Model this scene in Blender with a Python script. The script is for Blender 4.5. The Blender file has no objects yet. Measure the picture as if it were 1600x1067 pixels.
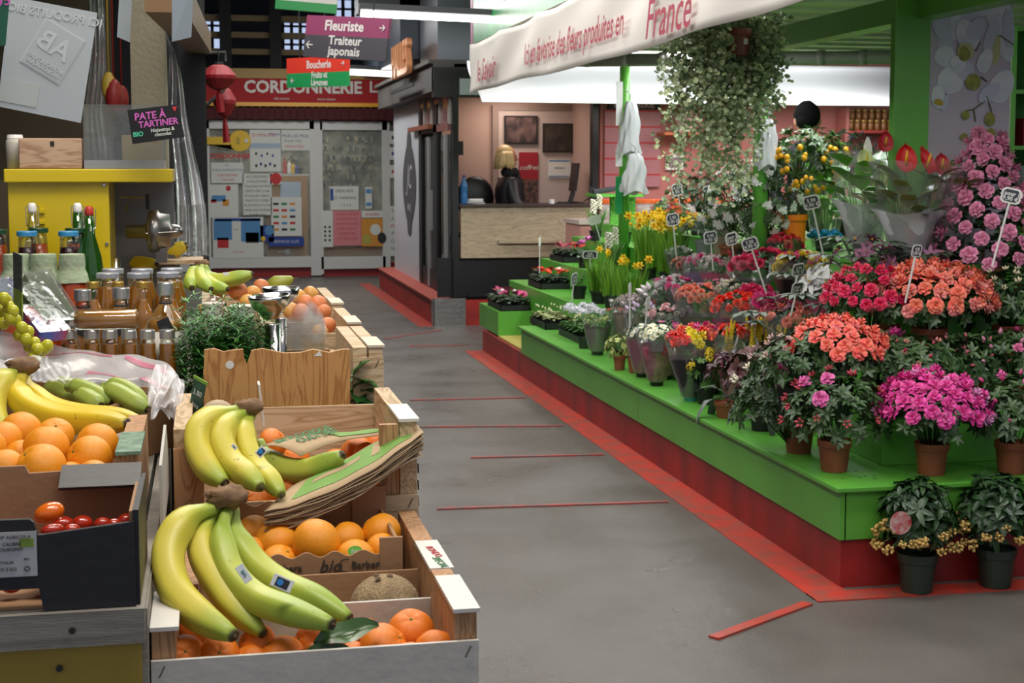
import bpy, math, random
from mathutils import Vector, Matrix, Euler
from math import sin, cos, pi, radians, atan, tan
SC = bpy.context.scene
COL = SC.collection
# ---------------------------------------------------------------- camera
F_PX, CXP, CYP = 2300.0, 800.0, 470.0
CAM = Vector((0, 0, 1.65))
YAW, PITCH = radians(11.67), atan(208 / 2300)
cd = bpy.data.cameras.new('camera'); cam = bpy.data.objects.new('camera', cd); COL.objects.link(cam)
cam.location = CAM; cam.rotation_euler = (pi/2 - PITCH, 0, -YAW)
cd.sensor_width = 36; cd.lens = F_PX / 1600 * 36; cd.shift_y = -(533.5 - CYP) / 1600
cd.clip_start = .05; cd.clip_end = 80
cd.dof.use_dof = True; cd.dof.focus_distance = 3.0; cd.dof.aperture_fstop = 16
SC.camera = cam
SC.view_settings.view_transform = 'Standard'; SC.view_settings.look = 'None'
SC.view_settings.gamma = 1; SC.view_settings.exposure = 0.22
SC.view_settings.use_curve_mapping = False
# ---------------------------------------------------------------- world and hall lights
W = bpy.data.worlds.new('world'); SC.world = W; W.use_nodes = True
W.node_tree.nodes['Background'].inputs[0].default_value = (.78, .84, 1, 1)
W.node_tree.nodes['Background'].inputs[1].default_value = .32
def area(name, loc, size, power, col=(1, .96, .9), rot=(0, 0, 0), spread=None):
    l = bpy.data.lights.new(name, 'AREA'); l.shape = 'RECTANGLE'; l.size, l.size_y = size; l.energy = power; l.color = col
    if spread: l.spread = spread
    o = bpy.data.objects.new(name, l); COL.objects.link(o); o.location = loc; o.rotation_euler = rot; return o
area('hall_lamp', (1.5, 8.5, 4.3), (1.6, 7), 150, (1, .97, .93))
area('hall_lamp_front', (1.8, 1.5, 3.9), (2.5, 1.5), 46, (1, .95, .88), (radians(12), 0, 0))
area('fruit_stall_lamp', (.05, 1.6, 2.95), (.9, .35), 20, (1, .93, .82), (radians(-4), 0, 0))
area('fruit_stall_lamp_back', (-.2, 3.3, 2.85), (.9, .5), 20, (1, .92, .8))
area('flower_stall_tube', (3.6, 9.25, 2.52), (.25, 4.6), 55, (.97, .98, 1))
area('flower_stall_tube_front', (2.9, 4.7, 2.55), (2.2, .3), 30, (1, .98, .95), (radians(-8), 0, 0))
area('storefront_lamp', (1.4, 19.5, 3.3), (3, .5), 42, (1, .96, .9), (radians(25), 0, 0))
area('aisle_fill', (1.0, 16.5, 3.6), (.4, 7), 90, (1, .97, .95), (0, radians(-28), 0))  # added fill light, not a visible tube: brightens the kiosk's aisle side
area('left_fill', (.1, 7.5, 3.3), (.5, 8), 75, (1, .97, .93), (0, radians(-42), 0))  # added fill from the left for the flower stand's aisle faces and banner
area('kiosk_lamp', (3.25, 15.75, 2.45), (.5, .3), 6, (1, .82, .7))
area('butcher_lamp', (5.6, 14.4, 2.3), (3.2, .4), 40, (1, .86, .84))
# ---------------------------------------------------------------- rays of the photograph
FW = Vector((sin(YAW)*cos(PITCH), cos(YAW)*cos(PITCH), -sin(PITCH)))
RT = Vector((cos(YAW), -sin(YAW), 0)); UPV = RT.cross(FW)
def ray(px, py): return FW + RT*((px-CXP)/F_PX) + UPV*((CYP-py)/F_PX)
def at(px, py, x=None, y=None, z=None, d=None):
    r = ray(px, py)
    if x is not None: t = x / r.x
    elif y is not None: t = y / r.y
    elif z is not None: t = (z - CAM.z) / r.z
    else: t = d
    return CAM + r*t
def span(npx, p): return npx * (Vector(p)-CAM).dot(FW) / F_PX     # pixels -> metres at point p
# ---------------------------------------------------------------- materials
_M = {}
def srgb(h):
    if isinstance(h, str):
        h = h.lstrip('#'); c = [int(h[i:i+2], 16)/255 for i in (0, 2, 4)]
    else: c = h
    return tuple((x/12.92 if x <= .04045 else ((x+.055)/1.055)**2.4) for x in c)
def mat(name, col, rough=.5, metal=0, bump=0, bs=60, var=0, vs=8, island=0, trans=0, alpha=1, emit=0, coat=0, col2=None, sss=0, stretch=None, spec=.5, ior=None):
    if name in _M: return _M[name]
    m = bpy.data.materials.new(name); m.use_nodes = True; N = m.node_tree.nodes; L = m.node_tree.links
    b = N['Principled BSDF']; c = srgb(col) + (1,)
    b.inputs['Base Color'].default_value = c; b.inputs['Roughness'].default_value = rough; b.inputs['Metallic'].default_value = metal
    b.inputs['Specular IOR Level'].default_value = spec
    if trans: b.inputs['Transmission Weight'].default_value = trans
    if coat: b.inputs['Coat Weight'].default_value = coat; b.inputs['Coat Roughness'].default_value = .08
    if alpha < 1: b.inputs['Alpha'].default_value = alpha
    if emit: b.inputs['Emission Color'].default_value = c; b.inputs['Emission Strength'].default_value = emit
    if sss: b.inputs['Subsurface Weight'].default_value = sss; b.inputs['Subsurface Radius'].default_value = (.01, .005, .002)
    tc = N.new('ShaderNodeTexCoord'); src = tc.outputs['Object']
    if stretch:
        mp = N.new('ShaderNodeMapping'); mp.inputs['Scale'].default_value = stretch; L.new(src, mp.inputs[0]); src = mp.outputs[0]
    if var or col2:
        n = N.new('ShaderNodeTexNoise'); n.inputs['Scale'].default_value = vs; n.inputs['Detail'].default_value = 4; L.new(src, n.inputs['Vector'])
        mx = N.new('ShaderNodeMix'); mx.data_type = 'RGBA'
        c2 = srgb(col2)+(1,) if col2 else tuple(x*(1-var) for x in c[:3])+(1,)
        rp = N.new('ShaderNodeValToRGB'); rp.color_ramp.elements[0].position = .38; rp.color_ramp.elements[1].position = .66
        L.new(n.outputs[0], rp.inputs[0]); L.new(rp.outputs[0], mx.inputs[0])
        mx.inputs[6].default_value = c; mx.inputs[7].default_value = c2; L.new(mx.outputs[2], b.inputs['Base Color'])
    if island:
        g = N.new('ShaderNodeNewGeometry'); h = N.new('ShaderNodeHueSaturation'); mr = N.new('ShaderNodeMapRange')
        mr.inputs[3].default_value = 1-island; mr.inputs[4].default_value = 1+island
        L.new(g.outputs['Random Per Island'], mr.inputs[0]); L.new(mr.outputs[0], h.inputs['Value'])
        mr2 = N.new('ShaderNodeMapRange'); mr2.inputs[3].default_value = .5+island*.05; mr2.inputs[4].default_value = .5-island*.05
        L.new(g.outputs['Random Per Island'], mr2.inputs[0]); L.new(mr2.outputs[0], h.inputs['Hue'])
        s = b.inputs['Base Color'].links
        if s: L.new(s[0].from_socket, h.inputs['Color'])
        else: h.inputs['Color'].default_value = c
        L.new(h.outputs[0], b.inputs['Base Color'])
    if bump:
        n = N.new('ShaderNodeTexNoise'); n.inputs['Scale'].default_value = bs; n.inputs['Detail'].default_value = 3; L.new(src, n.inputs['Vector'])
        bp = N.new('ShaderNodeBump'); bp.inputs['Strength'].default_value = bump; bp.inputs['Distance'].default_value = .004
        L.new(n.outputs[0], bp.inputs['Height']); L.new(bp.outputs[0], b.inputs['Normal'])
    _M[name] = m; return m
def wood(name, c1, c2, scale=9, axis='X', rough=.6):
    if name in _M: return _M[name]
    m = mat(name, c1, rough); N = m.node_tree.nodes; L = m.node_tree.links; b = N['Principled BSDF']
    tc = N.new('ShaderNodeTexCoord'); mp = N.new('ShaderNodeMapping')
    s = {'X': (.12, 1, 1), 'Z': (1, 1, .12), 'Y': (1, .12, 1)}[axis]; mp.inputs['Scale'].default_value = [v*scale for v in s]
    w = N.new('ShaderNodeTexNoise'); w.inputs['Scale'].default_value = 3; w.inputs['Detail'].default_value = 5; w.inputs['Distortion'].default_value = 1.2
    wv = N.new('ShaderNodeMath'); wv.operation = 'PINGPONG'; wv.inputs[1].default_value = .06
    rp = N.new('ShaderNodeValToRGB'); rp.color_ramp.elements[0].color = srgb(c2)+(1,); rp.color_ramp.elements[1].color = srgb(c1)+(1,)
    rp.color_ramp.elements[0].position = .0; rp.color_ramp.elements[1].position = .6
    ml = N.new('ShaderNodeMath'); ml.operation = 'MULTIPLY'; ml.inputs[1].default_value = 16.6
    L.new(tc.outputs['Object'], mp.inputs[0]); L.new(mp.outputs[0], w.inputs['Vector']); L.new(w.outputs[0], wv.inputs[0])
    L.new(wv.outputs[0], ml.inputs[0]); L.new(ml.outputs[0], rp.inputs[0]); L.new(rp.outputs[0], b.inputs['Base Color'])
    return m
def clearmat(name, tint, k=1.0, base=.04, rough=.05, haze=0, hazecol='#ffffff'):
    m = bpy.data.materials.new(name); m.use_nodes = True; N = m.node_tree.nodes; L = m.node_tree.links; N.remove(N['Principled BSDF'])
    t = N.new('ShaderNodeBsdfTransparent'); t.inputs[0].default_value = srgb(tint)+(1,); g = N.new('ShaderNodeBsdfGlossy'); g.inputs['Roughness'].default_value = rough; g.inputs[0].default_value = (1, 1, 1, 1)
    f = N.new('ShaderNodeLayerWeight'); f.inputs[0].default_value = .35; a = N.new('ShaderNodeMath'); a.operation = 'MULTIPLY_ADD'; a.inputs[1].default_value = .55*k; a.inputs[2].default_value = base; a.use_clamp = True
    x = N.new('ShaderNodeMixShader'); L.new(f.outputs['Fresnel'], a.inputs[0]); L.new(a.outputs[0], x.inputs[0]); L.new(t.outputs[0], x.inputs[1]); L.new(g.outputs[0], x.inputs[2]); o = x
    n = N.new('ShaderNodeTexNoise'); n.inputs['Scale'].default_value = 25; tc = N.new('ShaderNodeTexCoord'); L.new(tc.outputs['Object'], n.inputs['Vector']); bp = N.new('ShaderNodeBump'); bp.inputs['Strength'].default_value = .25 if haze else .03; bp.inputs['Distance'].default_value = .01; L.new(n.outputs[0], bp.inputs['Height']); L.new(bp.outputs[0], g.inputs['Normal'])
    if haze:
        d = N.new('ShaderNodeBsdfDiffuse'); d.inputs[0].default_value = srgb(hazecol)+(1,); y = N.new('ShaderNodeMixShader'); y.inputs[0].default_value = haze; L.new(x.outputs[0], y.inputs[1]); L.new(d.outputs[0], y.inputs[2]); o = y
    L.new(o.outputs[0], N['Material Output'].inputs[0]); return m
GREEN = mat('green_paint', '#58a038', .38, var=.12, vs=3, bump=.15, bs=40)
BLACKP = mat('black_paint', '#141416', .4)
WHITE = mat('white_plastic', '#e9e9e6', .4)
CHROME = mat('chrome', '#c9c9c9', .18, 1)
# ---------------------------------------------------------------- mesh builder
class MB:
    def __init__(s): s.v = []; s.f = []; s.m = []; s.a = []; s.M = None
    def add(s, vs, fs, mi=0, a=None):
        o = len(s.v)
        s.v += [(s.M @ Vector(v)) if s.M else Vector(v) for v in vs]; s.f += [tuple(i+o for i in f) for f in fs]; s.m += [mi]*len(fs)
        s.a += (a if a is not None else [0]*len(vs)); return s
    def box(s, c, d, mi=0, R=None, taper=1):
        x, y, z = d[0]/2, d[1]/2, d[2]/2; t = taper
        vs = [Vector(p) for p in ((-x, -y, -z), (x, -y, -z), (x, y, -z), (-x, y, -z), (-x*t, -y*t, z), (x*t, -y*t, z), (x*t, y*t, z), (-x*t, y*t, z))]
        if R is not None: vs = [R @ v for v in vs]
        return s.add([v+Vector(c) for v in vs], [(3, 2, 1, 0), (4, 5, 6, 7), (0, 1, 5, 4), (1, 2, 6, 5), (2, 3, 7, 6), (3, 0, 4, 7)], mi)
    def bx(s, x0, x1, y0, y1, z0, z1, mi=0): return s.box(((x0+x1)/2, (y0+y1)/2, (z0+z1)/2), (abs(x1-x0), abs(y1-y0), abs(z1-z0)), mi)
    def lathe(s, prof, n=20, mi=0, c=(0, 0, 0), R=None, sc=(1, 1)):
        vs = []; fs = []
        for r, z in prof:
            for i in range(n):
                t = 2*pi*i/n; vs.append(Vector((r*cos(t)*sc[0], r*sin(t)*sc[1], z)))
        k = len(prof)
        for j in range(k-1):
            for i in range(n):
                i2 = (i+1) % n; fs.append((j*n+i, j*n+i2, (j+1)*n+i2, (j+1)*n+i))
        if prof[0][0] > 1e-6: fs.append(tuple(range(n-1, -1, -1)))
        if prof[-1][0] > 1e-6: fs.append(tuple((k-1)*n+i for i in range(n)))
        if R is not None: vs = [R @ v for v in vs]
        return s.add([v+Vector(c) for v in vs], fs, mi)
    def shell(s, prof, n=20, mi=0, c=(0, 0, 0), R=None, ruffle=0, rk=9, ph=0):   # open lathe surface, no caps
        vs = []; fs = []
        for j, (r, z) in enumerate(prof):
            for i in range(n):
                t = 2*pi*i/n; q = j/(len(prof)-1); rr = r*(1+ruffle*q*sin(rk*t+ph+j)); vs.append(Vector((rr*cos(t), rr*sin(t), z+ruffle*q*.4*r*cos(rk*.6*t+ph))))
        for j in range(len(prof)-1):
            for i in range(n):
                i2 = (i+1) % n; fs.append((j*n+i, j*n+i2, (j+1)*n+i2, (j+1)*n+i))
        if R is not None: vs = [R @ v for v in vs]
        return s.add([v+Vector(c) for v in vs], fs, mi)
    def tube(s, pts, rad, n=8, mi=0, penta=0, cap=True):
        pts = [Vector(p) for p in pts]; k = len(pts); vs = []; fs = []; at_ = []
        if not hasattr(rad, '__len__'): rad = [rad]*k
        t0 = (pts[1]-pts[0]).normalized(); ref = Vector((0, 0, 1)) if abs(t0.z) < .9 else Vector((1, 0, 0))
        nx = t0.cross(ref).normalized()
        for j, p in enumerate(pts):
            t = (pts[min(j+1, k-1)]-pts[max(j-1, 0)]).normalized()
            nx = (nx - t*nx.dot(t)).normalized(); ny = t.cross(nx)
            for i in range(n):
                a = 2*pi*i/n; r = rad[j]*(1+penta*cos(5*a)); vs.append(p+nx*(r*cos(a))+ny*(r*sin(a))); at_.append(j/(k-1))
        for j in range(k-1):
            for i in range(n):
                i2 = (i+1) % n; fs.append((j*n+i, j*n+i2, (j+1)*n+i2, (j+1)*n+i))
        if cap: fs.append(tuple(range(n-1, -1, -1))); fs.append(tuple((k-1)*n+i for i in range(n)))
        return s.add(vs, fs, mi, at_)
    def ball(s, c, r, mi=0, u=12, w=8, R=None, fn=None):
        if not hasattr(r, '__len__'): r = (r, r, r)
        vs = [Vector((0, 0, -1))]; fs = []
        for j in range(1, w):
            ph = -pi/2+pi*j/w
            for i in range(u): t = 2*pi*i/u; vs.append(Vector((cos(ph)*cos(t), cos(ph)*sin(t), sin(ph))))
        vs.append(Vector((0, 0, 1)))
        for i in range(u): fs.append((0, 1+(i+1) % u, 1+i)); fs.append((len(vs)-1, 1+(w-2)*u+i, 1+(w-2)*u+(i+1) % u))
        for j in range(w-2):
            for i in range(u): a = 1+j*u; i2 = (i+1) % u; fs.append((a+i, a+i2, a+u+i2, a+u+i))
        if fn: vs = [v*fn(v) for v in vs]
        vs = [Vector((v.x*r[0], v.y*r[1], v.z*r[2])) for v in vs]
        if R is not None: vs = [R @ v for v in vs]
        return s.add([v+Vector(c) for v in vs], fs, mi)
    def leaf(s, base, d, up, ln, w, mi=0, droop=.25, fold=.2):   # 8-vertex folded leaf
        d = Vector(d).normalized(); up = Vector(up); sd = d.cross(up)
        if sd.length < 1e-4: sd = Vector((1, 0, 0))
        sd.normalize(); u2 = sd.cross(d)
        b = Vector(base)
        def pt(t, q): return b + d*(t*ln) + sd*(q*w) + u2*(abs(q)*fold*w*2 - droop*ln*t*t)
        vs = [b, pt(.35, -.5), pt(.35, 0), pt(.35, .5), pt(.75, -.38), pt(.75, 0), pt(.75, .38), pt(1, 0)]
        return s.add(vs, [(0, 2, 1), (0, 3, 2), (1, 2, 5, 4), (2, 3, 6, 5), (4, 5, 7), (5, 6, 7)], mi)
    def poly(s, pts, thick, M=None, mi=0):   # outline in XY extruded along Z by thick
        n = len(pts); vs = [Vector((p[0], p[1], z)) for z in (0, thick) for p in pts]
        if M is not None: vs = [M @ v for v in vs]
        fs = [tuple(range(n-1, -1, -1)), tuple(range(n, 2*n))]+[(i, (i+1) % n, n+(i+1) % n, n+i) for i in range(n)]
        return s.add(vs, fs, mi)
    def grid(s, fn, nu, nv, mi=0):
        vs = [fn(i/nu, j/nv) for j in range(nv+1) for i in range(nu+1)]
        return s.add(vs, [(j*(nu+1)+i, j*(nu+1)+i+1, (j+1)*(nu+1)+i+1, (j+1)*(nu+1)+i) for j in range(nv) for i in range(nu)], mi)
    def data(s, mats, smooth=True):
        me = bpy.data.meshes.new('mesh'); me.from_pydata(s.v, [], s.f)
        for m in (mats if isinstance(mats, (list, tuple)) else [mats]): me.materials.append(m)
        me.polygons.foreach_set('material_index', s.m); me.polygons.foreach_set('use_smooth', [smooth]*len(s.f))
        if any(s.a): me.attributes.new('along', 'FLOAT', 'POINT').data.foreach_set('value', s.a)
        me.update(); return me
    def build(s, name, mats, parent=None, smooth=False, bev=0, solid=0, sub=0, **kw):
        return put(name, s.data(mats, smooth), parent, bev=bev, solid=solid, sub=sub, **kw)
def put(name, me, parent=None, loc=None, rot=None, scale=None, label=None, cat=None, group=None, kind=None, bev=0, solid=0, sub=0, M=None):
    o = bpy.data.objects.new(name, me); COL.objects.link(o)
    if parent: o.parent = parent
    if loc is not None: o.location = loc
    if rot is not None: o.rotation_euler = rot
    if scale is not None: o.scale = (scale,)*3 if not hasattr(scale, '__len__') else scale
    if M is not None: o.matrix_basis = M
    if solid: md = o.modifiers.new('s', 'SOLIDIFY'); md.thickness = solid; md.offset = 0
    if bev: md = o.modifiers.new('b', 'BEVEL'); md.width = bev; md.segments = 2; md.limit_method = 'ANGLE'
    if sub: md = o.modifiers.new('u', 'SUBSURF'); md.levels = sub; md.render_levels = sub
    return tag(o, label, cat, group, kind)
def tag(o, label=None, cat=None, group=None, kind=None):
    if label: o['label'] = label
    if cat: o['category'] = cat
    if group: o['group'] = group
    if kind: o['kind'] = kind
    return o
def thing(name, label, cat, loc=(0, 0, 0), rz=0, group=None):
    o = bpy.data.objects.new(name, None); COL.objects.link(o); o.location = loc; o.empty_display_size = .05
    o.rotation_euler = rz if hasattr(rz, '__len__') else (0, 0, rz)
    return tag(o, label, cat, group)
def dup(root, loc=None, rz=None, label=None, group=None, scale=None):
    def cp(o, par):
        c = o.copy(); COL.objects.link(c); c.parent = par
        for ch in list(o.children): cp(ch, c)
        return c
    r = cp(root, None)
    if loc is not None: r.location = loc
    if rz is not None: r.rotation_euler = rz if hasattr(rz, '__len__') else (0, 0, rz)
    if scale: r.scale = (scale,)*3
    return tag(r, label, None, group)
def struct(name, mb, mats, **kw): return mb.build(name, mats, kind='structure', **kw)
def box(name, x0, x1, y0, y1, z0, z1, m, **kw): return MB().bx(x0, x1, y0, y1, z0, z1).build(name, m, **kw)
FRONT = Matrix.Rotation(pi/2, 4, 'X')           # text plane facing -Y
SIDE = Matrix.Rotation(-pi/2, 4, 'Z') @ FRONT   # text plane facing -X, reading towards -Y
TOPM = Matrix.Identity(4)
def text(body, size, pos, m, parent=None, basis=FRONT, ext=.0003, al='CENTER', shear=0, sx=1, bold=0, name='lettering', rot=0):
    cu = bpy.data.curves.new('t', 'FONT'); cu.body = body; cu.size = size; cu.extrude = ext; cu.align_x = al; cu.align_y = 'CENTER'
    cu.shear = shear; cu.offset = bold; cu.resolution_u = 2; cu.space_line = .85
    t = bpy.data.objects.new('t', cu); COL.objects.link(t)
    bpy.context.view_layer.update()
    me = bpy.data.meshes.new_from_object(t.evaluated_get(bpy.context.evaluated_depsgraph_get()))
    bpy.data.objects.remove(t); bpy.data.curves.remove(cu)
    me.materials.clear(); me.materials.append(m)
    me.transform(basis @ Matrix.Rotation(rot, 4, 'Z') @ Matrix.Diagonal((sx, 1, 1, 1)))
    return put(name, me, parent, loc=pos)
# ================================================================ SETTING
asph = mat('asphalt', '#65605c', .36, var=.22, vs=1.3, bump=.5, bs=160, spec=.5)
N = asph.node_tree.nodes; L = asph.node_tree.links; b = N['Principled BSDF']
tc = N.new('ShaderNodeTexCoord'); n1 = N.new('ShaderNodeTexNoise'); n1.inputs['Scale'].default_value = 1.7; n1.inputs['Detail'].default_value = 6
mr = N.new('ShaderNodeMapRange'); mr.inputs[1].default_value = .35; mr.inputs[2].default_value = .7; mr.inputs[3].default_value = .24; mr.inputs[4].default_value = .55
L.new(tc.outputs['Object'], n1.inputs['Vector']); L.new(n1.outputs[0], mr.inputs[0]); L.new(mr.outputs[0], b.inputs['Roughness'])
YS_ = 22.5
struct('floor', MB().bx(-5.1, 11.1, -1.1, YS_+3.3, -.1, 0), asph)
redp = mat('red_paint', '#a3241f', .5, var=.35, vs=5, bump=.3, bs=30)
redl = mat('red_floor_paint', '#b8382a', .45, col2='#8f4a3e', vs=9)
thinred = mat('worn_red_line', '#a04a44', .5, col2='#6f5a56', vs=14)
TR = [0]
def floor_strip(a, b_, w, m=redl, h=.003):
    a = Vector(a); b_ = Vector(b_); d = (b_-a).normalized(); s = Vector((-d.y, d.x, 0))*w/2; TR[0] += 1
    vs = [a-s, a+s, b_+s, b_-s]; vs = vs + [v+Vector((0, 0, h)) for v in vs]
    MB().add(vs, [(4, 5, 6, 7)[::-1], (0, 1, 5, 4), (1, 2, 6, 5), (2, 3, 7, 6), (3, 0, 4, 7)]).build('trim_%d' % TR[0], m, kind='structure')
floor_strip((2.335, 5.16, 0), (2.335, 13.0, 0), .17, h=.004); floor_strip((2.25, 5.19, 0), (5.5, 5.19, 0), .12, h=.006)
floor_strip((2.22, 15.15, 0), (2.18, 21.0, 0), .17)
for (x0, y0, x1, y1) in ((1115, 998, 1262, 944), (683, 796, 1043, 785), (735, 716, 943, 711), (640, 626, 822, 622), (650, 668, 880, 666), (640, 541, 735, 540), (600, 530, 690, 516)):
    floor_strip(at(x0, y0, z=0), at(x1, y1, z=0), .028 if y0 < 990 else .045, thinred if y0 < 990 else redl, h=.008)
# ---- hall shell
dark = mat('dark_steel', '#1a1b1e', .6); dwall = mat('dark_wall', '#2b2c30', .8)
struct('ceiling', MB().bx(-5.1, 11.1, -1, 26, 6.2, 6.3), dark)
YS = 22.5
struct('wall_back', MB().bx(-5.1, 11.1, YS+3, YS+3.2, 0, 6.2), dwall)
struct('wall_left', MB().bx(-5.1, -5, -1, 26, 0, 6.2), dwall)
struct('wall_right', MB().bx(11, 11.1, -1, 26, 0, 6.2), dwall)
cream = mat('cream_steel', '#a8926a', .6); skyg = mat('daylight_pane', '#a9b8d8', .5, emit=1.0)
blk = mat('window_bar', '#1c1d22', .6)
def P2(px, py, y=YS): return at(px, py, y=y)
def upper_window(k, x0, y0, x1, y1, nb=3, nh=3):
    a = P2(x0, y1, 24.5); c = P2(x1, y0, 24.5)
    w = MB().bx(a.x, c.x, 24.5, 24.52, a.z, c.z).build('window_%d' % k, skyg, kind='structure')
    f = MB()
    for i in range(nb+1): x = a.x+(c.x-a.x)*i/nb; f.bx(x-.025, x+.025, 24.4, 24.48, a.z, c.z)
    for i in range(nh+1): z = a.z+(c.z-a.z)*i/nh; f.bx(a.x, c.x, 24.4, 24.48, z-.015, z+.015)
    f.build('window_frame', blk, parent=w)
upper_window(11, 442, 28, 482, 84, 3, 4); upper_window(12, 520, 0, 566, 30, 3, 2); upper_window(13, 606, 26, 660, 84, 4, 3); upper_window(14, 318, 22, 345, 78, 2, 3)
for i, (y, z0, z1) in enumerate(((30, 4, 0), (56, 4, 0), (82, 4, 0))):
    p = P2(500, y, 23.8); struct('beam_%d' % i, MB().bx(-4, 6, 23.8, 24, p.z-.05, p.z+.04), cream)
for i, x in enumerate((352, 430, 615, 700)):
    p = P2(x, 50, 23.6); struct('pillar_%d' % i, MB().bx(p.x-.09, p.x+.09, 23.5, 23.65, 3.2, 6.2), dark)
# fluorescent tubes over the aisle
tubeM = mat('tube_light', '#fffdf2', .4, emit=9)
housing = mat('lamp_housing', '#34363a', .5)
def tube_lamp(label, a, b_, r, group='ceiling tube lamps'):
    a = Vector(a); b_ = Vector(b_); t = thing('tube_lamp', label, 'ceiling light', (a+b_)/2, 0, group); o = (a+b_)/2
    MB().tube([a-o, b_-o], r, 10).build('tube', tubeM, t, smooth=True)
    d = b_-a; L_ = d.length; R = d.to_track_quat('X', 'Z').to_matrix()
    MB().box((0, 0, r+.03), (L_*1.02, r*3, .05), R=R).build('housing', housing, t)
    return t
tube_lamp('long fluorescent tube above the purple and grey hanging sign', at(564, 21, y=12.3), at(835, 34, y=12.3), .027)
tube_lamp('fluorescent tube behind the red and green hanging sign', at(532, 112, y=19), at(640, 117, y=19), .035)
# ---- storefront (shoe repair and keys)
alu = mat('white_aluminium', '#c9cbc9', .35); glass = mat('shop_glass', '#dfe6e2', .05, alpha=.10, spec=.6)
def rect(a, y=YS): p = at(a[0], a[3], y=y); q = at(a[2], a[1], y=y); return p.x, q.x, p.z, q.z
def slab(name, r, m, y=YS, th=.03, **kw):
    x0, x1, z0, z1 = rect(r, y); return MB().bx(x0, x1, y-th, y, z0, z1).build(name, m, **kw)
struct('wall_front', MB().bx(-2.5, 4.2, YS+.01, YS+.12, 0, .20).bx(-2.5, 4.2, YS, YS+.12, 2.34, 2.62), mat('shop_red_base', '#8f1f22', .5))
slab('sill_rail', (318, 400, 495, 419), alu, th=.06, y=YS, kind='structure').name = 'trim_20'
w1 = slab('window_1', (322, 196, 492, 408), glass, th=.01, kind='structure')
for r in ((318, 189, 490, 201), (486, 168, 499, 430), (318, 170, 326, 420)): slab('window_frame', r, alu, th=.07, parent=w1)
d1 = slab('door_1', (502, 203, 598, 402), glass, th=.01, kind='structure')
for r in ((498, 190, 604, 203), (498, 190, 503, 428), (598, 190, 608, 428), (500, 400, 602, 420)): slab('door_frame', r, alu, th=.06, parent=d1)
w2 = slab('window_2', (608, 196, 618, 408), glass, th=.01, kind='structure')
struct('trim_21', MB().bx(-.2, 3.0, YS-.02, YS+.1, .18, .2), redp)
# shop interior
ply = mat('shop_pegboard', '#77786a', .8, col2='#3c3d34', vs=5)
struct('wall_shop', MB().bx(-1.5, 4, YS+1.2, YS+1.3, 0, 2.6).bx(-1.5, 4, YS+.2, YS+1.2, 2.4, 2.5), ply)
struct('wall_shop_floor', MB().bx(-1.5, 4, YS+.12, YS+1.2, 0, .15), mat('shop_floor', '#6b6a66', .7))
area('shop_tube', (1.3, YS+.6, 2.3), (2.4, .2), 16, (1, .97, .9))
# sign
sred = mat('sign_red', '#a30f16', .7); syel = mat('sign_yellow', '#e2a51c', .4); swh = mat('sign_lettering', '#d9d6d2', .5)
s = thing('shop_sign', 'long red shop sign reading CORDONNERIE with yellow edging', 'sign', at(470, 165, y=YS-.1))
def loc_slab(name, r, m, par, y, th=.03):
    x0, x1, z0, z1 = rect(r, y); o = par.location; return MB().bx(x0-o.x, x1-o.x, y-th-o.y, y-o.y, z0-o.z, z1-o.z).build(name, m, par)
loc_slab('board', (322, 122, 720, 163), sred, s, YS-.08, .1); loc_slab('edging', (322, 163, 720, 168), syel, s, YS-.08, .12)
loc_slab('upper_edging', (322, 112, 720, 122), mat('sign_ochre', '#a08038', .5), s, YS-.08, .12)
text('CORDONNERIE', .25, at(474, 137, y=YS-.2)-s.location, swh, s, sx=.98, bold=.008)
text('LAV', .235, at(600, 137, y=YS-.2)-s.location, swh, s, sx=1.1, bold=.004)
text('clés minute', .05, at(440, 154, y=YS-.2)-s.location, swh, s); text('talons minute', .05, at(510, 155, y=YS-.2)-s.location, swh, s)
aw = MB()
for i in range(30): x = -.2+i*.11; aw.bx(x, x+.105, YS-.2, YS-.09, 2.36+.01*(i % 2), 2.56)
aw.build('awning_valance', mat('maroon_cloth', '#4a1218', .8), label='dark maroon awning valance under the red shop sign', cat='awning')
# posters in the shop window
pw = mat('poster_white', '#cfd3cf', .6); pb = mat('ink_blue', '#1d3f8f', .6); pr = mat('ink_red', '#b92a30', .6); pk = mat('ink_black', '#26262a', .6); pg = mat('ink_green', '#2f7a4c', .6); ylw = mat('ink_yellow', '#d8b21c', .5); cork = mat('cork_board', '#a47a45', .8)
lbl = mat('poster_blue', '#4d86b8', .6); pinkp = mat('poster_pink', '#cc7f86', .6); orgp = mat('poster_orange', '#c98b33', .6)
def poster(label, r, m, lines=(), y=YS-.06, cat='poster', name='poster', th=.006, extra=(), group=None):
    x0, x1, z0, z1 = rect(r, y); c = Vector(((x0+x1)/2, y, (z0+z1)/2)); t = thing(name, label, cat, c, 0, group)
    MB().bx(x0-c.x, x1-c.x, -th, 0, z0-c.z, z1-c.z).build('sheet', m, t)
    for (s_, u, v, size, mm) in lines:
        text(s_, size*(z1-z0), Vector(((u-.5)*(x1-x0), -th-.001, (.5-v)*(z1-z0))), mm, t)
    for e in extra:
        kind, u, v, w, h, mm = e; X = (u-.5)*(x1-x0); Z = (.5-v)*(z1-z0); W_ = w*(x1-x0); H_ = h*(z1-z0)
        if kind == 'r': MB().box((X, -th-.0015, Z), (W_, .003, H_)).build('printed_block', mm, t)
        else: MB().lathe([(.5, 0), (.5, 1)], 20, R=Matrix.Rotation(pi/2, 3, 'X') @ Matrix.Diagonal((W_, H_, .003))).build('printed_disc', mm, t, loc=(X, -th, Z))
    return t
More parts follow.
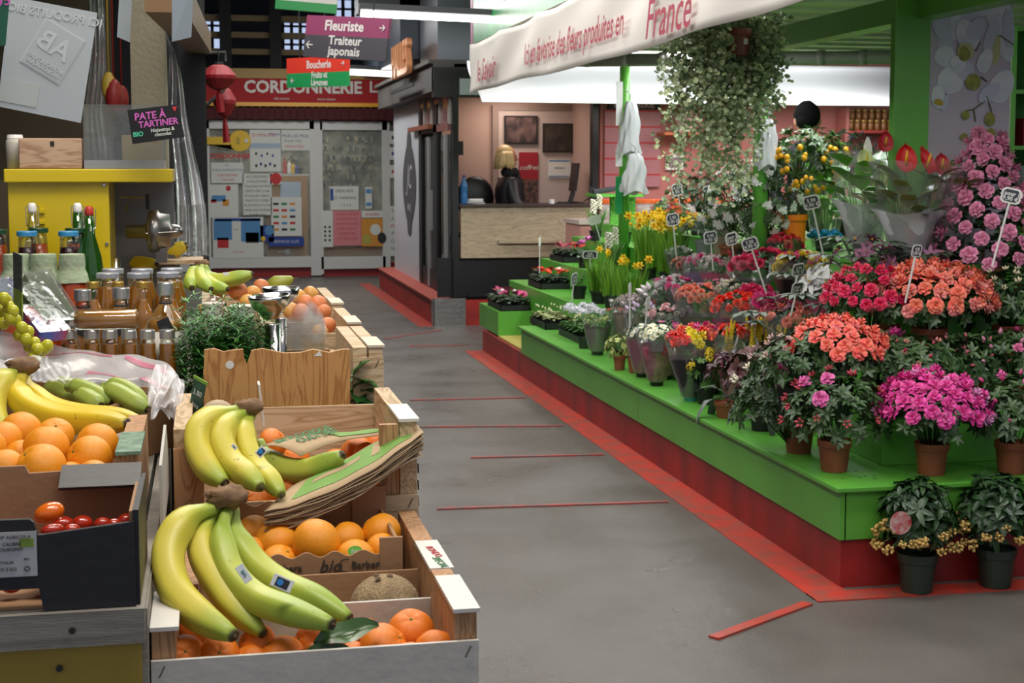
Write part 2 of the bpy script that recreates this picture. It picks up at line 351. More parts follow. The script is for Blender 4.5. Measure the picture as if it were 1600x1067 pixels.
poster('tall white poster headed 25 MINUTES with key head shapes', (391, 203, 438, 268), pw, (('25 MINUTES', .45, .13, .11, pr), ('Cartes', .8, .1, .1, pb), ('Reproduction clés', .5, .38, .1, pb)),
       extra=[('r', .5, .38, .96, .12, mat('pale_blue', '#9db2c6', .6))]+[('d', .2+.18*i, .57+.05*(i % 2), .07, .07, (pk, pb)[i % 2]) for i in range(4)]+[('d', .2+.15*i, .86-.04*(i % 2), .08, .08, (pk, pb)[i % 2]) for i in range(5)])
poster('white notice about batteries for watches at the top right of the shop window', (440, 203, 484, 235), pw, (('PILES LES PILES', .5, .3, .2, pb), ('POUR VOS', .4, .55, .18, pg), ('MONTRES', .45, .82, .2, pr)))
poster('white notice in blue and red letters under the yellow key', (330, 254, 380, 286), pw, (('ICI', .5, .14, .16, pb), ('PORTE ALPHANETTES', .5, .37, .15, pb), ('CHAUSSURES', .5, .62, .17, pr), ('TALONS', .5, .85, .17, pr)))
poster('white poster with a drawn red and blue plane left of the shop window', (329, 288, 372, 340), pw, extra=[('d', .65, .12, .18, .16, pr), ('r', .3, .42, .5, .18, lbl), ('r', .12, .5, .2, .1, pr), ('r', .55, .55, .22, .2, orgp)])
poster('tall hand-lettered white poster of services in black capitals', (380, 271, 424, 336), pw, tuple((q, .5, .08+.115*i, .085, pk) for i, q in enumerate(('ACCESSOIRES', 'CHAUSSURES', 'TALONS PATINS', 'TEINTURE CUIR', 'PLAQUES GRAV', 'PHOTOCOPIES', 'PLASTIFICATION', 'MAROQUINERIE', 'TAMPONS'))))
poster('round red STOP sticker beside the hand-lettered poster', (422, 270, 440, 288), pw, (('STOP', .5, .5, .3, pw),), extra=[('d', .5, .5, 1, 1, pr)])
poster('blue poster of key cutting prices at the bottom left of the shop window', (333, 339, 411, 404), pw, (('VOS TRAVAUX VITE', .55, .06, .06, pw), ('CLES', .45, .3, .05, pk), ('19.90 29.90', .5, .85, .06, pr)),
       extra=[('r', .2, .3, .36, .5, lbl), ('r', .75, .32, .38, .55, lbl), ('r', .78, .5, .26, .25, pk), ('r', .2, .62, .22, .25, pr), ('r', .5, .06, .9, .07, pb)])
cb = poster('brown cork board leaning in the shop window', (417, 275, 480, 404), cork, y=YS+.2, cat='board', name='cork_board')
pl = poster('white chart of coloured stamp samples on the cork board', (424, 308, 471, 369), pw, extra=[('r', .16+.27*i, .17+.165*j, .18, .06, (pk, pr, pg, pr, orgp, lbl)[(i*2+j) % 6]) for i in range(3) for j in range(5)], y=YS-.06)
poster('pale blue printed sheet pinned above the stamp sample chart', (438, 284, 470, 308), mat('pale_blue', '#9db2c6', .6), y=YS+.15)
poster('royal blue plaque reading SERVICES CLES', (420, 370, 475, 385), pb, (('SERVICES CLES', .5, .5, .42, pw),), cat='sign', name='plaque')
poster('yellow and blue mascot free key sticker at the centre of the window', (404, 352, 428, 378), pb, extra=[('d', .7, .3, .6, .6, lbl), ('d', .3, .8, .3, .3, ylw)])
poster('white drawn notice board on the shop door in black capitals', (516, 291, 560, 328), pw, (('SERRURES', .5, .2, .17, pk), ('ET TAMPONS', .52, .5, .16, pk), ('1 2 3 4', .55, .8, .15, pb)), extra=[('r', .06, .35, .1, .5, pb)])
poster('small blue and white sheet right of the door notice', (571, 292, 581, 326), pw, extra=[('r', .5, .2, .8, .2, lbl), ('r', .5, .8, .8, .16, lbl)])
poster('pink hand-written poster on the shop door', (521, 329, 564, 384), pinkp, tuple((q, .5, .1+.14*i, .09, pr) for i, q in enumerate(('TALONS FEMME', 'HOMME CUIR', 'PATINS GOMME', 'POSE OEILLET', 'FERMETURE', 'DOUBLE CLES'))))
poster('white sheet of small key drawings left of the pink poster', (503, 329, 520, 386), pw, extra=[('d', .3+.4*(i % 2), .45+.12*(i//2), .2, .07, pk) for i in range(8)])
poster('orange clock poster at the lower right of the shop door', (565, 341, 598, 385), orgp, extra=[('d', .65, .4, .5, .4, pw), ('d', .25, .75, .45, .35, mat('olive_disc', '#a8a04a', .6)), ('d', .95, .7, .4, .4, pk)])
poster('white strip with red letters above the orange clock poster', (565, 329, 598, 340), pw, (('trodat', .5, .5, .8, pr),))
poster('brown cork strip across the foot of the door window', (503, 386, 598, 400), cork, y=YS+.15)
for i, (q, lab) in enumerate(((205, 'topmost'), (230, 'second'), (258, 'third'))):
    poster('%s of the small white sheets on the narrow window beside the door' % lab, (609, q, 618, q+20), pw, extra=[('d', .5, .5, .4, .3, (pk, pb, pr)[i])])
poster('tall white strip with letters low on the narrow window', (610, 322, 617, 400), pw, (('T', .5, .1, .1, pk), ('A', .5, .25, .1, pg), ('M', .5, .4, .1, pr), ('P', .5, .55, .1, pk), ('O', .5, .7, .1, pb), ('N', .5, .85, .1, pg)))
t = thing('banner_strip', 'red cut-out lettering stuck on the shop window above the notices', 'sign', at(363, 244, y=YS-.05)); text('CORDONNERIE', .1, (0, 0, 0), pr, t, sx=1.0, bold=.003, name='red_lettering')
k = thing('key_sign', 'large yellow cut-out key hanging in the shop window', 'sign', at(375, 220, y=YS-.08))
kx = lambda px: at(px, 220, y=YS-.08).x-k.location.x
pts = [(kx(375)+.16*cos(a)*1.0, .155*sin(a)) for a in [radians(-160+320*i/24) for i in range(25)]]; pts = pts+[(kx(362), .06), (kx(322), .055), (kx(322), -.055), (kx(362), -.06)]
MB().poly(pts, .03, FRONT).build('key_body', ylw, k); MB().lathe([(.03, 0), (.03, .012)], 14, R=Matrix.Rotation(pi/2, 3, 'X')).build('key_hole', pw, k, loc=(kx(385), -.03, 0))
MB().box((kx(372), -.035, 0), (.05, .01, .1)).build('key_slot', mat('olive_mark', '#a89a2e', .5), k)
wk = MB().tube([(-.09, 0, 0), (.03, 0, 0)], .012, 6).ball((.06, 0, 0), (.045, .012, .045)).build('paper_key', pw, loc=at(443, 393, y=YS+.12)); tag(wk, 'small white cut-out key on the cork board foot', 'sign')
for i, (px, h, m_) in enumerate(((445, 24, pr), (452, 20, WHITE), (458, 16, ylw), (464, 13, pb), (470, 12, pk))):
    p = at(px, 271, y=YS+.3); q = MB().lathe([(.03, 0), (.03, h*.007), (.015, h*.008), (.015, h*.0098)], 10).build('polish_bottle', m_, loc=p, smooth=False)
    tag(q, '%s bottle of shoe polish on the shelf in the shop window' % ('red tipped', 'white', 'yellow', 'blue', 'black')[i], 'bottle')
p = at(459, 272, y=YS+.3); MB().box((p.x, p.y, p.z-.012), (.45, .14, .02)).build('window_shelf', alu, label='narrow shelf of polish bottles inside the shop window', cat='shelf')
# hanging clutter behind the glass
rng = random.Random(5); hk = MB()
for i in range(260):
    x = rng.choice((rng.uniform(-.2, 1.5), rng.uniform(1.72, 2.6))); z = rng.choice((1.35, 1.5, 1.65, 1.8, 1.95, 2.1))+rng.uniform(-.02, .02); hk.box((x, YS+1.13, z), (.025, .02, rng.uniform(.05, .11)), rng.randrange(3))
hk.build('key_blanks', [mat('brass_key', '#8d8160', .4, .6), mat('steel_key', '#8a8c88', .35, .7), pk], label='rows of small key blanks hanging on the shop back wall', cat='keys', kind='stuff')

# ---- red lanterns
lan = mat('lantern_silk', '#85101c', .55, sss=.1)
def lantern(px, py, rx, h, d, label):
    c = at(px, py, d=d); r = span(rx, c); hh = span(h, c); t = thing('silk_lantern', label, 'lantern', c, 0, 'red silk lanterns hanging by the black post')
    MB().lathe([(.25*r, hh*.5), (.55*r, hh*.42), (1.0*r, hh*.08), (.98*r, -.05*hh), (.5*r, -hh*.42), (.2*r, -hh*.5)], 18).build('lantern_body', lan, t)
    MB().lathe([(.27*r, hh*.5), (.27*r, hh*.6)], 10).build('cap', pk, t); MB().tube([(0, 0, -hh*.5), (0, 0, -hh*.75), (.01, 0, -hh*1.35)], [.1*r, .25*r, .03], 6).build('tassel', lan, t)
    MB().tube([(0, 0, hh*.55), (0, 0, hh*1.1)], .004, 4).build('hanging_cord', pk, t)
lantern(342, 121, 27, 40, 9.8, 'upper wide red silk lantern beside the black post'); lantern(351, 160, 18, 46, 10.1, 'lower narrow red silk lantern beside the black post')
br = MB().tube([at(318, 83, d=9.9), at(352, 82, d=9.9), at(352, 96, d=9.9)], .012, 6).tube([at(322, 165, d=9.9), at(350, 140, d=10)], .012, 6).build('lantern_bracket', pk); tag(br, 'black metal bracket carrying the red lanterns on the post', 'bracket')
# ---- hanging direction signs
def hang_sign(label, corners, d, rows, hd=.35):
    """corners: four pixel corners TL TR BR BL at depths d[0] (left) and d[1] (right)"""
    c4 = [at(*corners[0], d=d[0]), at(*corners[1], d=d[1]), at(*corners[2], d=d[1]), at(*corners[3], d=d[0])]
    o = (c4[0]+c4[2])/2; t = thing('direction_sign', label, 'sign', o, 0, 'hanging direction signs of the market')
    ux = ((c4[1]-c4[0])+(c4[2]-c4[3])); wx = ux.length/2; ux = ux.normalized(); uz = ((c4[0]-c4[3])+(c4[1]-c4[2])); hz = uz.length/2; uz = (uz - ux*uz.dot(ux)).normalized(); nn = ux.cross(uz)
    B = Matrix((ux, uz, nn)).transposed().to_4x4()
    z = hz/2
    for (frac, m, items) in rows:
        h = hz*frac; zc = z-h/2; z -= h
        vs = MB().box((0, zc, 0), (wx, h, .02)); vs.v = [B @ v for v in vs.v]; vs.build('colour_panel', m, t)
        for (s_, u, v, size, al) in items:
            if s_ in '<>':
                q = MB(); sg = 1 if s_ == '>' else -1; k_ = size*h
                q.poly([(-k_*.5, -.07*k_), (k_*.3, -.07*k_), (k_*.3, .07*k_), (-k_*.5, .07*k_)], .003); q.poly([(k_*.5, 0), (k_*.1, .42*k_), (-.05*k_, .42*k_), (k_*.3, 0), (-.05*k_, -.42*k_), (k_*.1, -.42*k_)], .003)
                q.v = [B @ Vector((v_.x*sg+(u-.5)*wx, v_.y+zc+(.5-v)*h, v_.z+.011)) for v_ in q.v]; q.build('arrow', swh, t)
            else: text(s_, size*h, B @ Vector(((u-.5)*wx, zc+(.5-v)*h, .011)), swh, t, basis=B, bold=.003*size, al=al)
    top = B @ Vector((0, hz/2, 0))
    MB().tube([top+ux*wx*.3, top+ux*wx*.3+Vector((0, 0, 1.6))], .004, 4).tube([top-ux*wx*.3, top-ux*wx*.3+Vector((0, 0, 1.6))], .004, 4).build('hanging_wire', pk, t)
purple = mat('sign_purple', '#8e3f63', .5); sgrey = mat('sign_grey', '#4b4850', .5); sr2 = mat('sign_red_bright', '#d63a2a', .5, emit=.08); sgr = mat('sign_green', '#1e9250', .5, emit=.08)
hang_sign('purple and grey hanging sign reading Fleuriste and Traiteur japonais', ((479, 24), (608, 33), (606, 96), (478, 92)), (8.4, 8.1), ((.47, purple, (('Fleuriste', .47, .5, .72, 'CENTER'), ('>', .93, .5, .36, 0))), (.53, sgrey, (('Traiteur\njaponais', .5, .45, .56, 'CENTER'), ('<', .07, .45, .4, 0)))))
hang_sign('small red and green hanging sign reading Boucherie and Fruits et Légumes', ((448, 92), (543, 90), (547, 134), (452, 140)), (10.4, 9.8), ((.52, sr2, (('Boucherie', .54, .5, .72, 'CENTER'), ('>', .93, .5, .36, 0))), (.48, sgr, (('Fruits et\nLégumes', .55, .45, .62, 'CENTER'), ('<', .1, .5, .45, 0)))))
dg = mat('sign_dark_green', '#0f7d3a', .5)
hang_sign('green edged white hanging sign at the top of the aisle', ((432, -30), (528, -24), (527, 22), (432, 12)), (7.2, 7.2), ((.68, mat('sign_offwhite', '#b9b7b0', .6), (('<', .2, .75, .3, 0),)), (.32, dg, ())))

# ---- kiosk
kx0, ky0 = 2.30, 15.15
kb = mat('kiosk_black', '#0d0e10', .4); kwhite = mat('kiosk_panel', '#c3c6cd', .35); kroof = mat('kiosk_roof', '#4d4a48', .7)
kd = thing('kiosk', 'black framed corner kiosk with wooden counter and white side panel', 'kiosk', (kx0, ky0, 0))
kxr = 4.06
def kbx(name, m, *bs, **kw):
    q = MB()
    for b_ in bs: q.bx(*b_)
    return q.build(name, m, kd, **kw)
kw_ = kxr-kx0
kbx('plinth', redp, (0, kw_+2, .0, 5, 0, .27))
kbx('plinth_top', mat('plinth_top_red', '#b4564a', .6), (-.03, .22, .0, 5.0, .27, .285))
tp = mat('tread_plate', '#8f8e8c', .35, .7, bump=1, bs=25)
tr = MB().bx(-.01, .33, -.015, 0, .0, .29).bx(-.015, .0, -.015, .12, 0, .29)
for i in range(8):
    for j in range(5): tr.box((.02+i*.04+.02*(j % 2), -.018, .04+j*.055), (.03, .008, .008), R=Matrix.Rotation(radians(45 if (i+j) % 2 else -45), 3, 'Y'))
tr.build('tread_plate_guard', tp, kd)
fz = .30
zc = at(720, 403, y=ky0).z; zt = at(720, 323, y=ky0).z; zh = at(820, 153, y=ky0).z; ztop = at(700, 105, y=ky0).z
xs1 = at(716, 300, y=ky0).x-kx0; xs2 = at(925, 300, y=ky0).x-kx0
kbx('lower_panel', kb, (.04, kw_, .02, .05, fz, zc)); kbx('lower_rail', kb, (.36, kw_, -.01, .02, fz, fz+.03))
SX = .2
for b__ in ((SX, xs1, -.03, .12), (xs2, kw_, -.02, .1)): kbx('corner_post', kb, (*b__, fz, ztop))
kbx('side_post', kb, (SX-.03, SX+.03, .9, 1.15, fz, 2.35)); kbx('side_post', kb, (SX-.03, SX+.03, 2.1, 2.3, fz, 2.3)); kbx('side_sill', kb, (SX-.02, SX+.02, .1, 2.3, fz, .5))
kbx('header', kb, (0, kw_, -.02, .1, zh, ztop))
kbx('header_light_panel', mat('frosted_panel', '#9aa8a6', .4), (at(717, 1, y=ky0).x-kx0+.0, at(752, 1, y=ky0).x-kx0+.3, -.03, -.02, at(1, 141, y=ky0).z, at(1, 114, y=ky0).z))
kwood = wood('counter_oak', '#a8977c', '#8d7c62', 5, 'X', .5)
kbx('counter_front', kwood, (xs1+.02, xs2, -.04, .0, zc, zt)); kbx('shelf_lip', kwood, (at(777, 1, y=ky0).x-kx0, at(870, 1, y=ky0).x-kx0, -.09, -.04, at(1, 388, y=ky0).z, at(1, 383, y=ky0).z))
kbx('countertop', mat('counter_top_dark', '#3c2c2b', .35), (xs1, xs2, -.08, .5, zt, zt+.025))
kbx('side_panel', kwhite, (SX-.02, SX+.02, 2.32, 4.75, .28, 2.46))
kbx('side_window', clearmat('dark_glass', '#3a3f44', .9, .08), (SX-.005, SX+.005, .12, .9, .5, 2.0)); kbx('side_door_glass', clearmat('dark_glass2', '#3a3f44', .9, .08), (SX-.005, SX+.005, 1.15, 2.1, .5, 2.0))
kbx('side_door_frame', mat('door_grey', '#8a8a88', .4), (SX-.03, SX, 1.5, 1.62, .3, 2.0)); kbx('side_window_frame', mat('door_grey', '#8a8a88', .4), (SX-.03, SX, .3, .42, .5, 2.0))
kbx('door_handle', mat('handle_grey', '#9a9a9a', .4, .5), (SX-.07, SX-.03, 1.2, 1.26, .95, 1.4))
kbx('transom', mat('transom_glass', '#7a5a58', .15), (SX-.01, SX+.0, .1, 2.3, 2.12, 2.45))
for y_ in (.08, .7, 1.3, 1.85): kbx('transom_bar', mat('bar_pale', '#a09a94', .5), (SX-.03, SX, y_, y_+.05, 2.1, 2.46))
kbx('transom_rail', mat('bar_red', '#7a4a48', .5), (SX-.03, SX, .1, 2.3, 2.04, 2.12))
kbx('wooden_rail', mat('rail_wood', '#8a5038', .5), (SX-.1, SX-.04, 1.1, 2.75, 2.08, 2.13))
kbx('roof_fascia', kroof, (-.0, SX+.02, -.0, 5.0, 2.44, 2.72)); kbx('roof', kroof, (-.05, kw_+.1, 0, 5, 2.72, 2.76))
kin = mat('kiosk_inner_wall', '#c7a79b', .7); YK = 1.05
kbx('inner_left_wall', kin, (SX+.02, SX+.05, .95, YK, fz, 2.5)); kbx('back_wall', kin, (SX+.05, kw_, YK, YK+.05, fz, 2.5)); kbx('right_wall', kin, (kw_-.03, kw_, .1, YK, fz, 2.5)); kbx('inner_ceiling', kin, (SX+.05, kw_, .1, YK, 2.5, 2.53)); kbx('kiosk_floor', kb, (SX, kw_, .05, YK, .27, fz))
xa = at(779, 1, y=ky0+YK-.04).x-kx0; xb = at(908, 1, y=ky0+YK-.04).x-kx0; zd = at(800, 173, y=ky0+YK).z; kbx('white_door', mat('kiosk_white_door', '#cdb9b3', .5), (xa, xb, YK-.04, YK-.02, fz, zd)); kbx('door_frame', mat('kiosk_door_frame', '#a08a82', .5), (xa-.07, xa, YK-.05, YK-.0, fz, zd+.06)); kbx('door_frame_top', mat('kiosk_door_frame', '#a08a82', .5), (xa, xb+.05, YK-.05, YK-.0, zd, zd+.06))
kbx('black_speaker_box', kb, (xs1, xs1+.05, -.03, .0, at(1, 241, y=ky0).z, at(1, 218, y=ky0).z))
# emblem on the side panel: dark pointed oval with pale scroll
em = MB(); E = []
for i in range(40):
    a = 2*pi*i/40; r = 1+.12*max(0, cos(2*a))**6
    E.append((.6*sin(a)*(1-.25*cos(a)**2), .52*cos(a)*(1.25 if abs(cos(a)) > .95 else 1)))
em.poly(E, .004, SIDE); em.build('emblem', mat('emblem_grey', '#4c4a4e', .5), kd, loc=(SX-.024, 3.18, 1.45))
text('JC', .42, (SX-.03, 3.18, 1.52), kwhite, kd, basis=SIDE, shear=.4, name='emblem_scroll'); text('PARIS', .13, (SX-.03, 3.18, 1.15), kwhite, kd, basis=SIDE, name='emblem_lettering')
# metal duct over kiosk and blue panels
duct = mat('duct_metal', '#6a6e74', .3, .6)
x0, x1, z0, z1 = rect((684, 28, 790, 98), 15.6); box('metal_duct', x0, x1+1, 15.6, 16.9, max(z0, 2.78), z1+.35, duct, label='dark steel duct box above the kiosk roof', cat='duct')
x0, x1, z0, z1 = rect((560, -40, 760, 20), 17); struct('beam_9', MB().bx(x0, x1+2, 17, 17.4, z0, z1), mat('grey_beam', '#3a3c40', .6))
struct('beam_10', MB().bx(2.2, 3.2, 17.0, 21, 2.9, 3.7), mat('blue_steel', '#2c3642', .3))
# copper letter sign on the kiosk side
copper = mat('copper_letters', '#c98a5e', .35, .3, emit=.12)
ls = thing('letter_sign', 'copper block letters standing on the kiosk roof edge', 'sign', at(627, 96, x=2.2))
text('HALLES', .52, (0, 0, 0), copper, ls, basis=SIDE, ext=.03, bold=.01, sx=.82)
MB().bx(-.01, .01, -1.0, 1.0, -.33, -.29).build('support_rail', pk, ls)
# ---- kiosk things
def at_counter(px, d=.25): q = at(px, 323, y=ky0+d); return Vector((q.x, ky0+d, zt+.025))
pi_dark = mat('picture_dark', '#2f2226', .6, col2='#7a5e5a', vs=9); frm = mat('picture_frame', '#241c20', .5)
for r, lab in (((788, 181, 840, 225), 'upper left framed dark picture on the kiosk back wall'), ((848, 193, 900, 238), 'right framed dark picture on the kiosk back wall')):
    x0, x1, z0, z1 = rect(r, 16.14); t = thing('framed_picture', lab, 'picture', ((x0+x1)/2, 16.145, (z0+z1)/2)); a = (x1-x0)/2; b_ = (z1-z0)/2
    MB().bx(-a, a, -.02, .01, -b_, b_).build('frame', frm, t); MB().bx(-a*.9, a*.9, -.024, -.02, -b_*.88, b_*.88).build('picture', pi_dark if 'left' in lab else mat('picture_olive', '#4a4034', .6, col2='#241d22', vs=7), t)
x0, x1, z0, z1 = rect((811, 240, 841, 320), 16.14)
t = thing('poster', 'red poster with pale script behind the blonde woman', 'poster', ((x0+x1)/2, 16.145, (z0+z1)/2)); MB().bx(-.11, .11, -.01, 0, .0, .3).build('red_half', mat('poster_red', '#a11a2b', .5), t); MB().bx(-.11, .11, -.01, 0, -.28, 0).build('dark_half', mat('poster_dark', '#2c2022', .5, col2='#8a5a4a', vs=20), t); text('coffret', .08, (0, -.012, .13), swh, t, shear=.3)
x0, x1, z0, z1 = rect((858, 252, 890, 275), 16.14); t = thing('notice', 'white notice with blue lines right of the red poster', 'notice', ((x0+x1)/2, 16.145, (z0+z1)/2)); MB().bx(-.13, .13, -.006, 0, -.1, .1).build('sheet', WHITE, t); MB().bx(-.12, .12, -.009, -.005, .08, .095).bx(-.12, .12, -.009, -.005, -.09, -.08).build('blue_line', lbl, t); text('bienvenue', .03, (0, -.01, .01), pk, t)
# woman
skin = mat('skin', '#c98f74', .55, sss=.05); jacket = mat('puffer_black', '#1e1c1f', .45, bump=.3, bs=14); jeans = mat('dark_jeans', '#23242c', .8)
wloc = at(794, 246, y=15.62); wz = wloc.z
wo = thing('person', 'blonde person in a black quilted jacket seated behind the kiosk counter', 'person', (wloc.x, 15.62, fz))
H = wz-fz
def sk(name, joints, edges, m, parent):
    me = bpy.data.meshes.new(name); me.from_pydata([j[0] for j in joints], edges, []); me.skin_vertices if False else None
    o = bpy.data.objects.new(name, me); COL.objects.link(o); o.parent = parent
    md = o.modifiers.new('skin', 'SKIN'); md.use_smooth_shade = True
    bpy.context.view_layer.objects.active = o
    lay = me.skin_vertices[0] if len(me.skin_vertices) else None
    for i, j in enumerate(joints):
        r = j[1]; lay.data[i].radius = r if hasattr(r, '__len__') else (r, r)
    lay.data[0].use_root = True
    s_ = o.modifiers.new('s', 'SUBSURF'); s_.levels = 2; s_.render_levels = 2; me.materials.append(m); return o
hb = H
# bust: pelvis -> neck, arm forward on counter (faces +X)
body = [((0, 0, hb-.75), .17), ((-.01, 0, hb-.52), .17), ((-.01, 0, hb-.32), (.19, .16)), ((.0, 0, hb-.2), .10), ((.01, 0, hb-.12), .06),
        ((.0, -.19, hb-.28), .085), ((.03, -.24, hb-.5), .075), ((.24, -.24, hb-.60), .06), ((.36, -.22, hb-.62), .04),
        ((0, .19, hb-.28), .085), ((.06, .22, hb-.5), .075), ((.26, .16, hb-.60), .06), ((.36, .12, hb-.62), .04), ((.3, -.1, hb-.8), .09), ((.3, .1, hb-.8), .09), ((.38, -.1, hb-1.1), .06), ((.38, .1, hb-1.1), .06)]
sk('body', body, [(0, 1), (1, 2), (2, 3), (3, 4), (2, 5), (5, 6), (6, 7), (7, 8), (2, 9), (9, 10), (10, 11), (11, 12), (0, 13), (0, 14), (13, 15), (14, 16)], jacket, wo)
def headmesh(parent, z, face, s=1, m=skin):
    q = MB(); q.ball((0, 0, z), (.092*s, .075*s, .118*s), u=16, w=12)
    fx = Vector((cos(face), sin(face), 0)); sd = Vector((-sin(face), cos(face), 0))
    q.ball(Vector((0, 0, z-.06*s))+fx*.03*s, (.06*s, .055*s, .065*s)); q.ball(Vector((0, 0, z-.015*s))+fx*.095*s, (.018*s, .014*s, .022*s)); q.ball(Vector((0, 0, z-.062*s))+fx*.083*s, (.012*s, .022*s, .010*s), 1)
    for g in (-1, 1): q.ball(Vector((0, 0, z+.012*s))+fx*.082*s+sd*g*.032*s, (.01*s, .012*s, .008*s), 2, 8, 6); q.ball(Vector((0, 0, z-.01*s))+sd*g*.076*s, (.018*s, .01*s, .028*s))
    q.tube([(0, 0, z-.2*s), (0, 0, z-.06*s)], .045*s, 10)
    return q.build('head', [m, mat('lips', '#9a4f4a', .5), pk], parent, smooth=True)
headmesh(wo, hb, 0)
hr = MB(); rng = random.Random(3)
blond = mat('blonde_hair', '#d8ba86', .4, island=.2)
hr.ball((-.038, 0, hb+.035), (.098, .098, .105), u=16, w=10)
for i in range(60):
    a = rng.uniform(1.15, 2*pi-1.15); r = .092; zz = hb+.06; pts = [Vector((-.02+r*cos(a)*.9, r*sin(a)*.95, zz))]
    for k_ in range(1, 5): pts.append(Vector((-.02+(r+.01*k_)*cos(a+.06*sin(k_*2+i))*1.0, (r+.01*k_)*sin(a), zz-k_*rng.uniform(.036, .048))))
    hr.tube(pts, [.02, .022, .024, .02, .006], 5)
hr.build('hair', blond, wo, smooth=True)
def hand(parent, loc, m=skin, R=None):
    q = MB(); q.ball((0, 0, 0), (.045, .035, .015), R=R)
    for i in range(4): q.tube([Vector((.03, -.024+.016*i, 0)), Vector((.065, -.026+.017*i, .003)), Vector((.088-(.008 if i in (0, 3) else 0), -.026+.017*i, -.01))], [.0085, .0075, .006], 6)
    q.tube([(-.01, .03, 0), (.02, .05, 0), (.045, .05, -.004)], [.01, .009, .007], 6)
    return q.build('hand', m, parent, smooth=True, loc=loc)
hand(wo, (.42, -.21, hb-.62)); hand(wo, (.42, .11, hb-.62))
sf = MB(); sf.lathe([(.09, hb-.2), (.105, hb-.15), (.075, hb-.11)], 14, c=(.02, 0, 0)); sf.tube([(.09, -.03, hb-.17), (.13, -.03, hb-.3), (.15, -.04, hb-.48)], [.03, .035, .02], 8); sf.build('scarf', mat('scarf_black', '#18161a', .8), wo, smooth=True)
# kiosk chair, water bottle, monitor and items on the counter
ch = thing('office_chair', 'black office chair beside the blonde person', 'chair', (at(748, 300, y=15.8).x-.03, 15.8, fz))
q = MB(); q.ball((0, .05, 1.02), (.21, .06, .24), u=16, w=10); q.build('backrest', kb, ch, smooth=True); MB().ball((0, -.1, .62), (.25, .25, .05)).build('seat', kb, ch, smooth=True); MB().tube([(0, 0, .1), (0, 0, .6)], .03, 8).build('column', CHROME, ch)
q = MB()
for i in range(5): q.tube([(0, 0, .12), (.28*cos(i*1.257), .28*sin(i*1.257), .05)], .02, 6)
q.build('foot_star', kb, ch); 
for i in range(5): MB().ball((.28*cos(i*1.257), .28*sin(i*1.257), .03), .03).build('wheel', kb, ch)
p = at_counter(725, .06); t = thing('water_bottle', 'large blue water bottle at the left end of the counter', 'bottle', p)
MB().lathe([(.035, 0), (.04, .02), (.04, .1), (.034, .12), (.04, .14), (.04, .2), (.014, .27), (.014, .28)], 14).build('bottle_body', mat('blue_plastic', '#3f7fb8', .1, alpha=.7), t, smooth=True); MB().lathe([(.016, .28), (.016, .3)], 12).build('cap', pb, t)
p = at_counter(740, .15); q = MB(); rng = random.Random(2)
for i in range(6): q.box((rng.uniform(-.02, .02), rng.uniform(-.02, .02), .005+i*.009), (.2-.01*i, .14, .007), R=Matrix.Rotation(rng.uniform(-.4, .4), 3, 'Z'))
tag(q.build('paper_stack', WHITE, loc=p), 'pile of white papers beside the blue water bottle', 'papers')
p = at_counter(897, .2); t = thing('monitor', 'thin black monitor seen edge on at the right of the counter', 'monitor', p)
MB().box((0, 0, .28), (.02, .3, .3), R=Matrix.Rotation(.12, 3, 'Y')).build('screen', kb, t, bev=.004); MB().box((-.03, 0, .06), (.04, .06, .14), R=Matrix.Rotation(.3, 3, 'Y')).build('stand', kb, t); MB().box((-.06, 0, .01), (.2, .16, .015)).build('base', kb, t)
p = at_counter(868, .12); q = MB().tube([(0, 0, .006), (.1, .03, .01), (.2, -.02, .02), (.3, 0, .008), (.36, .04, .05), (.4, .02, .01)], .005, 5); tag(q.build('cable_tangle', kb, loc=p), 'black cables lying on the counter by the monitor', 'cable')
p = at_counter(862, .1); tag(MB().lathe([(.028, 0), (.03, .045), (.026, .045)], 12).build('paper_cup', WHITE, loc=p), 'small white cup on the kiosk counter', 'cup')
sp = at(843, 157, y=15.4); t = thing('ceiling_spot', 'small ceiling spot lamp inside the kiosk front', 'lamp', sp); MB().lathe([(.03, .06), (.09, .02), (.1, 0)], 12).build('shade', pk, t); MB().bx(-.02, .02, -.02, .02, .05, .25).build('mount', pk, t)
# ================================================================ FLOWER STALL
fs = thing('flower_stand', 'large stepped bright green flower stand on a red plinth', 'display stand', (2.4, 5.28, 0))
def fsb(name, m, *bs, bev=0):
    q = MB()
    for (x0, x1, y0, y1, z0, z1) in bs: q.bx(x0-2.4, x1-2.4, y0-5.28, y1-5.28, z0, z1)
    return q.build(name, m, fs, bev=bev)
XE, YE = 6.1, 13.4
fsb('plinth', mat('red_plinth', '#96201c', .45, col2='#6e1a16', vs=4, bump=.3, bs=25, stretch=(1, 1, .35)), (2.415, XE, 5.30, 13.0, 0, .19))
fsb('front_board', GREEN, (2.42, XE, 5.28, 5.305, .197, .39)); 
for i, (a, b_) in enumerate(((5.28, 8.04), (8.045, 11.26))): fsb('side_board', GREEN, (2.4, 2.425, a, b_, .197, .39))
fsb('deck_top', GREEN, (2.375, XE, 5.255, 11.28, .39, .41), bev=.004)
TZ = [.41, .61, .81, 1.01, 1.13]; TX = [2.4, 2.74, 3.04, 3.34, 3.62]; TY = [5.28, 5.62, 5.92, 6.22, 6.95]
for k in range(1, 5): fsb('step', GREEN, (TX[k], XE, TY[k], YE, TZ[k-1]+.001 if k else 0, TZ[k]), bev=.003)
fsb('floor_board', mat('yellow_board', '#a89a4e', .6), (2.44, 2.74, 11.3, 12.4, .19, .205))
fsb('low_box', GREEN, (2.44, 2.74, 12.4, 13.3, .205, .41)); fsb('back_skirt', mat('skirt_dark', '#2c3a26', .7), (2.74, XE, 11.29, YE, .0, .41))
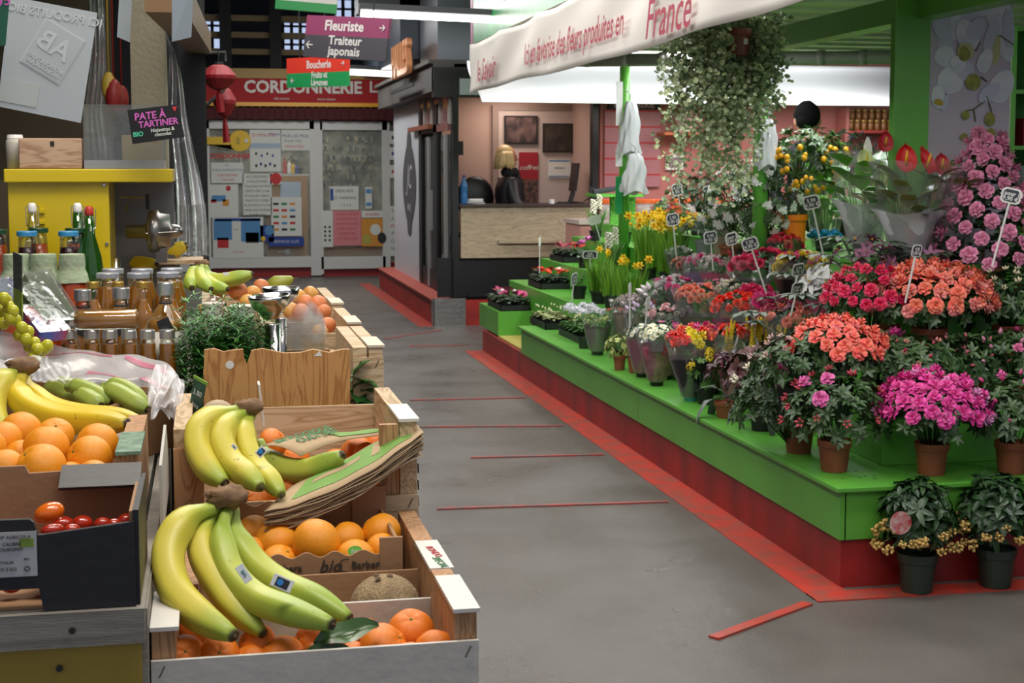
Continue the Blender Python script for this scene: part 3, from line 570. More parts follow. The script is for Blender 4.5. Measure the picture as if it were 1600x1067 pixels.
fsb('shelf_bracket', GREEN, (3.66, 3.9, 13.2, 13.24, 1.01, 1.385)); fsb('side_shelf', GREEN, (3.47, 3.92, 13.0, YE, 1.385, 1.41))
def lane(px, k, off=.15):
    p = at(px, 450, x=TX[k]+off); return Vector((p.x, p.y, TZ[k]))
def flane(px, k, off=.15):
    p = at(px, 600, y=TY[k]+off); return Vector((p.x, p.y, TZ[k]))
# ---- stall frame: posts, beams, column
MB().tube([(3.3, 8.5, .81), (3.3, 8.5, 2.34)], .047, 14).build('post', GREEN, label='green post behind the hanging ivy', cat='post', smooth=True)
pA = thing('post', 'slim round green post with taped papers near the kiosk', 'post', (3.3, 11.5, .81)); MB().tube([(0, 0, 0), (0, 0, 1.8)], .042, 14).build('pole', GREEN, pA, smooth=True)
for dz, h, m_ in ((1.35, .35, WHITE), (.92, .14, WHITE), (.62, .3, sgr)): MB().bx(-.085, -.03, -.05, -.046, dz-h/2, dz+h/2).build('taped_paper', m_, pA)
bm = MB().bx(3.24, 3.36, 5.0, 8.55, 2.34, 2.46).build('green_beam', GREEN, label='horizontal green beam running from the ivy post to the column', cat='beam')
x0, x1 = at(1397, 150, y=6.4).x, at(1452, 150, y=6.4).x
MB().bx(x0, x1, 6.4, 6.45, 1.01, 2.62).build('green_column', GREEN, label='broad glossy green column left of the orchid panel', cat='column', bev=.003)
# orchid panel
op = thing('orchid_panel', 'tall printed panel of white orchids and buds over water', 'panel', (at(1517, 100, y=6.66).x, 6.66, 1.01))
pwid = (at(1582, 100, y=6.66).x-at(1455, 100, y=6.66).x)/2
MB().bx(-pwid, pwid, 0, .02, 0, 2.0).build('panel_sheet', mat('panel_lilac', '#cdbfd0', .6, col2='#beb4c6', vs=2), op)
o1 = mat('print_petal', '#e6e7f0', .5, col2='#cfd1e0', vs=6); o2 = mat('print_petal_shade', '#c6c8dc', .4); o3 = mat('print_bud', '#a3a03a', .4, col2='#7d7f35', vs=30); o4 = mat('print_stem', '#5f6338', .5); o5 = mat('print_cream', '#c4be8c', .4)
def pp(px, py): p = at(px, py, y=6.66); return (p.x-op.location.x, p.z-1.01)
petk = [0]
def blob(px, py, rx, ry, rot, m, name='printed_petal', k=0):
    petk[0] += 1; x, z = pp(px, py); p = at(px, py, y=6.66); a, b_ = span(rx, p), span(ry, p); e = -.0006-.0004*petk[0]
    pts = [(a*cos(t)*(1-.12*sin(t)), b_*sin(t)) for t in [2*pi*i/22 for i in range(22)]]
    q = MB().poly(pts, .0008, FRONT @ Matrix.Rotation(rot, 4, 'Z')); return q.build(name, m, op, loc=(x, e, z))
for a in ((1490, 30, 24, 32, .3, o1), (1520, 30, 20, 24, 0, o2), (1560, 20, 22, 40, .4, o1), (1535, 5, 25, 20, 0, o1), (1478, 72, 14, 24, 0, o2), (1476, 88, 18, 16, 0, o1), (1550, 62, 14, 32, -.2, o2), (1570, 70, 12, 26, .3, o1), (1556, 78, 7, 24, -.1, o5),
          (1484, 125, 22, 22, 0, o1), (1508, 110, 14, 16, 0, o2), (1564, 135, 20, 28, -.5, o1), (1465, 152, 12, 18, .2, o1), (1470, 30, 16, 30, .1, o2), (1510, 55, 18, 26, .5, o1), (1538, 95, 12, 20, -.4, o1), (1575, 45, 10, 30, .1, o2), (1495, 100, 12, 14, .9, o1), (1525, 45, 14, 20, -.6, o2), (1545, 145, 12, 22, -.9, o2), (1476, 160, 5, 14, -.3, o2)): blob(*a)
for a in ((1507, 80, 14, 14, .3, o5), (1505, 84, 10, 12, .2, o3), (1519, 128, 13, 13, 0, o3), (1507, 180, 7, 7, 0, o3), (1545, 186, 9, 11, 0, o3), (1546, 210, 9, 10, 0, mat('print_reflection', '#97934a', .5)), (1505, 214, 7, 6, 0, mat('print_reflection', '#97934a', .5)), (1465, 160, 8, 5, -.3, mat('print_yellow', '#bfa02a', .5))): blob(*a, name='printed_bud')
for pts in (((1538, 158), (1520, 171), (1509, 173)), ((1520, 171), (1523, 190)), ((1540, 150), (1547, 170), (1548, 178)), ((1531, 120), (1541, 128)), ((1523, 80), (1530, 66)), ((1560, 55), (1582, 70))):
    q = MB().tube([Vector((pp(*p)[0], -.008, pp(*p)[1])) for p in pts], .0035, 5); q.build('printed_stem', o4, op)
# shelf unit on the far right
su = thing('shelf_unit', 'green shelf unit at the right edge with boxes and jars', 'shelf', (at(1592, 200, y=6.9).x, 6.9, 1.01), radians(-30))
MB().bx(-.045, -.02, -.14, .14, 0, 1.35).build('side_panel', GREEN, su)
MB().bx(-.02, .7, .12, .14, 0, 1.35).build('back_panel', mat('green_dark_board', '#2f7d1e', .6), su)
for z in (.06, .30, .52, .74, 1.02, 1.33): MB().bx(-.02, .7, -.14, .12, z-.01, z+.01).build('shelf', GREEN, su)
o = su.location
tag(MB().box((.07, 0, .07), (.14, .12, .14)).build('gift_box', mat('box_red', '#8f1420', .5), loc=(o.x-.01, 6.9, 1.01+.75)), 'dark red box on the upper shelf of the green unit', 'box')
tag(MB().box((.09, 0, .06), (.18, .14, .12)).build('white_box', mat('box_white', '#c9ccd6', .5), loc=(o.x-.015, 6.88, 1.01+.53)), 'white box with magenta top on the middle shelf of the green unit', 'box')
tag(MB().lathe([(.02, 0), (.022, .05), (.015, .06), (.015, .075)], 12).build('small_jar', mat('jar_tan', '#b79a7a', .3), loc=(o.x+.015, 6.84, 1.01+.31), smooth=True), 'small tan jar on the lower shelf of the green unit', 'jar')
# ---- ceiling, banner, fascia
cm = mat('canopy_panel', '#a39d94', .6); struct('ceiling_canopy', MB().bx(2.36, 6.4, 3.5, 12.4, 2.62, 2.66), cm)
q = MB()
for i in range(22): q.bx(2.4, 6.3, 3.7+.4*i, 3.715+.4*i, 2.6, 2.62)
struct('ceiling_battens', q, mat('batten_pale', '#c4c0b8', .5))
ban = mat('banner_cloth', '#dcd6ce', .75); script = mat('banner_script', '#a8324a', .6)
bn = thing('banner', 'long creased off-white banner with red script about flowers produced in France', 'banner', (2.3, 8.5, 2.5))
Y0, Y1 = 3.4, 12.95
def bfn(u, v):
    y = Y0+(Y1-Y0)*u; sag = .05*abs(sin(u*pi*3.2+.4)) ; zt_ = 2.735-.03*abs(sin(u*pi*7)); zb_ = 2.29+.012*sin(u*9)
    f = .008*sin(u*60+3*v)*(.3+v)+.012*sin(u*23)*v+.008*sin(u*41+6*v)
    if u > .97: zb_ -= .0; f -= .0
    return Vector((-f*.9-.01, y-8.5, zt_+(zb_-zt_)*(1-v) - 2.5 if False else zb_+(zt_-zb_)*v-2.5-.006*sin(u*31)*(1-v)))
MB().grid(bfn, 150, 10).build('banner_cloth', ban, bn, smooth=True, solid=.004)
def on_banner(body, y, size, sx=1):
    text(body, size, (-.045, y-8.5, (2.45 if y > 8 else 2.405)-2.5), script, bn, basis=SIDE, shear=.35, sx=sx, bold=.002, name='script_lettering')
on_banner('Ici en favorise des fleurs produites en', 9.2, .22, .78); on_banner('France', 7.12, .29, .95); on_banner('le Savoir', 12.0, .26, .9)
fg = mat('fascia_green', '#1f7d45', .3, col2='#2f9355', vs=6); fp = mat('fascia_purple', '#8c3560', .4)
fa = thing('fascia_sign', 'glossy green shop fascia with purple stripes above the white banner', 'sign', (2.36, 8.5, 2.75))
MB().bx(0, .04, -5.2, 4.75, 0, .9).build('fascia_board', fg, fa); MB().bx(-.012, .045, -5.2, 4.75, -.02, .0).build('bottom_edge', mat('fascia_edge', '#5d5238', .6), fa)
MB().bx(-.003, 0, 4.65, 4.76, 0, .9).build('end_stripe', fp, fa)
q = MB(); R = Matrix.Rotation(radians(14), 3, 'X'); q.box((-.003, 2.3, .36), (.005, 3.2, .07), R=R); q.build('diagonal_stripe', fp, fa)
text('Le Jardin', .42, (-.004, 2.9, .45), mat('fascia_letter', '#9cb8a0', .5), fa, basis=SIDE, shear=.35, sx=1.3)
struct('wall_fascia_end', MB().bx(2.4, 6.4, 13.25, 13.3, 2.75, 3.65), fg)
# white hood
hood = mat('white_hood', '#f2f3f5', .45)
q = MB()
def hfn(u, v):
    a = v*pi/2; return Vector((2.33+u*4.2, 12.55+.75*sin(a), 2.215+.42*(1-cos(a)) if False else 2.215+.40*v**.8))
q.grid(hfn, 4, 10); q.build('white_hood', hood, smooth=True, solid=.01, label='curved white awning hood glowing behind the green posts', cat='awning')
for i, (a, b_) in enumerate(((930, 1000), (1002, 1068), (1284, 1342), (1364, 1420))):
    p, r_ = at(a, 89 if i < 2 else 93, y=12.1), at(b_, 89 if i < 2 else 95, y=12.1)
    tube_lamp(('leftmost fluorescent tube of the flower stall', 'fluorescent tube right of the slim green post', 'fluorescent tube between the ivy and the column', 'fluorescent tube partly hidden by the broad green column')[i], p, r_, .03, group='flower stall tube lamps')
area('hood_wash', (4.6, 11.7, 2.5), (4.6, .3), 85, (.96, .98, 1), (radians(55), 0, 0))
q = MB(); q.tube([(2.6, 11.6, 2.5), (6, 9.2, 2.42)], .05, 8); 
for i in range(14): q.tube([(2.7+.25*i-.02, 11.53-.177*i, 2.5-.006*i), (2.7+.25*i+.02, 11.5-.177*i, 2.5-.006*i)], .056, 8)
q.build('cable_duct', mat('grey_duct', '#8e8c88', .5), label='grey ribbed cable duct under the stall ceiling', cat='duct', smooth=True)
# ---- neighbouring butcher stall
pinkw = mat('butcher_pink', '#b5736c', .6); YB = 15.4
struct('wall_butcher', MB().bx(4.15, 9.5, YB, YB+.1, 0, 2.9), pinkw)
bc = thing('butcher_counter', 'pink butcher counter with pale top behind the flower stand', 'counter', (5.6, 14.2, 0)); MB().bx(-2.05, 2.6, -.3, .3, 0, 1.1).build('counter_body', mat('counter_pink', '#c98d86', .4), bc); MB().bx(-2.07, 2.62, -.33, .33, 1.1, 1.14).build('counter_top', mat('counter_pale', '#c7b6ae', .3), bc)
def brect(r, y=YB): return rect(r, y)
x0, x1, z0, z1 = rect((950, 158, 1030, 171), YB-.03); t = thing('butcher_sign', 'dark butcher sign ending in ERIE behind the ivy', 'sign', ((x0+x1)/2, YB-.03, (z0+z1)/2)); MB().bx(x0-t.location.x, x1-t.location.x, -.02, .02, -.05, .05).build('board', mat('sign_black', '#2a1c20', .5), t); text('BOUCHERIE', .085, (.0, -.022, 0), mat('sign_rose', '#c9a5a0', .5), t, sx=1.0, bold=.001)
x0, x1, z0, z1 = rect((944, 172, 1032, 292), YB-.03); t = thing('menu_board', 'pink butcher price board with red rules under the dark sign', 'board', ((x0+x1)/2, YB-.03, (z0+z1)/2)); a = (x1-x0)/2; b_ = (z1-z0)/2; MB().bx(-a, a, -.01, .01, -b_, b_).build('panel', mat('menu_pink', '#a9747a', .5), t)
for i in range(5): MB().bx(-a, a, -.014, -.01, b_-.02-.17*i, b_-.005-.17*i).build('red_rule', pr, t)
for i in range(4): text('- - -   - -', .05, (.1, -.012, b_-.1-.17*i), pk, t)
shf = thing('jar_shelf', 'pink shelf unit carrying rows of jars left of the broad green column', 'shelf', (at(1362, 200, y=YB-.15).x, YB-.15, 0)); zs = at(1362, 204, y=YB-.15).z
MB().bx(-.32, .5, -.12, .14, zs-.03, zs).build('shelf_board', mat('shelf_rose', '#a8403e', .5), shf); MB().bx(-.36, -.32, -.12, .14, 1.14, 2.3).build('upright', pinkw, shf); MB().bx(-.32, .5, .12, .14, 1.14, 2.3).build('back', mat('shelf_back', '#7a4a44', .7), shf); MB().bx(-.32, .5, -.12, .14, zs-.4, zs-.37).build('shelf_board', mat('shelf_rose', '#a8403e', .5), shf)
jm = mat('jar_brown', '#9a6a3c', .3); jl = mat('jar_lid_gold', '#b99a5c', .35, .4)
j0 = thing('preserve_jar', 'small brown preserve jar on the pink shelf', 'jar', (0, 0, 0), 0, 'preserve jars on the pink butcher shelf')
MB().lathe([(.03, 0), (.034, .02), (.034, .08), (.028, .095)], 10).build('jar_body', jm, j0, smooth=True); MB().lathe([(.031, .095), (.031, .115)], 10).build('lid', jl, j0)
n_ = 0
for row in range(2):
    for i in range(9):
        if row == 1 and i in (1, 5): continue
        pos = (shf.location.x-.27+.078*i+.01*row, YB-.19+.12*row, zs+.0)
        if row == 0 or True:
            z_ = zs if row == 0 else zs
            (j0 if n_ == 0 else dup(j0)).location = pos; n_ += 1
for i in range(6): dup(j0, (shf.location.x-.23+.078*i, YB-.13, zs+.116))
# orange-lidded tubs on the butcher counter
tb = thing('plastic_tub', 'clear plastic tub with orange lid on the butcher counter', 'tub', (0, 0, 0), 0, 'orange lidded tubs on the butcher counter')
MB().lathe([(.085, 0), (.1, .16)], 16).build('tub_body', mat('clear_tub', '#c9c4c0', .2, alpha=.55), tb, smooth=True); MB().lathe([(.108, .16), (.108, .19), (.1, .2)], 16).build('lid', mat('orange_lid', '#d8602a', .35), tb)
for i, px in enumerate((952, 1010, 1030, 1052, 1075, 1100, 1121)):
    p = at(px, 290, y=14.0); (tb if i == 0 else dup(tb)).location = (p.x, 14.0, 1.14)
for i, (px, py, w, h) in enumerate(((1072, 207, .3, .22), (1062, 255, .2, .14))):
    p = at(px, py, y=YB-.2); t = thing('wall_shelf' if i == 0 else 'greeting_card', ('wooden wall shelf with a white cone behind the ivy', 'white framed card behind the ivy')[i], ('shelf', 'card')[i], (p.x, p.y, p.z))
    if i == 0: MB().bx(-.28, .22, -.12, .2, -.03, 0).build('board', mat('shelf_orange', '#b0653a', .5), t); MB().lathe([(.11, 0), (.06, .28)], 12).build('paper_cone', mat('cone_rose', '#c2a39c', .6), t); MB().bx(.3, .33, .1, .2, -.9, .5).build('upright', mat('upright_brown', '#6b4a44', .6), t)
    else: MB().bx(-.1, .1, .16, .2, -.07, .09).build('frame', WHITE, t); MB().bx(-.07, .07, .155, .16, -.045, .065).build('card', mat('card_grey', '#8a7f80', .6), t)
# white bags on post A and B, device on the side shelf
bagm = mat('white_bag', '#c9cccd', .4, alpha=.95, bump=.6, bs=14)
def bag(label, px, py0, py1, w, y):
    a = at(px, py0, y=y); c = at(px, py1, y=y); t = thing('plastic_bags', label, 'bags', (a.x, y, a.z)); h = a.z-c.z; w = span(w, a)
    rng = random.Random(int(px))
    def fn(u, v):
        A = 2*pi*u; k = (.3+.7*v**.5)*w/2*(1+.2*sin(5*A+7*v)+.1*sin(9*A-5*v)); return Vector((k*cos(A)+.006*sin(6*v), k*.45*sin(A), -h*v+.02*sin(3*A)*v))
    MB().grid(fn, 32, 14).build('bag_sheet', bagm, t, smooth=True)
    MB().tube([(0, 0, -.02), (0, -.01, .05), (-.04, 0, .09)], .006, 5).build('hanging_loop', bagm, t); return t
bag('white roll of plastic bags hanging on the slim green post', 985, 158, 240, 34, 11.4); bag('lower white crumpled bags standing by the slim green post', 992, 240, 302, 40, 11.3); bag('translucent white bags hanging on the ivy post', 1200, 186, 262, 34, 8.4)
p = at(965, 296, z=1.2); t = thing('card_terminal', 'black handheld device lying on the small green side shelf', 'device', (3.58, 13.15, 1.412)); MB().box((0, 0, .03), (.22, .09, .045), R=Matrix.Rotation(-.15, 3, 'Y')).build('case', pk, t, bev=.01); MB().tube([(-.1, 0, .04), (-.13, 0, .06), (-.12, 0, .01)], .008, 6).build('cord', pk, t)
# man behind the stand
mp = at(1262, 188, y=10.2); mn = thing('person', 'person with short black hair and dark coat seen from behind, beyond the citrus tree', 'person', (mp.x, 10.2, TZ[4])); hz_ = mp.z-TZ[4]
# flower_stand depth ends at 13.4: the person stands on the inner platform
sk('body', [((0, 0, hz_-.62), .14), ((0, 0, hz_-.42), (.16, .12)), ((0, 0, hz_-.24), (.15, .1)), ((0, 0, hz_-.14), .06), ((-.2, 0, hz_-.3), .07), ((-.26, .02, hz_-.52), .055), ((-.2, -.12, hz_-.66), .04), ((.2, 0, hz_-.3), .07), ((.26, .02, hz_-.52), .055), ((.2, -.12, hz_-.66), .04), ((-.09, 0, hz_-.78), .07), ((.09, 0, hz_-.78), .07), ((-.09, 0, .02), .06), ((.09, 0, .02), .06)],
   [(0, 1), (1, 2), (2, 3), (2, 4), (4, 5), (5, 6), (2, 7), (7, 8), (8, 9), (0, 10), (0, 11), (10, 12), (11, 13)], mat('coat_black', '#1b1b22', .7), mn)
headmesh(mn, hz_-.01, radians(60), .95); q = MB().ball((-.012, -.012, hz_+.035), (.098, .098, .108), u=24, w=18, fn=lambda v: 1+.03*sin(9*v.x+4*v.z)*sin(7*v.y)).ball((-.03, -.035, hz_-.0), (.078, .074, .07)); q.build('hair', mat('hair_black', '#0b0a0b', .85, bump=1, bs=120, spec=.2), mn, smooth=True)
for sx_ in (-1, 1): MB().ball((0, 0, 0), (.012, .02, .032)).build('ear', skin, mn, smooth=True, loc=(sx_*.094-.005, -.01, hz_-.01))
for sx_ in (-1, 1): hand(mn, (sx_*.2, -.14, hz_-.67))

# ================================================================ PLANTS
rng = random.Random(11)
TERRA = mat('terracotta_plastic', '#8f4f34', .55, var=.15, vs=20); DKG = mat('dark_green_pot', '#2a352c', .45); BPOT = mat('black_pot', '#19191b', .5); SOIL = mat('potting_soil', '#1d140e', .95, bump=.6, bs=120)
def leafm(name, c, isl=.35, rough=.4, **k): return mat(name, c, rough, island=isl, sss=0, **k)
LF = leafm('azalea_leaf', '#36512b'); LFG = leafm('grey_green_leaf', '#5b6d58'); LFD = leafm('dark_leaf', '#264222'); LFB = leafm('bright_leaf', '#5f8a2c'); LFY = leafm('variegated_leaf', '#a3b064'); LFP = leafm('plum_leaf', '#4a2632'); LFM = leafm('mid_leaf', '#476f30')
LFI = leafm('ivy_leaf', '#87a066', .5, col2='#cdd6b2', vs=60); GRS = leafm('blade_green', '#6a9a2e', .3)
def addpot(par, r, h, m, z=0):
    MB().lathe([(r*.74, z), (r*.76, z+.002), (r*.92, z+h*.78), (r, z+h*.79), (r*1.02, z+h), (r*.94, z+h), (r*.92, z+h*.9)], 22).build('pot', m, par, smooth=False)
    MB().lathe([(r*.9, z+h*.88), (0, z+h*.9)], 14).build('soil', SOIL, par)
def domept(r, R, H, c, lo=-.25):
    a = r.uniform(0, 2*pi); s_ = r.uniform(lo, 1); q = math.sqrt(max(0, 1-min(s_, 1)**2)); k = r.uniform(.72, 1.0)
    n = Vector((q*cos(a), q*sin(a), s_)); return Vector((c[0]+n.x*R*k, c[1]+n.y*R*k, c[2]+n.z*H*k)), n
def rosettes(par, R, H, c, n, ln, w, m, seed, per=6, lo=-.25, droop=.2, name='foliage', stems=True):
    r = random.Random(seed); q = MB()
    for i in range(n):
        p, nn = domept(r, R, H, c, lo); nn = (nn+Vector((r.uniform(-.3, .3), r.uniform(-.3, .3), .35))).normalized()
        t1 = nn.orthogonal().normalized(); t2 = nn.cross(t1); ph = r.uniform(0, 6)
        for j in range(per):
            a = ph+j*2.4; d = t1*cos(a)+t2*sin(a)+nn*r.uniform(.1, .7); q.leaf(p, d, nn, ln*r.uniform(.7, 1.15), w*r.uniform(.8, 1.1), 0, droop)
        if stems and i % 3 == 0: q.tube([Vector((c[0]*.3, c[1]*.3, c[2]-H*.9)), (Vector(c)+p)/2, p], .0022, 4, 1)
    return q.build(name, [m, LFD], par, smooth=True)
_B = {}
def blossom(kind, col, s=.026, col2=None):
    key = (kind, col, s)
    if key in _B: return _B[key]
    m = mat('petal_'+col.strip('#')+(col2 or '').strip('#'), col, .5, island=.18, col2=col2, vs=60) if col else None
    r = random.Random(hash(kind) % 97 if False else len(kind)); q = MB(); ms = [m, mat('yellow_eye', '#d8a81c', .6), LFM]
    if kind == 'ruffle':
        for ring, (k, rad, lift) in enumerate(((5, 1, .15), (5, .8, .55), (4, .5, 1.0))):
            for i in range(k):
                a = 2*pi*i/k+ring*.6; b0 = Vector((0, 0, .1*s*ring))
                u = Vector((cos(a), sin(a), 0)); v = Vector((-sin(a), cos(a), 0)); o_ = [b0]
                for t, wd in ((.45, .32), (.85, .52), (1.05, .3)):
                    for e in (-1, 0, 1): o_.append(b0+u*(rad*s*t)+v*(wd*s*e*rad)+Vector((0, 0, lift*s*t*(1 if t < 1 else .75)+(.14*s if e else 0)*((i+ring) % 2*2-1))))
                q.add(o_, [(0, 1, 2), (0, 2, 3), (1, 4, 5, 2), (2, 5, 6, 3), (4, 7, 8, 5), (5, 8, 9, 6)])
    elif kind == 'primula':
        for i in range(5):
            a = 2*pi*i/5; u = Vector((cos(a), sin(a), .12)); v = Vector((-sin(a), cos(a), 0))
            q.add([(0, 0, 0), u*s*.5-v*s*.42, u*s*.6, u*s*.5+v*s*.42, u*s-v*s*.38, u*s*.9, u*s+v*s*.38], [(0, 1, 2), (0, 2, 3), (1, 4, 5, 2), (2, 5, 6, 3)])
        q.lathe([(.24*s, .06*s), (.1*s, .14*s), (0, .14*s)], 8, 1)
    elif kind == 'daffodil':
        for i in range(6):
            a = pi*i/3; q.leaf((0, 0, 0), (cos(a), sin(a), .1), (0, 0, 1), s, s*.5, 0, .1)
        q.shell([(.16*s, 0), (.22*s, .3*s), (.34*s, .62*s)], 10, 0, ruffle=.1, rk=5)
    elif kind == 'cluster':    # dense head of tiny florets
        for i in range(46):
            p, n = domept(r, s, s*.6, (0, 0, 0), 0); q.M = Matrix.Translation(p) @ n.to_track_quat('Z', 'X').to_matrix().to_4x4()
            for j in range(4):
                a = pi/2*j+i; q.leaf((0, 0, 0), (cos(a), sin(a), .5), (0, 0, 1), s*.22, s*.2, 0, .3)
        q.M = None
    elif kind == 'bud': q.lathe([(.1*s, -.2*s), (.42*s, .3*s), (.36*s, .8*s), (0, 1.4*s)], 6)
    elif kind == 'budcluster':
        for i in range(5):
            a = i*1.26; q.lathe([(.1*s, 0), (.34*s, .5*s), (.25*s, .95*s), (0, 1.35*s)], 6, c=(cos(a)*.45*s, sin(a)*.45*s, 0), R=Euler((-.5*sin(a), .5*cos(a), 0)).to_matrix())
    elif kind == 'rose':
        for ring in range(4):
            for i in range(4+ring):
                a = 2*pi*i/(4+ring)+ring; rr = s*(.18+.24*ring); u = Vector((cos(a), sin(a), 0)); v = Vector((-sin(a), cos(a), 0)); h = s*(.75-.16*ring)
                q.add([u*rr*.5-v*s*.25, u*rr*.5+v*s*.25, u*rr+v*s*(.2+.12*ring)+Vector((0, 0, h)), u*rr*1.12+Vector((0, 0, h*1.1)), u*rr-v*s*(.2+.12*ring)+Vector((0, 0, h))], [(0, 1, 2, 3), (0, 3, 4)])
    elif kind == 'spathe':
        q.grid(lambda u, v: Vector(((u-.5)*s*1.5*math.sqrt(max(0, sin(pi*min(v+.12, 1))))*(1-.2*v), s*(v*2-.5), s*(.35*(2*u-1)**2+.25*v*v))), 8, 10); q.tube([(0, 0, .05*s), (0, .3*s, .5*s), (0, .6*s, .9*s)], [.09*s, .1*s, .05*s], 7, 1)
    elif kind == 'hood':   # upright white spathe of a peace lily
        q.grid(lambda u, v: Vector(((u-.5)*s*.9*sin(pi*min(1, v*.92+.04))**.8, -s*.25*(1-(2*u-1)**2)*sin(pi*v)+.1*s*v, s*2.6*v)), 8, 12); q.tube([(0, -.15*s, .4*s), (0, -.15*s, 1.3*s)], .06*s, 6, 1)
    elif kind == 'star':
        for i in range(6): a = pi*i/3; q.leaf((0, 0, 0), (cos(a), sin(a), .5), (0, 0, 1), s, s*.42, 0, .35)
        q.lathe([(.08*s, 0), (.05*s, .4*s), (0, .45*s)], 6, 1)
    elif kind == 'cyclamen':
        for i in range(6): a = pi*i/3+r.uniform(-.2, .2); q.leaf((0, 0, 0), (cos(a)*.6, sin(a)*.6, 1), (cos(a), sin(a), 0), s*1.25, s*.8, 0, -.2)
    elif kind == 'spike':
        for i in range(60): z_ = i/60; a = i*2.4; rr = s*.16*(1.1-z_); q.ball((rr*cos(a), rr*sin(a), z_*s*2), s*.085*(1.2-z_*.6), 0, 5, 4)
    elif kind == 'berries':
        for i in range(15): p, n = domept(r, s, s*.75, (0, 0, 0), -1); q.ball(p, s*.3, 0, 8, 6)
    elif kind == 'starlets':
        for i in range(7):
            a = i*2.4; rr = s*.55*math.sqrt(i/7); q.M = Matrix.Translation((rr*cos(a), rr*sin(a), -.2*rr))
            for j in range(5): b_ = 2*pi*j/5; q.leaf((0, 0, 0), (cos(b_), sin(b_), .3), (0, 0, 1), s*.36, s*.2, 0, .2)
        q.M = None
    _B[key] = q.data(ms, kind not in ('cluster',)); return _B[key]
def bloom_at(par, me, pts, name='blossom', up=.0, tilt=.4, seed=1, scale=(.85, 1.15)):
    r = random.Random(seed)
    for p, n in pts:
        n = (Vector(n)+Vector((r.uniform(-tilt, tilt), r.uniform(-tilt, tilt), up))).normalized()
        R = n.to_track_quat('Z', 'Y').to_matrix().to_4x4() @ Matrix.Rotation(r.uniform(0, 6.28), 4, 'Z')
        s_ = r.uniform(*scale); put(name, me, par, M=Matrix.Translation(p) @ R @ Matrix.Diagonal((s_, s_, s_, 1)))
def dome_pts(n, R, H, c, seed, lo=.1, amin=None, amax=None, k=1.0):
    r = random.Random(seed); o_ = []
    while len(o_) < n:
        a = r.uniform(amin if amin is not None else 0, amax if amax is not None else 2*pi); s_ = r.uniform(lo, 1); q_ = math.sqrt(1-s_*s_)
        nn = Vector((q_*cos(a), q_*sin(a), s_)); o_.append((Vector((c[0]+nn.x*R*k, c[1]+nn.y*R*k, c[2]+nn.z*H*k)), nn))
    # spread out a little
    for it in range(6):
        for i in range(len(o_)):
            p, nn = o_[i]; f = Vector()
            for j in range(len(o_)):
                if i != j:
                    d = p-o_[j][0]; L_ = max(d.length, .003)
                    if L_ < R*.35: f += d/L_*(R*.35-L_)*.25
            p2 = p+f; rel = Vector(((p2.x-c[0])/R, (p2.y-c[1])/R, (p2.z-c[2])/H)); 
            if rel.length > 0: rel.normalize()
            if rel.z < lo-.05: continue
            o_[i] = (Vector((c[0]+rel.x*R*k, c[1]+rel.y*R*k, c[2]+rel.z*H*k)), rel)
    return o_
CAMA = lambda p: math.atan2(-p.y, -p.x)     # direction from a plant to the camera
def azalea(label, p, R, H, potr=.07, poth=.13, potm=TERRA, n=80, lf=LF, blooms=(), ln=.042, group=None, kind='ruffle', name='potted_azalea', off=(0, 0), top=0, cat='potted plant'):
    t = thing(name, label, cat, p, 0, group); sd = int(abs(p[0]*1000+p[1]*777)) % 9999
    R *= 1.2; H *= 1.12; n = int(n*1.45); addpot(t, potr, poth, potm); c = (off[0], off[1], poth+H*.35+top)
    rosettes(t, R, H, c, n, ln, ln*.42, lf, sd)
    a0 = CAMA(p)
    for i, (nb, kd_, col, s_, lo, spread) in enumerate(blooms):
        pts = dome_pts(nb, R, H, c, sd+i*7, lo, a0-spread, a0+spread, 1.02); bloom_at(t, blossom(kd_, col, s_), pts, {'bud': 'bud', 'budcluster': 'bud_cluster'}.get(kd_, 'blossom'), seed=sd+i, up=.1)
    return t
PI_ = pi
# front row on the deck
def base(px, py, k=0): q = at(px, py, z=TZ[k]); return Vector((q.x, q.y, TZ[k]))
azalea('azalea with creamy white buds in a brown pot near the deck corner', base(1248, 706), .19, .19, lf=LF, n=95, off=(-.09, .0), blooms=((12, 'budcluster', '#ddd6bd', .017, .35, 1.6), (1, 'ruffle', '#d5559a', .035, .0, .1)))
azalea('azalea with red and pink buds in the brown pot closest to the deck corner', base(1303, 735), .18, .19, n=95, blooms=((14, 'budcluster', '#b8434f', .016, .1, 1.7), (3, 'ruffle', '#cf5c9c', .03, .4, 1.2)))
azalea('azalea covered with deep pink blossoms in a brown pot in the front row', base(1455, 740), .18, .17, n=90, top=.02, blooms=((42, 'ruffle', '#d23d90', .032, .25, 1.9), (8, 'ruffle', '#dd9cc8', .028, .1, 1.6), (6, 'bud', '#c03060', .014, .0, 1.6)))
azalea('azalea with a few pink buds at the right end of the front row', base(1580, 738), .17, .18, n=90, blooms=((11, 'bud', '#c9447c', .018, .1, 1.9), (3, 'ruffle', '#d66aa6', .022, .5, 1.9)))
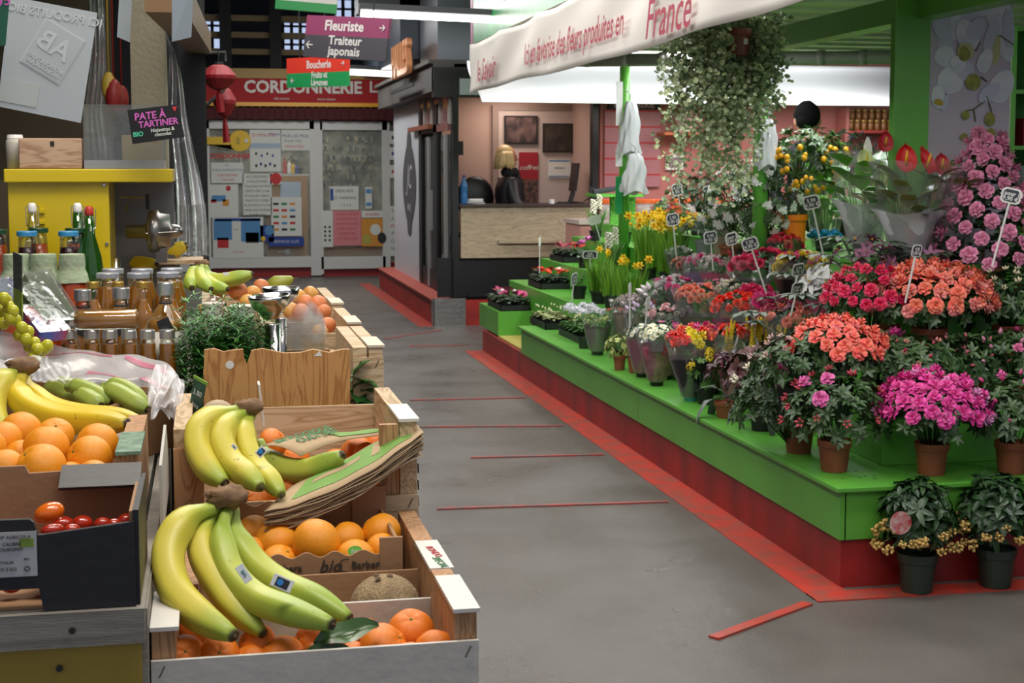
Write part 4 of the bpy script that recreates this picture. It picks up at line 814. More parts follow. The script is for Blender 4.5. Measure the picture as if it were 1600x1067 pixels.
# second row
azalea('coral azalea in a dark pot on the second step above the deck corner', flane(1308, 1, .12), .17, .15, potm=DKG, n=75, top=.04, blooms=((34, 'ruffle', '#e8705f', .03, .35, 2.2), (4, 'ruffle', '#e88088', .024, -.1, 1.0)))
azalea('wide azalea with only two open pink blossoms on the second step', flane(1425, 1, .12), .2, .11, n=95, top=.03, lf=LF, blooms=((10, 'bud', '#b5485a', .016, .1, 1.9), (2, 'ruffle', '#d6529c', .036, .5, 2.5), (5, 'budcluster', '#c98a7a', .012, .3, 1.8)))
azalea('azalea with pale pink buds at the right end of the second step', flane(1580, 1, .12), .19, .12, n=90, top=.03, blooms=((16, 'bud', '#d48fa8', .022, .2, 2), (6, 'ruffle', '#d06a98', .022, .3, 2)))
azalea('bud azalea without open flowers just right of the coral azalea on the second step', flane(1372, 1, .16), .15, .14, n=70, top=.0, blooms=((12, 'bud', '#a84a56', .013, .1, 2),))
azalea('bud azalea between the wide azalea and the pale pink one on the second step', flane(1508, 1, .16), .15, .13, n=70, top=.0, blooms=((12, 'bud', '#b8606a', .014, .1, 2),))
azalea('dark leafy bush behind the salmon azalea below the azalea pyramid', flane(1500, 2, .36), .16, .13, n=60, lf=LFD, potm=BPOT, name='leafy_bush')
# third row
azalea('large salmon azalea in full bloom on the third step', flane(1450, 2, .1), .22, .16, n=80, top=.03, potr=.08, blooms=((46, 'ruffle', '#e8785f', .035, .2, 2.1), (26, 'ruffle', '#e58f88', .03, .05, 1.8)))
azalea('crimson azalea left of the salmon azalea on the third step', flane(1356, 2, .16), .16, .15, n=60, top=.04, blooms=((34, 'ruffle', '#cf1f4d', .027, .15, 2.2),))
azalea('azalea with cream buds right of the salmon azalea on the third step', flane(1572, 2, .12), .19, .14, n=100, top=.04, blooms=((26, 'budcluster', '#d9d2ae', .014, .1, 2.2),))
azalea('coral azalea half hidden behind the wide azalea by the corner of the third step', flane(1385, 2, .35), .13, .1, n=40, top=.08, blooms=((24, 'ruffle', '#cf2a5c', .026, .2, 2.2),))
# tall azalea pyramid
p = flane(1530, 3, .12); t = thing('azalea_pyramid', 'tall pyramid azalea of pink ruffled blossoms in a terracotta pot', 'potted plant', p); addpot(t, .1, .17, mat('terracotta_light', '#9a5a3e', .6, var=.1, vs=14))
r = random.Random(8); q = MB()
for i in range(190):
    z = r.uniform(0, 1); R_ = .205*(1-z)**.8+.035; a = r.uniform(0, 2*pi); pp_ = Vector((R_*cos(a)*r.uniform(.6, 1), R_*sin(a)*r.uniform(.6, 1), .18+.60*z)); nn = Vector((cos(a), sin(a), .4))
    for j in range(5): q.leaf(pp_, Vector((cos(a+j*1.25), sin(a+j*1.25), r.uniform(-.2, .7))), nn, .045, .02, 0, .2)
q.build('foliage', LFD, t, smooth=True); MB().tube([(0, 0, .15), (0, 0, .7)], .008, 6).build('stem', mat('bark', '#4b3a28', .8), t)
pts = []; a0 = CAMA(p)
for i in range(62):
    z = (i+.5)/62; z = z**1.15; R_ = .225*(1-z)**.8+.04; a = a0+((i*2.399) % (2*pi)-pi)*.62; pts.append((Vector((R_*cos(a), R_*sin(a), .17+.63*z)), Vector((cos(a), sin(a), .3))))
bloom_at(t, blossom('ruffle', '#e59bb8', .036, '#d06a92'), pts, seed=4, tilt=.3); 
azalea('small pale pink azalea right of the tall azalea pyramid', flane(1600, 3, .25), .13, .1, n=40, blooms=((14, 'ruffle', '#d8859f', .026, 0, 2.5),))
# berry plants on the floor
def berry(label, px, py, R=.15, leaftag=False, rz=0):
    p = at(px, py, z=0); p.z = .005; t = thing('berry_plant', label, 'potted plant', p); addpot(t, .078, .155, DKG)
    rosettes(t, .135, .16, (0, 0, .29), 70, .065, .026, LFD, px, per=6, lo=-.6, droop=.4)
    r = random.Random(px); a0 = CAMA(p); bm_ = blossom('berries', '#c4a25c', .02)
    for i in range(15):
        a = a0+((i % 8)/7-.5)*3.0+r.uniform(-.15, .15); rr = r.uniform(.13, .16); z_ = .20+.04*(i//8)+r.uniform(-.025, .03)
        put('berry_cluster', bm_, t, loc=(rr*cos(a), rr*sin(a), z_), rot=(r.uniform(0, 3), r.uniform(0, 3), 0), scale=r.uniform(.8, 1.15)); MB().tube([(0, 0, .22), (rr*.5*cos(a), rr*.5*sin(a), z_+.05), (rr*cos(a), rr*sin(a), z_)], .002, 4).build('berry_stem', LFM, t)
    return t
b1 = berry('berry plant with a red and white tag in a dark pot by the plinth corner', 1432, 925); b2 = berry('berry plant without a tag in a dark pot by the red plinth', 1555, 917)
MB().lathe([(0, 0), (.045, .001), (.045, .003), (0, .003)], 16, R=Matrix.Rotation(pi/2, 3, 'X')).build('plant_tag', mat('tag_red_white', '#c9aaa6', .5, col2='#b8343a', vs=40), b1, loc=(-.125, -.1, .3), smooth=False)
# ---- generic side plants
def pot_plant(name, label, p, potr, poth, potm, cat='potted plant', group=None): t = thing(name, label, cat, p, 0, group); addpot(t, potr, poth, potm); return t
def blades(par, n, h, sp, z0, seed, m=GRS, w=.006, lean=.3, name='leaf_blades'):
    r = random.Random(seed); q = MB()
    for i in range(n):
        a = r.uniform(0, 6.28); rr = sp*math.sqrt(r.random()); b_ = Vector((rr*cos(a), rr*sin(a), z0)); d = Vector((cos(a)*lean*r.random(), sin(a)*lean*r.random(), 1)).normalized(); hh = h*r.uniform(.7, 1.1); sd = Vector((-sin(a*3), cos(a*3), 0))*w
        p1 = b_+d*hh*.5; p2 = b_+d*hh+Vector((cos(a), sin(a), 0))*hh*lean*.4
        q.add([b_-sd, b_+sd, p1+sd, p1-sd, p2], [(0, 1, 2, 3), (3, 2, 4)])
    return q.build(name, m, par)
def broad(par, n, ln, w, z0, h, seed, m, sp=.03, droop=.45, el=(.2, 1.1), name='foliage'):
    r = random.Random(seed); q = MB()
    for i in range(n):
        a = i*2.4+r.uniform(-.3, .3); e = r.uniform(*el); b_ = Vector((0, 0, z0)); tip = Vector((cos(a)*cos(e), sin(a)*cos(e), sin(e))); s_ = b_+tip*h*r.uniform(.6, 1)
        q.tube([b_, (b_+s_)/2+Vector((0, 0, h*.1)), s_], .003, 4); q.leaf(s_, tip+Vector((0, 0, -.2)), (0, 0, 1), ln*r.uniform(.8, 1.1), w, 0, droop, .12)
    return q.build(name, m, par, smooth=True)
cello = clearmat('cellophane', '#f6f8f8', 1.0, .07, .14, .05); 
def sleeve(par, r0, r1, h, z0=0, m=cello, ruffle=.07, name='cellophane_sleeve', seed=0):
    return MB().shell([(r0, z0), (r0+(r1-r0)*.35, z0+h*.3), (r0+(r1-r0)*.75, z0+h*.65), (r1, z0+h*.95), (r1*1.04, z0+h)], 36, ruffle=ruffle, rk=7, ph=seed).build(name, m, par, smooth=True)
def bouquet(label, p, H, R, wrapm, wrap_h, heads, potm=BPOT, potr=.05, poth=.08, lf=LF, card=None, clear=True, base_col=None, name='wrapped_plant', nleaf=26, grp=None):
    """pot in a flared wrap with a domed flower head; heads = (count, kind, colour, size)"""
    R *= 1.22; H *= 1.12; wrap_h *= 1.08; nleaf = int(nleaf*1.3); heads = [(int(h[0]*1.4)+1,)+tuple(h[1:]) for h in heads]; t = thing(name, label, 'wrapped plant', p, 0, grp); sd = int(abs(p[0]*911+p[1]*577)) % 9999
    addpot(t, potr, poth, potm if base_col is None else base_col)
    if wrapm: MB().shell([(potr*1.03, poth*.35), (potr+(R-potr)*.5, poth*.35+wrap_h*.5), (R*.98, poth*.35+wrap_h)], 30, ruffle=.05, rk=5).build('paper_wrap', wrapm, t, smooth=True)
    rosettes(t, R*.92, R*.45, (0, 0, H-R*.5), nleaf, .045, .02, lf, sd, lo=0)
    for i, (n, kd_, col, s_) in enumerate(heads):
        bloom_at(t, blossom(kd_, col, s_), dome_pts(n, R*.95, R*.6, (0, 0, H-R*.5), sd+i, .15, CAMA(p)-1.9, CAMA(p)+1.9), 'flower_head' if kd_ in ('cluster', 'spike') else 'blossom', seed=sd+i, up=.2)
    if clear: sleeve(t, potr*1.1, R*1.12, H*.95-poth*.3, poth*.3, seed=sd)
    if card:
        a = CAMA(p); c = Vector((cos(a)*R*1.02, sin(a)*R*1.02, H*.72)); Rz = Matrix.Rotation(a+pi/2, 4, 'Z')
        MB().box((0, 0, 0), (.07, .004, .07)).build('care_card', mat('card_dark', '#35332f', .5), t, M=Matrix.Translation(c) @ Rz @ Matrix.Rotation(-.3, 4, 'X'))
    return t
kraft = mat('kraft_paper', '#8f7c70', .8, bump=.4, bs=20); magw = mat('magenta_wrap', '#a8326c', .35, alpha=.92); redw = mat('deep_red_wrap', '#8c1739', .35, alpha=.93, col2='#c06a80', vs=16); blkw = mat('black_wrap', '#232024', .35, alpha=.9); pnkw = mat('pink_wrap', '#cf5a86', .4, alpha=.9); grw = mat('grey_wrap', '#77706a', .7); lilw = mat('lilac_wrap', '#9a7aa8', .4, alpha=.9)
# deck lane, near to far
t = pot_plant('heuchera', 'dark leaved heuchera in a tall square-shouldered black pot beside the corner azaleas', base(1190, 672), .062, .15, BPOT)
rosettes(t, .13, .12, (-.04, 0, .27), 34, .06, .045, leafm('heuchera_leaf', '#5d3d3c', .5), 71); blades(t, 40, .25, .05, .14, 7, LFP, .004, .5, 'stems')
broad(t, 5, .12, .055, .16, .12, 3, leafm('slate_leaf', '#4a554e', .2), droop=.9, el=(-.5, .1), name='drooping_leaf')
t = pot_plant('grey_leaf_plant', 'plant with broad grey drooping leaves and a bow in a low brown pot', base(1136, 652), .065, .08, TERRA)
broad(t, 7, .11, .07, .1, .1, 5, leafm('silver_leaf', '#66736c', .2), droop=.9, el=(-.3, .8)); rosettes(t, .1, .1, (0, .02, .22), 20, .05, .02, LFP, 72)
t = pot_plant('yellow_spike_plant', 'mixed planter of yellow and white flower spikes over purple leaves', base(1160, 640)+Vector((.1, .12, 0)), .1, .1, BPOT); a0 = CAMA(t.location)
rosettes(t, .17, .14, (0, 0, .24), 50, .05, .02, leafm('olive_leaf', '#55663a', .4), 73); rosettes(t, .15, .12, (0, 0, .22), 26, .05, .024, LFP, 74, name='purple_foliage')
r = random.Random(2)
for i in range(18): a = a0+r.uniform(-1.7, 1.7); rr = r.uniform(.02, .16); put('yellow_spike', blossom('spike', '#e8c81d', .075), t, loc=(rr*cos(a), rr*sin(a), .31+r.uniform(0, .05)-.3*rr), rot=(r.uniform(-.25, .25), r.uniform(-.25, .25), 0))
for i in range(12): a = a0+r.uniform(-1.5, 1.5); rr = r.uniform(.03, .15); put('white_spike', blossom('spike', '#dfdde0', .055), t, loc=(rr*cos(a), rr*sin(a), .27+r.uniform(0, .04)), rot=(r.uniform(-.3, .3), r.uniform(-.3, .3), 0))
t = pot_plant('coronilla', 'trailing plant with small yellow flowers beside the teal-based bouquet', base(1098, 632)+Vector((.02, .02, 0)), .05, .08, BPOT); rosettes(t, .1, .12, (0, 0, .17), 40, .03, .012, LFM, 75, lo=-.7); bloom_at(t, blossom('cluster', '#e0c41e', .025), dome_pts(4, .1, .12, (0, 0, .17), 5, -.3, CAMA(t.location)-1, CAMA(t.location)+1), 'flower_head')
teal = mat('teal_base', '#3f9a92', .5)
bouquet('bouquet of red and yellow flowers in a black wrap on a teal base', base(1079, 626), .33, .1, blkw, .19, ((9, 'ruffle', '#dd3a2c', .032), (5, 'ruffle', '#e3cf2a', .028), (2, 'ruffle', '#cf3a86', .03)), base_col=teal, potr=.045, poth=.07)
bouquet('bouquet of white primroses in a deep red printed wrap with a dark card', base(1026, 602), .30, .09, redw, .19, ((14, 'primula', '#dfe2c4', .022),), card=True, potr=.048)
bouquet('narrow plant in a plain magenta wrap beside the deep red bouquet', base(998, 590)+Vector((.03, .03, 0)), .27, .08, magw, .18, ((9, 'primula', '#d9dcc8', .02),), potr=.045)
for i, (px, py) in enumerate(((968, 578), (986, 584))):
    t = pot_plant('creeping_jenny', ('yellow-green trailing plant in a small brown pot', 'small brown pot tucked beside the magenta wrap')[i], base(px, py)+Vector((.03*i, .04*i, 0)), .04, .09, TERRA); rosettes(t, .09-.03*i, .08, (0, 0, .15), 50-20*i, .024, .016, LFY, 80+i, lo=-.8)
for (px, py, lab, h, R, wm, heads) in ((928, 556, 'grey paper wrapped pot with green sprigs at the far part of the deck', .23, .075, grw, ((5, 'cluster', '#b7c07a', .02),)), (958, 545, 'grey wrapped pot topped with small red flowers', .24, .07, grw, ((6, 'cluster', '#d5483f', .02), (2, 'cluster', '#b0c060', .02))), (908, 546, 'small plant with cream bells in a dark grey pot', .2, .06, None, ((10, 'bud', '#d8d3a0', .016),))):
    bouquet(lab, base(px, py)+Vector((.04, .06, 0)), h, R, wm, .14, heads, potm=DKG, clear=wm is not None, lf=LFM, nleaf=30)
# trays
def tray(par, w, d, h=.05, m=BPOT): MB().bx(-w/2, w/2, -d/2, d/2, 0, .006).bx(-w/2, -w/2+.006, -d/2, d/2, 0, h).bx(w/2-.006, w/2, -d/2, d/2, 0, h).bx(-w/2, w/2, -d/2, -d/2+.006, 0, h).bx(-w/2, w/2, d/2-.006, d/2, 0, h).build('tray', m, par)
def trayplants(label, p, w, d, lf, heads, n=6, h=.12, ln=.06, wd=.035):
    t = thing('plant_tray', label, 'tray of plants', p, 0, 'trays of small plants'); t['group'] = 'trays of small plants at the far end'; tray(t, w, d)
    r = random.Random(int(p[0]*333)); nx_ = max(2, int(w/.11)); ny_ = max(2, int(d/.11))
    for i in range(nx_):
        for j in range(ny_):
            x = -w/2+w*(i+.5)/nx_; y = -d/2+d*(j+.5)/ny_; q = MB().lathe([(.035, .008), (.045, .07), (.04, .07)], 12); q.build('pot', BPOT, t, loc=(x, y, 0)); q = MB()
            for k in range(16): a = k*2.4; q.leaf((0, 0, .07), (cos(a), sin(a), .25+.05*k), (0, 0, 1), ln*r.uniform(.7, 1.2), wd, 0, .4)
            q.build('foliage', lf, t, smooth=True, loc=(x, y, 0))
            for (kd_, cols, s_, nb) in heads:
                col = cols[(i*3+j*2) % len(cols)]
                for k in range(nb): a = r.uniform(0, 6.28); put('blossom', blossom(kd_, col, s_), t, loc=(x+.025*cos(a)*k**.5, y+.025*sin(a)*k**.5, h+r.uniform(0, .015)), rot=(r.uniform(-.4, .4)+.45, r.uniform(-.4, .4), a))
    return t
trayplants('black tray of cream and green foliage plants at the near end of the far deck', base(846, 512)+Vector((.12, .12, 0)), .25, .55, leafm('cream_leaf', '#a8b07a', .35), (('bud', ('#d8d8b4',), .016, 2),), h=.13, ln=.07)
trayplants('black tray of white primroses on the deck', base(893, 535)+Vector((.16, .22, 0)), .26, .6, LFM, (('cluster', ('#e2e2ea',), .042, 2),), h=.2, ln=.09, wd=.045)
trayplants('grey tray of pink and magenta primulas on the low green box', Vector((2.6, 12.75, .41)), .26, .6, LFG, (('primula', ('#b92a6a', '#d8ccd0', '#a32a5c'), .034, 3),), h=.14, ln=.08, wd=.05)
trayplants('clear tray of red and white primulas on the second step at the far end', Vector((2.92, 12.5, TZ[1])), .28, .5, LFG, (('primula', ('#c8321e', '#dedcd2', '#c03018'), .034, 3),), h=.14, ln=.08, wd=.05)
trayplants('tray of pink primulas on the third step below the kiosk counter', Vector((3.2, 12.9, TZ[2])), .26, .5, LFG, (('primula', ('#c0446c', '#b8283c'), .034, 2),), h=.14, ln=.08, wd=.05)
# second lane
def fern(label, p, R, H, n, m=LFM, name='fern', seed=1):
    t = pot_plant(name, label, p, .06, .1, BPOT); r = random.Random(seed); q = MB()
    for i in range(n):
        a = r.uniform(0, 6.28); e = r.uniform(.3, 1.3); L_ = R*r.uniform(.8, 1.2); pr_ = Vector((0, 0, .1))
        for k in range(1, 9):
            u = k/8; pt = Vector((cos(a)*L_*cos(e)*u, sin(a)*L_*cos(e)*u, .1+H*sin(e)*u-.35*H*u*u*(1.4-e)))
            d = (pt-pr_).normalized(); s_ = Vector((-sin(a), cos(a), 0))
            for g in (-1, 1): q.leaf(pt, s_*g+d*.6, (0, 0, 1), .03*(1.2-u), .008, 0, .1)
            pr_ = pt
    q.build('fronds', m, t); return t
def k_(px, k, off=.15, dy=0): v = lane(px, k, off); v.y += dy; return v
fern('feathery green fern on the second step beside the white primroses', k_(905, 1), .17, .22, 26, LFM, seed=3)
fern('pale feathery asparagus fern high on the stand by the slim post', k_(975, 3, .1), .3, .42, 55, leafm('asparagus_green', '#7f9a5a', .25), name='asparagus_fern', seed=5)
def daff(label, p, n, h, sp, nf, s_=.04, seed=2, colr='#e8c51a', bl=110):
    t = pot_plant('daffodil_pot', label, p, .075, .1, BPOT); blades(t, bl, h, sp, .09, seed, GRS, .0055, .22); r = random.Random(seed)
    for i in range(nf):
        a = r.uniform(0, 6.28); rr = sp*1.7*math.sqrt(r.random()); z_ = h*r.uniform(.92, 1.18)+.09; P = Vector((rr*cos(a), rr*sin(a), z_)); MB().tube([(rr*.4*cos(a), rr*.4*sin(a), .1), P], .003, 4).build('stem', GRS, t)
        d = Vector((-.3*r.random()-.3, -1, r.uniform(-.1, .4))) if i % 3 else Vector((cos(a), sin(a), .3)); put('blossom', blossom('daffodil', colr, s_), t, M=Matrix.Translation(P) @ d.to_track_quat('Z', 'Y').to_matrix().to_4x4())
    return t
daff('dense pot of yellow daffodils left of the daffodils with the price tag', k_(1012, 2, .2), 0, .34, .09, 16, seed=3); daff('dense pot of tall yellow daffodils with a price tag', k_(1045, 2, .2), 0, .33, .09, 16, seed=4); daff('tall yellow daffodils behind the price tag', k_(1028, 2, .34), 0, .36, .09, 14, seed=9)
daff('grassy pot with a few small yellow daffodils on the second step', k_(985, 1, .15), 0, .27, .09, 6, .032, seed=5); daff('leafy daffodil pot with one open flower beside the fern', k_(937, 1, .2), 0, .3, .08, 2, .032, seed=6); daff('daffodil pot with bare green blades near the fern', k_(958, 1, .2), 0, .28, .08, 3, .03, seed=7)
def hyac(label, p, col, n=4, h=.2):
    t = pot_plant('hyacinth', label, p, .055, .09, BPOT); blades(t, 22, h*.9, .04, .08, 3, LFM, .012, .4); r = random.Random(4)
    for i in range(n):
        P = Vector((r.uniform(-.05, .05), r.uniform(-.05, .05), .1+h*r.uniform(.6, 1.1))); q = MB()
        for j in range(26): a = j*2.4; rr = .018; q.ball(P+Vector((rr*cos(a), rr*sin(a), -.06+.005*j)), .0105, 0, 5, 4)
        q.build('flower_spike', mat('petal_c'+col[1:], col, .5, island=.15), t, smooth=True)
    return t
hyac('white hyacinths on the second step behind the daffodil blades', k_(955, 2, .1), '#d9d6c4'); hyac('cream hyacinths close to the slim green post', k_(930, 3, .0), '#d8d2bc', 3, .24)
t = pot_plant('cyclamen', 'pink cyclamen below the blank price tag', k_(926, 2, .05, .3), .05, .09, BPOT); broad(t, 10, .05, .05, .08, .07, 6, LFG); bloom_at(t, blossom('cyclamen', '#cf6ab0', .04), [((-.04, -.04, .2), (0, 0, 1)), ((.03, -.03, .23), (0, 0, 1)), ((0, .03, .2), (0, 0, 1))])
azalea('small bush with bright red flowers beside the daffodils', k_(1028, 1, .2), .11, .1, potm=BPOT, potr=.055, poth=.1, n=34, lf=LFD, blooms=((12, 'ruffle', '#c8262e', .022, 0, 2),), name='red_flower_bush')
# third-level flowering pots
azalea('orange kalanchoe above the daffodils', k_(1062, 3, .12), .12, .1, potm=BPOT, n=34, lf=LFM, top=.06, blooms=((10, 'cluster', '#d9622a', .03, .2, 2),), name='kalanchoe')
azalea('yellow kalanchoe in a grey pot with round grey-green leaves', k_(1100, 3, .12), .13, .1, potm=mat('zinc_pot', '#8e9498', .4, .3), n=30, lf=LFG, ln=.055, top=.05, blooms=((8, 'cluster', '#ddc52a', .028, .3, 2),), name='kalanchoe')
azalea('red and purple flowering pot behind the orange kalanchoe', k_(1045, 3, .3), .13, .1, potm=BPOT, n=30, lf=LFM, top=.1, blooms=((8, 'cluster', '#b8442e', .026, .2, 2), (4, 'cluster', '#6a4a8a', .022, .4, 2)), name='kalanchoe')
azalea('dark green leafy plant between the kalanchoes and the jasmine', k_(1090, 4, .1), .17, .16, potm=BPOT, n=50, lf=LFD, top=.1, name='leafy_plant')
# white jasmine bushes
def jasmine(label, p, R, H, n, nb, seed): 
    t = pot_plant('jasmine_bush', label, p, .09, .13, TERRA); rosettes(t, R, H, (0, 0, .13+H), n, .045, .013, leafm('jasmine_leaf', '#3e5a30', .4), seed, per=7, lo=-.85, droop=.4)
    bloom_at(t, blossom('starlets', '#e6e8e4', .05), dome_pts(nb, R*1.02, H*1.02, (0, 0, .13+H), seed, -.75, CAMA(p)-1.7, CAMA(p)+1.7), 'flower_cluster', seed=seed); return t
jasmine('airy white-flowered jasmine bush left of the citrus tree', k_(1196, 3, .06), .24, .31, 190, 40, 3); jasmine('lower white-flowered jasmine bush under the hanging ivy', k_(1143, 3, .1), .24, .27, 150, 30, 5)
fern('fine-leaved green fern below the white jasmine', k_(1165, 3, .12), .22, .26, 40, LFM, seed=8)
# citrus tree in orange pot
p = at(1240, 395, z=TZ[4]); p.z = TZ[4]; t = thing('citrus_tree', 'small citrus tree full of kumquats in a bright orange pot', 'potted tree', p)
MB().lathe([(.062, 0), (.074, .2), (.082, .2), (.084, .235), (.078, .235), (.075, .2)], 24).build('pot', mat('orange_pot', '#e07a17', .4), t); MB().lathe([(.074, .2), (0, .2)], 14).build('soil', SOIL, t)
MB().tube([(0, 0, .18), (.02, 0, .36), (.03, .01, .55)], [.012, .01, .008], 8).build('trunk', mat('bark2', '#6a4f35', .8), t); rosettes(t, .25, .2, (.07, 0, .58), 120, .05, .024, leafm('citrus_leaf', '#3f5f28', .35), 9, lo=-.6)
fr = MB().ball((0, 0, 0), (.017, .017, .019), u=12, w=8).data(mat('kumquat', '#e8ab1c', .35)); r = random.Random(5); a0 = CAMA(p)
for i in range(56):
    a = a0+r.uniform(-1.7, 1.7); s_ = r.uniform(-1.0, .35); q_ = math.sqrt(1-s_*s_); put('kumquat_fruit', fr, t, loc=(.07+.25*q_*cos(a), .25*q_*sin(a), .57+.2*s_), scale=r.uniform(.8, 1.15))
# tall cellophane plants on the top step
def tallwrap(name, label, p, H, R, lfc, nl, ll, lw, blooms, bow=None, potm=DKG, inner=None):
    t = thing(name, label, 'wrapped plant', p); addpot(t, .07, .12, potm); r = random.Random(int(p.x*1000)); q = MB(); nl = int(nl*1.7)
    for i in range(nl):
        a = i*2.4; e = r.uniform(.95, 1.4); s_ = Vector((cos(a)*cos(e), sin(a)*cos(e), sin(e)))*(H*r.uniform(.14, .7)); q.tube([(0, 0, .1), s_*.5+Vector((0, 0, .05)), s_+Vector((0, 0, .1))], .0035, 4); q.leaf(s_+Vector((0, 0, .1)), s_.normalized()+Vector((cos(a)*.5, sin(a)*.5, 0)), (0, 0, 1), ll*r.uniform(.8, 1.2), lw, 0, .4, .12)
    q.build('foliage', lfc, t, smooth=True)
    for (kd_, col, s_, x, y, z, d) in blooms:
        MB().tube([(0, 0, .1), (x*.6, y*.6, z*.6), (x, y, z)], .003, 4).build('flower_stem', LFM, t)
        put('blossom', blossom(kd_, col, s_), t, M=Matrix.Translation((x, y, z)) @ (Vector(d).to_track_quat('Z', 'Y').to_matrix().to_4x4() if kd_ != 'hood' else Matrix.Rotation(d, 4, 'Z')))
    if inner: MB().shell([(R*.42, H*.12), (R*.62, H*.3), (R*.72, H*.42), (R*.86, H*.5)], 36, ruffle=.2, rk=4).build('inner_paper', inner, t, smooth=True)
    sleeve(t, .08, R, H*.92, .02, ruffle=.09, seed=r.random()*6)
    if bow: 
        q = MB(); 
        for i in range(7): a = CAMA(p)+(i-3)*.35; q.ball((.09*cos(a), .09*sin(a), .1+.02*(i % 2)), (.035, .03, .022), R=Matrix.Rotation(a, 3, 'Z'))
        q.build('ribbon_bow', bow, t, smooth=True)
    return t
big = leafm('glossy_big_leaf', '#64a034', .3, .4); whp = mat('white_tissue', '#dcdfe2', .5, alpha=.6)
def tp(px, py): q_ = at(px, py, z=TZ[4]); q_.z = TZ[4]; return q_
tallwrap('peace_lily', 'peace lily with tall white spathes in a clear sleeve with a blue bow', tp(1288, 392), .62, .14, big, 16, .17, .075, (('hood', '#e9e6d8', .055, -.04, -.06, .48, .3), ('hood', '#e6e3d4', .05, .06, -.04, .47, 1.1)), bow=mat('blue_ribbon', '#1787b8', .3))
def rz(px, y, w=.26):
    p_ = at(px, 400, y=y); fsb('riser', GREEN, (p_.x-w/2, p_.x+w/2, y-w/2, y+w/2, .811, 1.2)); return Vector((p_.x, y, 1.2))
tallwrap('anthurium', 'pale green anthurium in a clear sleeve with white tissue', rz(1350, 6.95), .56, .17, big, 16, .17, .11, (('spathe', '#d6dfa4', .07, -.04, -.08, .45, (0, -1, .8)), ('hood', '#ece9df', .055, .0, -.02, .46, 0), ('spathe', '#c3d488', .055, .06, -.09, .36, (.2, -1, .5))), inner=whp)
tallwrap('anthurium', 'red anthurium in a clear sleeve with white tissue in front of the column', rz(1418, 6.34), .5, .17, leafm('olive_big_leaf', '#7a8c40', .3, .25), 14, .16, .08, (('spathe', '#c3201d', .07, -.07, -.1, .46, (-.3, -1, .6)), ('spathe', '#c3241f', .065, .03, -.1, .45, (.4, -1, .7)), ('spathe', '#a82028', .05, -.1, .05, .55, (-.3, -1, .3))), inner=whp)
tallwrap('anthurium', 'dark red anthurium in a clear sleeve behind the azalea pyramid', rz(1482, 6.42), .48, .13, leafm('olive_big_leaf', '#5f7038', .3, .25), 12, .15, .08, (('spathe', '#b4232c', .055, -.09, -.08, .44, (-.2, -1, .6)), ('spathe', '#97161f', .07, .1, -.05, .5, (.6, -1, .3))), inner=whp)
azalea('leafy shrub with tiny grey-blue flowers behind the citrus tree', tp(1345, 380)+Vector((.25, .9, 0)), .22, .2, potm=BPOT, n=60, lf=LFG, top=.38, blooms=((12, 'cluster', '#77758c', .025, 0, 2.5),), name='blue_flower_shrub')
# hellebores with big palmate leaves
def helleb(label, p, seed, h=.2, col='#7a4560', n=8):
    t = pot_plant('hellebore', label, p, .07, .12, BPOT); r = random.Random(seed); q = MB()
    for i in range(12):
        a = i*2.4; e = r.uniform(.4, 1.2); s_ = Vector((cos(a)*cos(e), sin(a)*cos(e), sin(e)))*h*r.uniform(.7, 1.1)+Vector((0, 0, .1)); q.tube([(0, 0, .1), s_], .004, 4)
        for j in range(6): b_ = a+(j-2.5)*.55; q.leaf(s_, (cos(b_), sin(b_), .25), (0, 0, 1), .12*r.uniform(.8, 1.1), .04, 0, .35, .15)
    q.build('foliage', leafm('hellebore_leaf', '#4c5f48', .3, .5), t, smooth=True); bloom_at(t, blossom('star', col, .045), dome_pts(n, .15, h*.8, (0, 0, .14), seed, .3, CAMA(p)-1.6, CAMA(p)+1.6), seed=seed, tilt=.5); return t
helleb('hellebore with broad green fingered leaves beside the coral azalea', k_(1252, 1, .2), 3, .32, n=4); helleb('hellebore with plum flowers behind the crimson azalea', flane(1345, 3, .1), 5, .22, n=12); helleb('hellebore with mauve flowers by the red anthurium', flane(1430, 3, .14), 8, .2, '#8c5878', 12); helleb('hellebore with large slate-green leaves left of the crimson azalea', k_(1296, 2, .2), 9, .3, n=3)
azalea('white-tipped leafy plant just left of the coral azalea', flane(1240, 1, .12), .15, .13, potm=BPOT, n=60, lf=LF, top=.02, blooms=((9, 'budcluster', '#c9a8a0', .013, .3, 2),), name='white_bud_azalea')
# wrapped flowers along the side, steps one to three
bouquet('cluster of peach kalanchoe in a grey wrap on the second step', k_(1094, 1, .12), .30, .12, grw, .13, ((16, 'rose', '#e48a70', .024), (10, 'rose', '#dd9c8c', .022)), card=False)
bouquet('bright orange-red kalanchoe in a magenta wrap on the second step', k_(1155, 1, .12), .30, .125, magw, .16, ((26, 'rose', '#e2482c', .024),), card=True)
bouquet('pink cyclamen with ruffled petals above the yellow spikes', base(1187, 600)+Vector((.32, .35, .2)), .25, .085, None, .1, ((14, 'cyclamen', '#d9689c', .04),), lf=LFG, clear=False, name='cyclamen')
bouquet('kraft wrapped dried bouquet with pale pink sprigs beside the daffodil blades', k_(985, 0, .3)+Vector((.0, 0, 0)), .36, .1, kraft, .24, ((8, 'cluster', '#b9a6a8', .022), (4, 'bud', '#d8c8c8', .03)), clear=True)
bouquet('clear wrapped plant with a pale pink collar behind the white primroses', k_(1045, 0, .3), .36, .1, pnkw, .18, ((6, 'cluster', '#cdb8b8', .02), (3, 'rose', '#d8b0b0', .028)), clear=True)
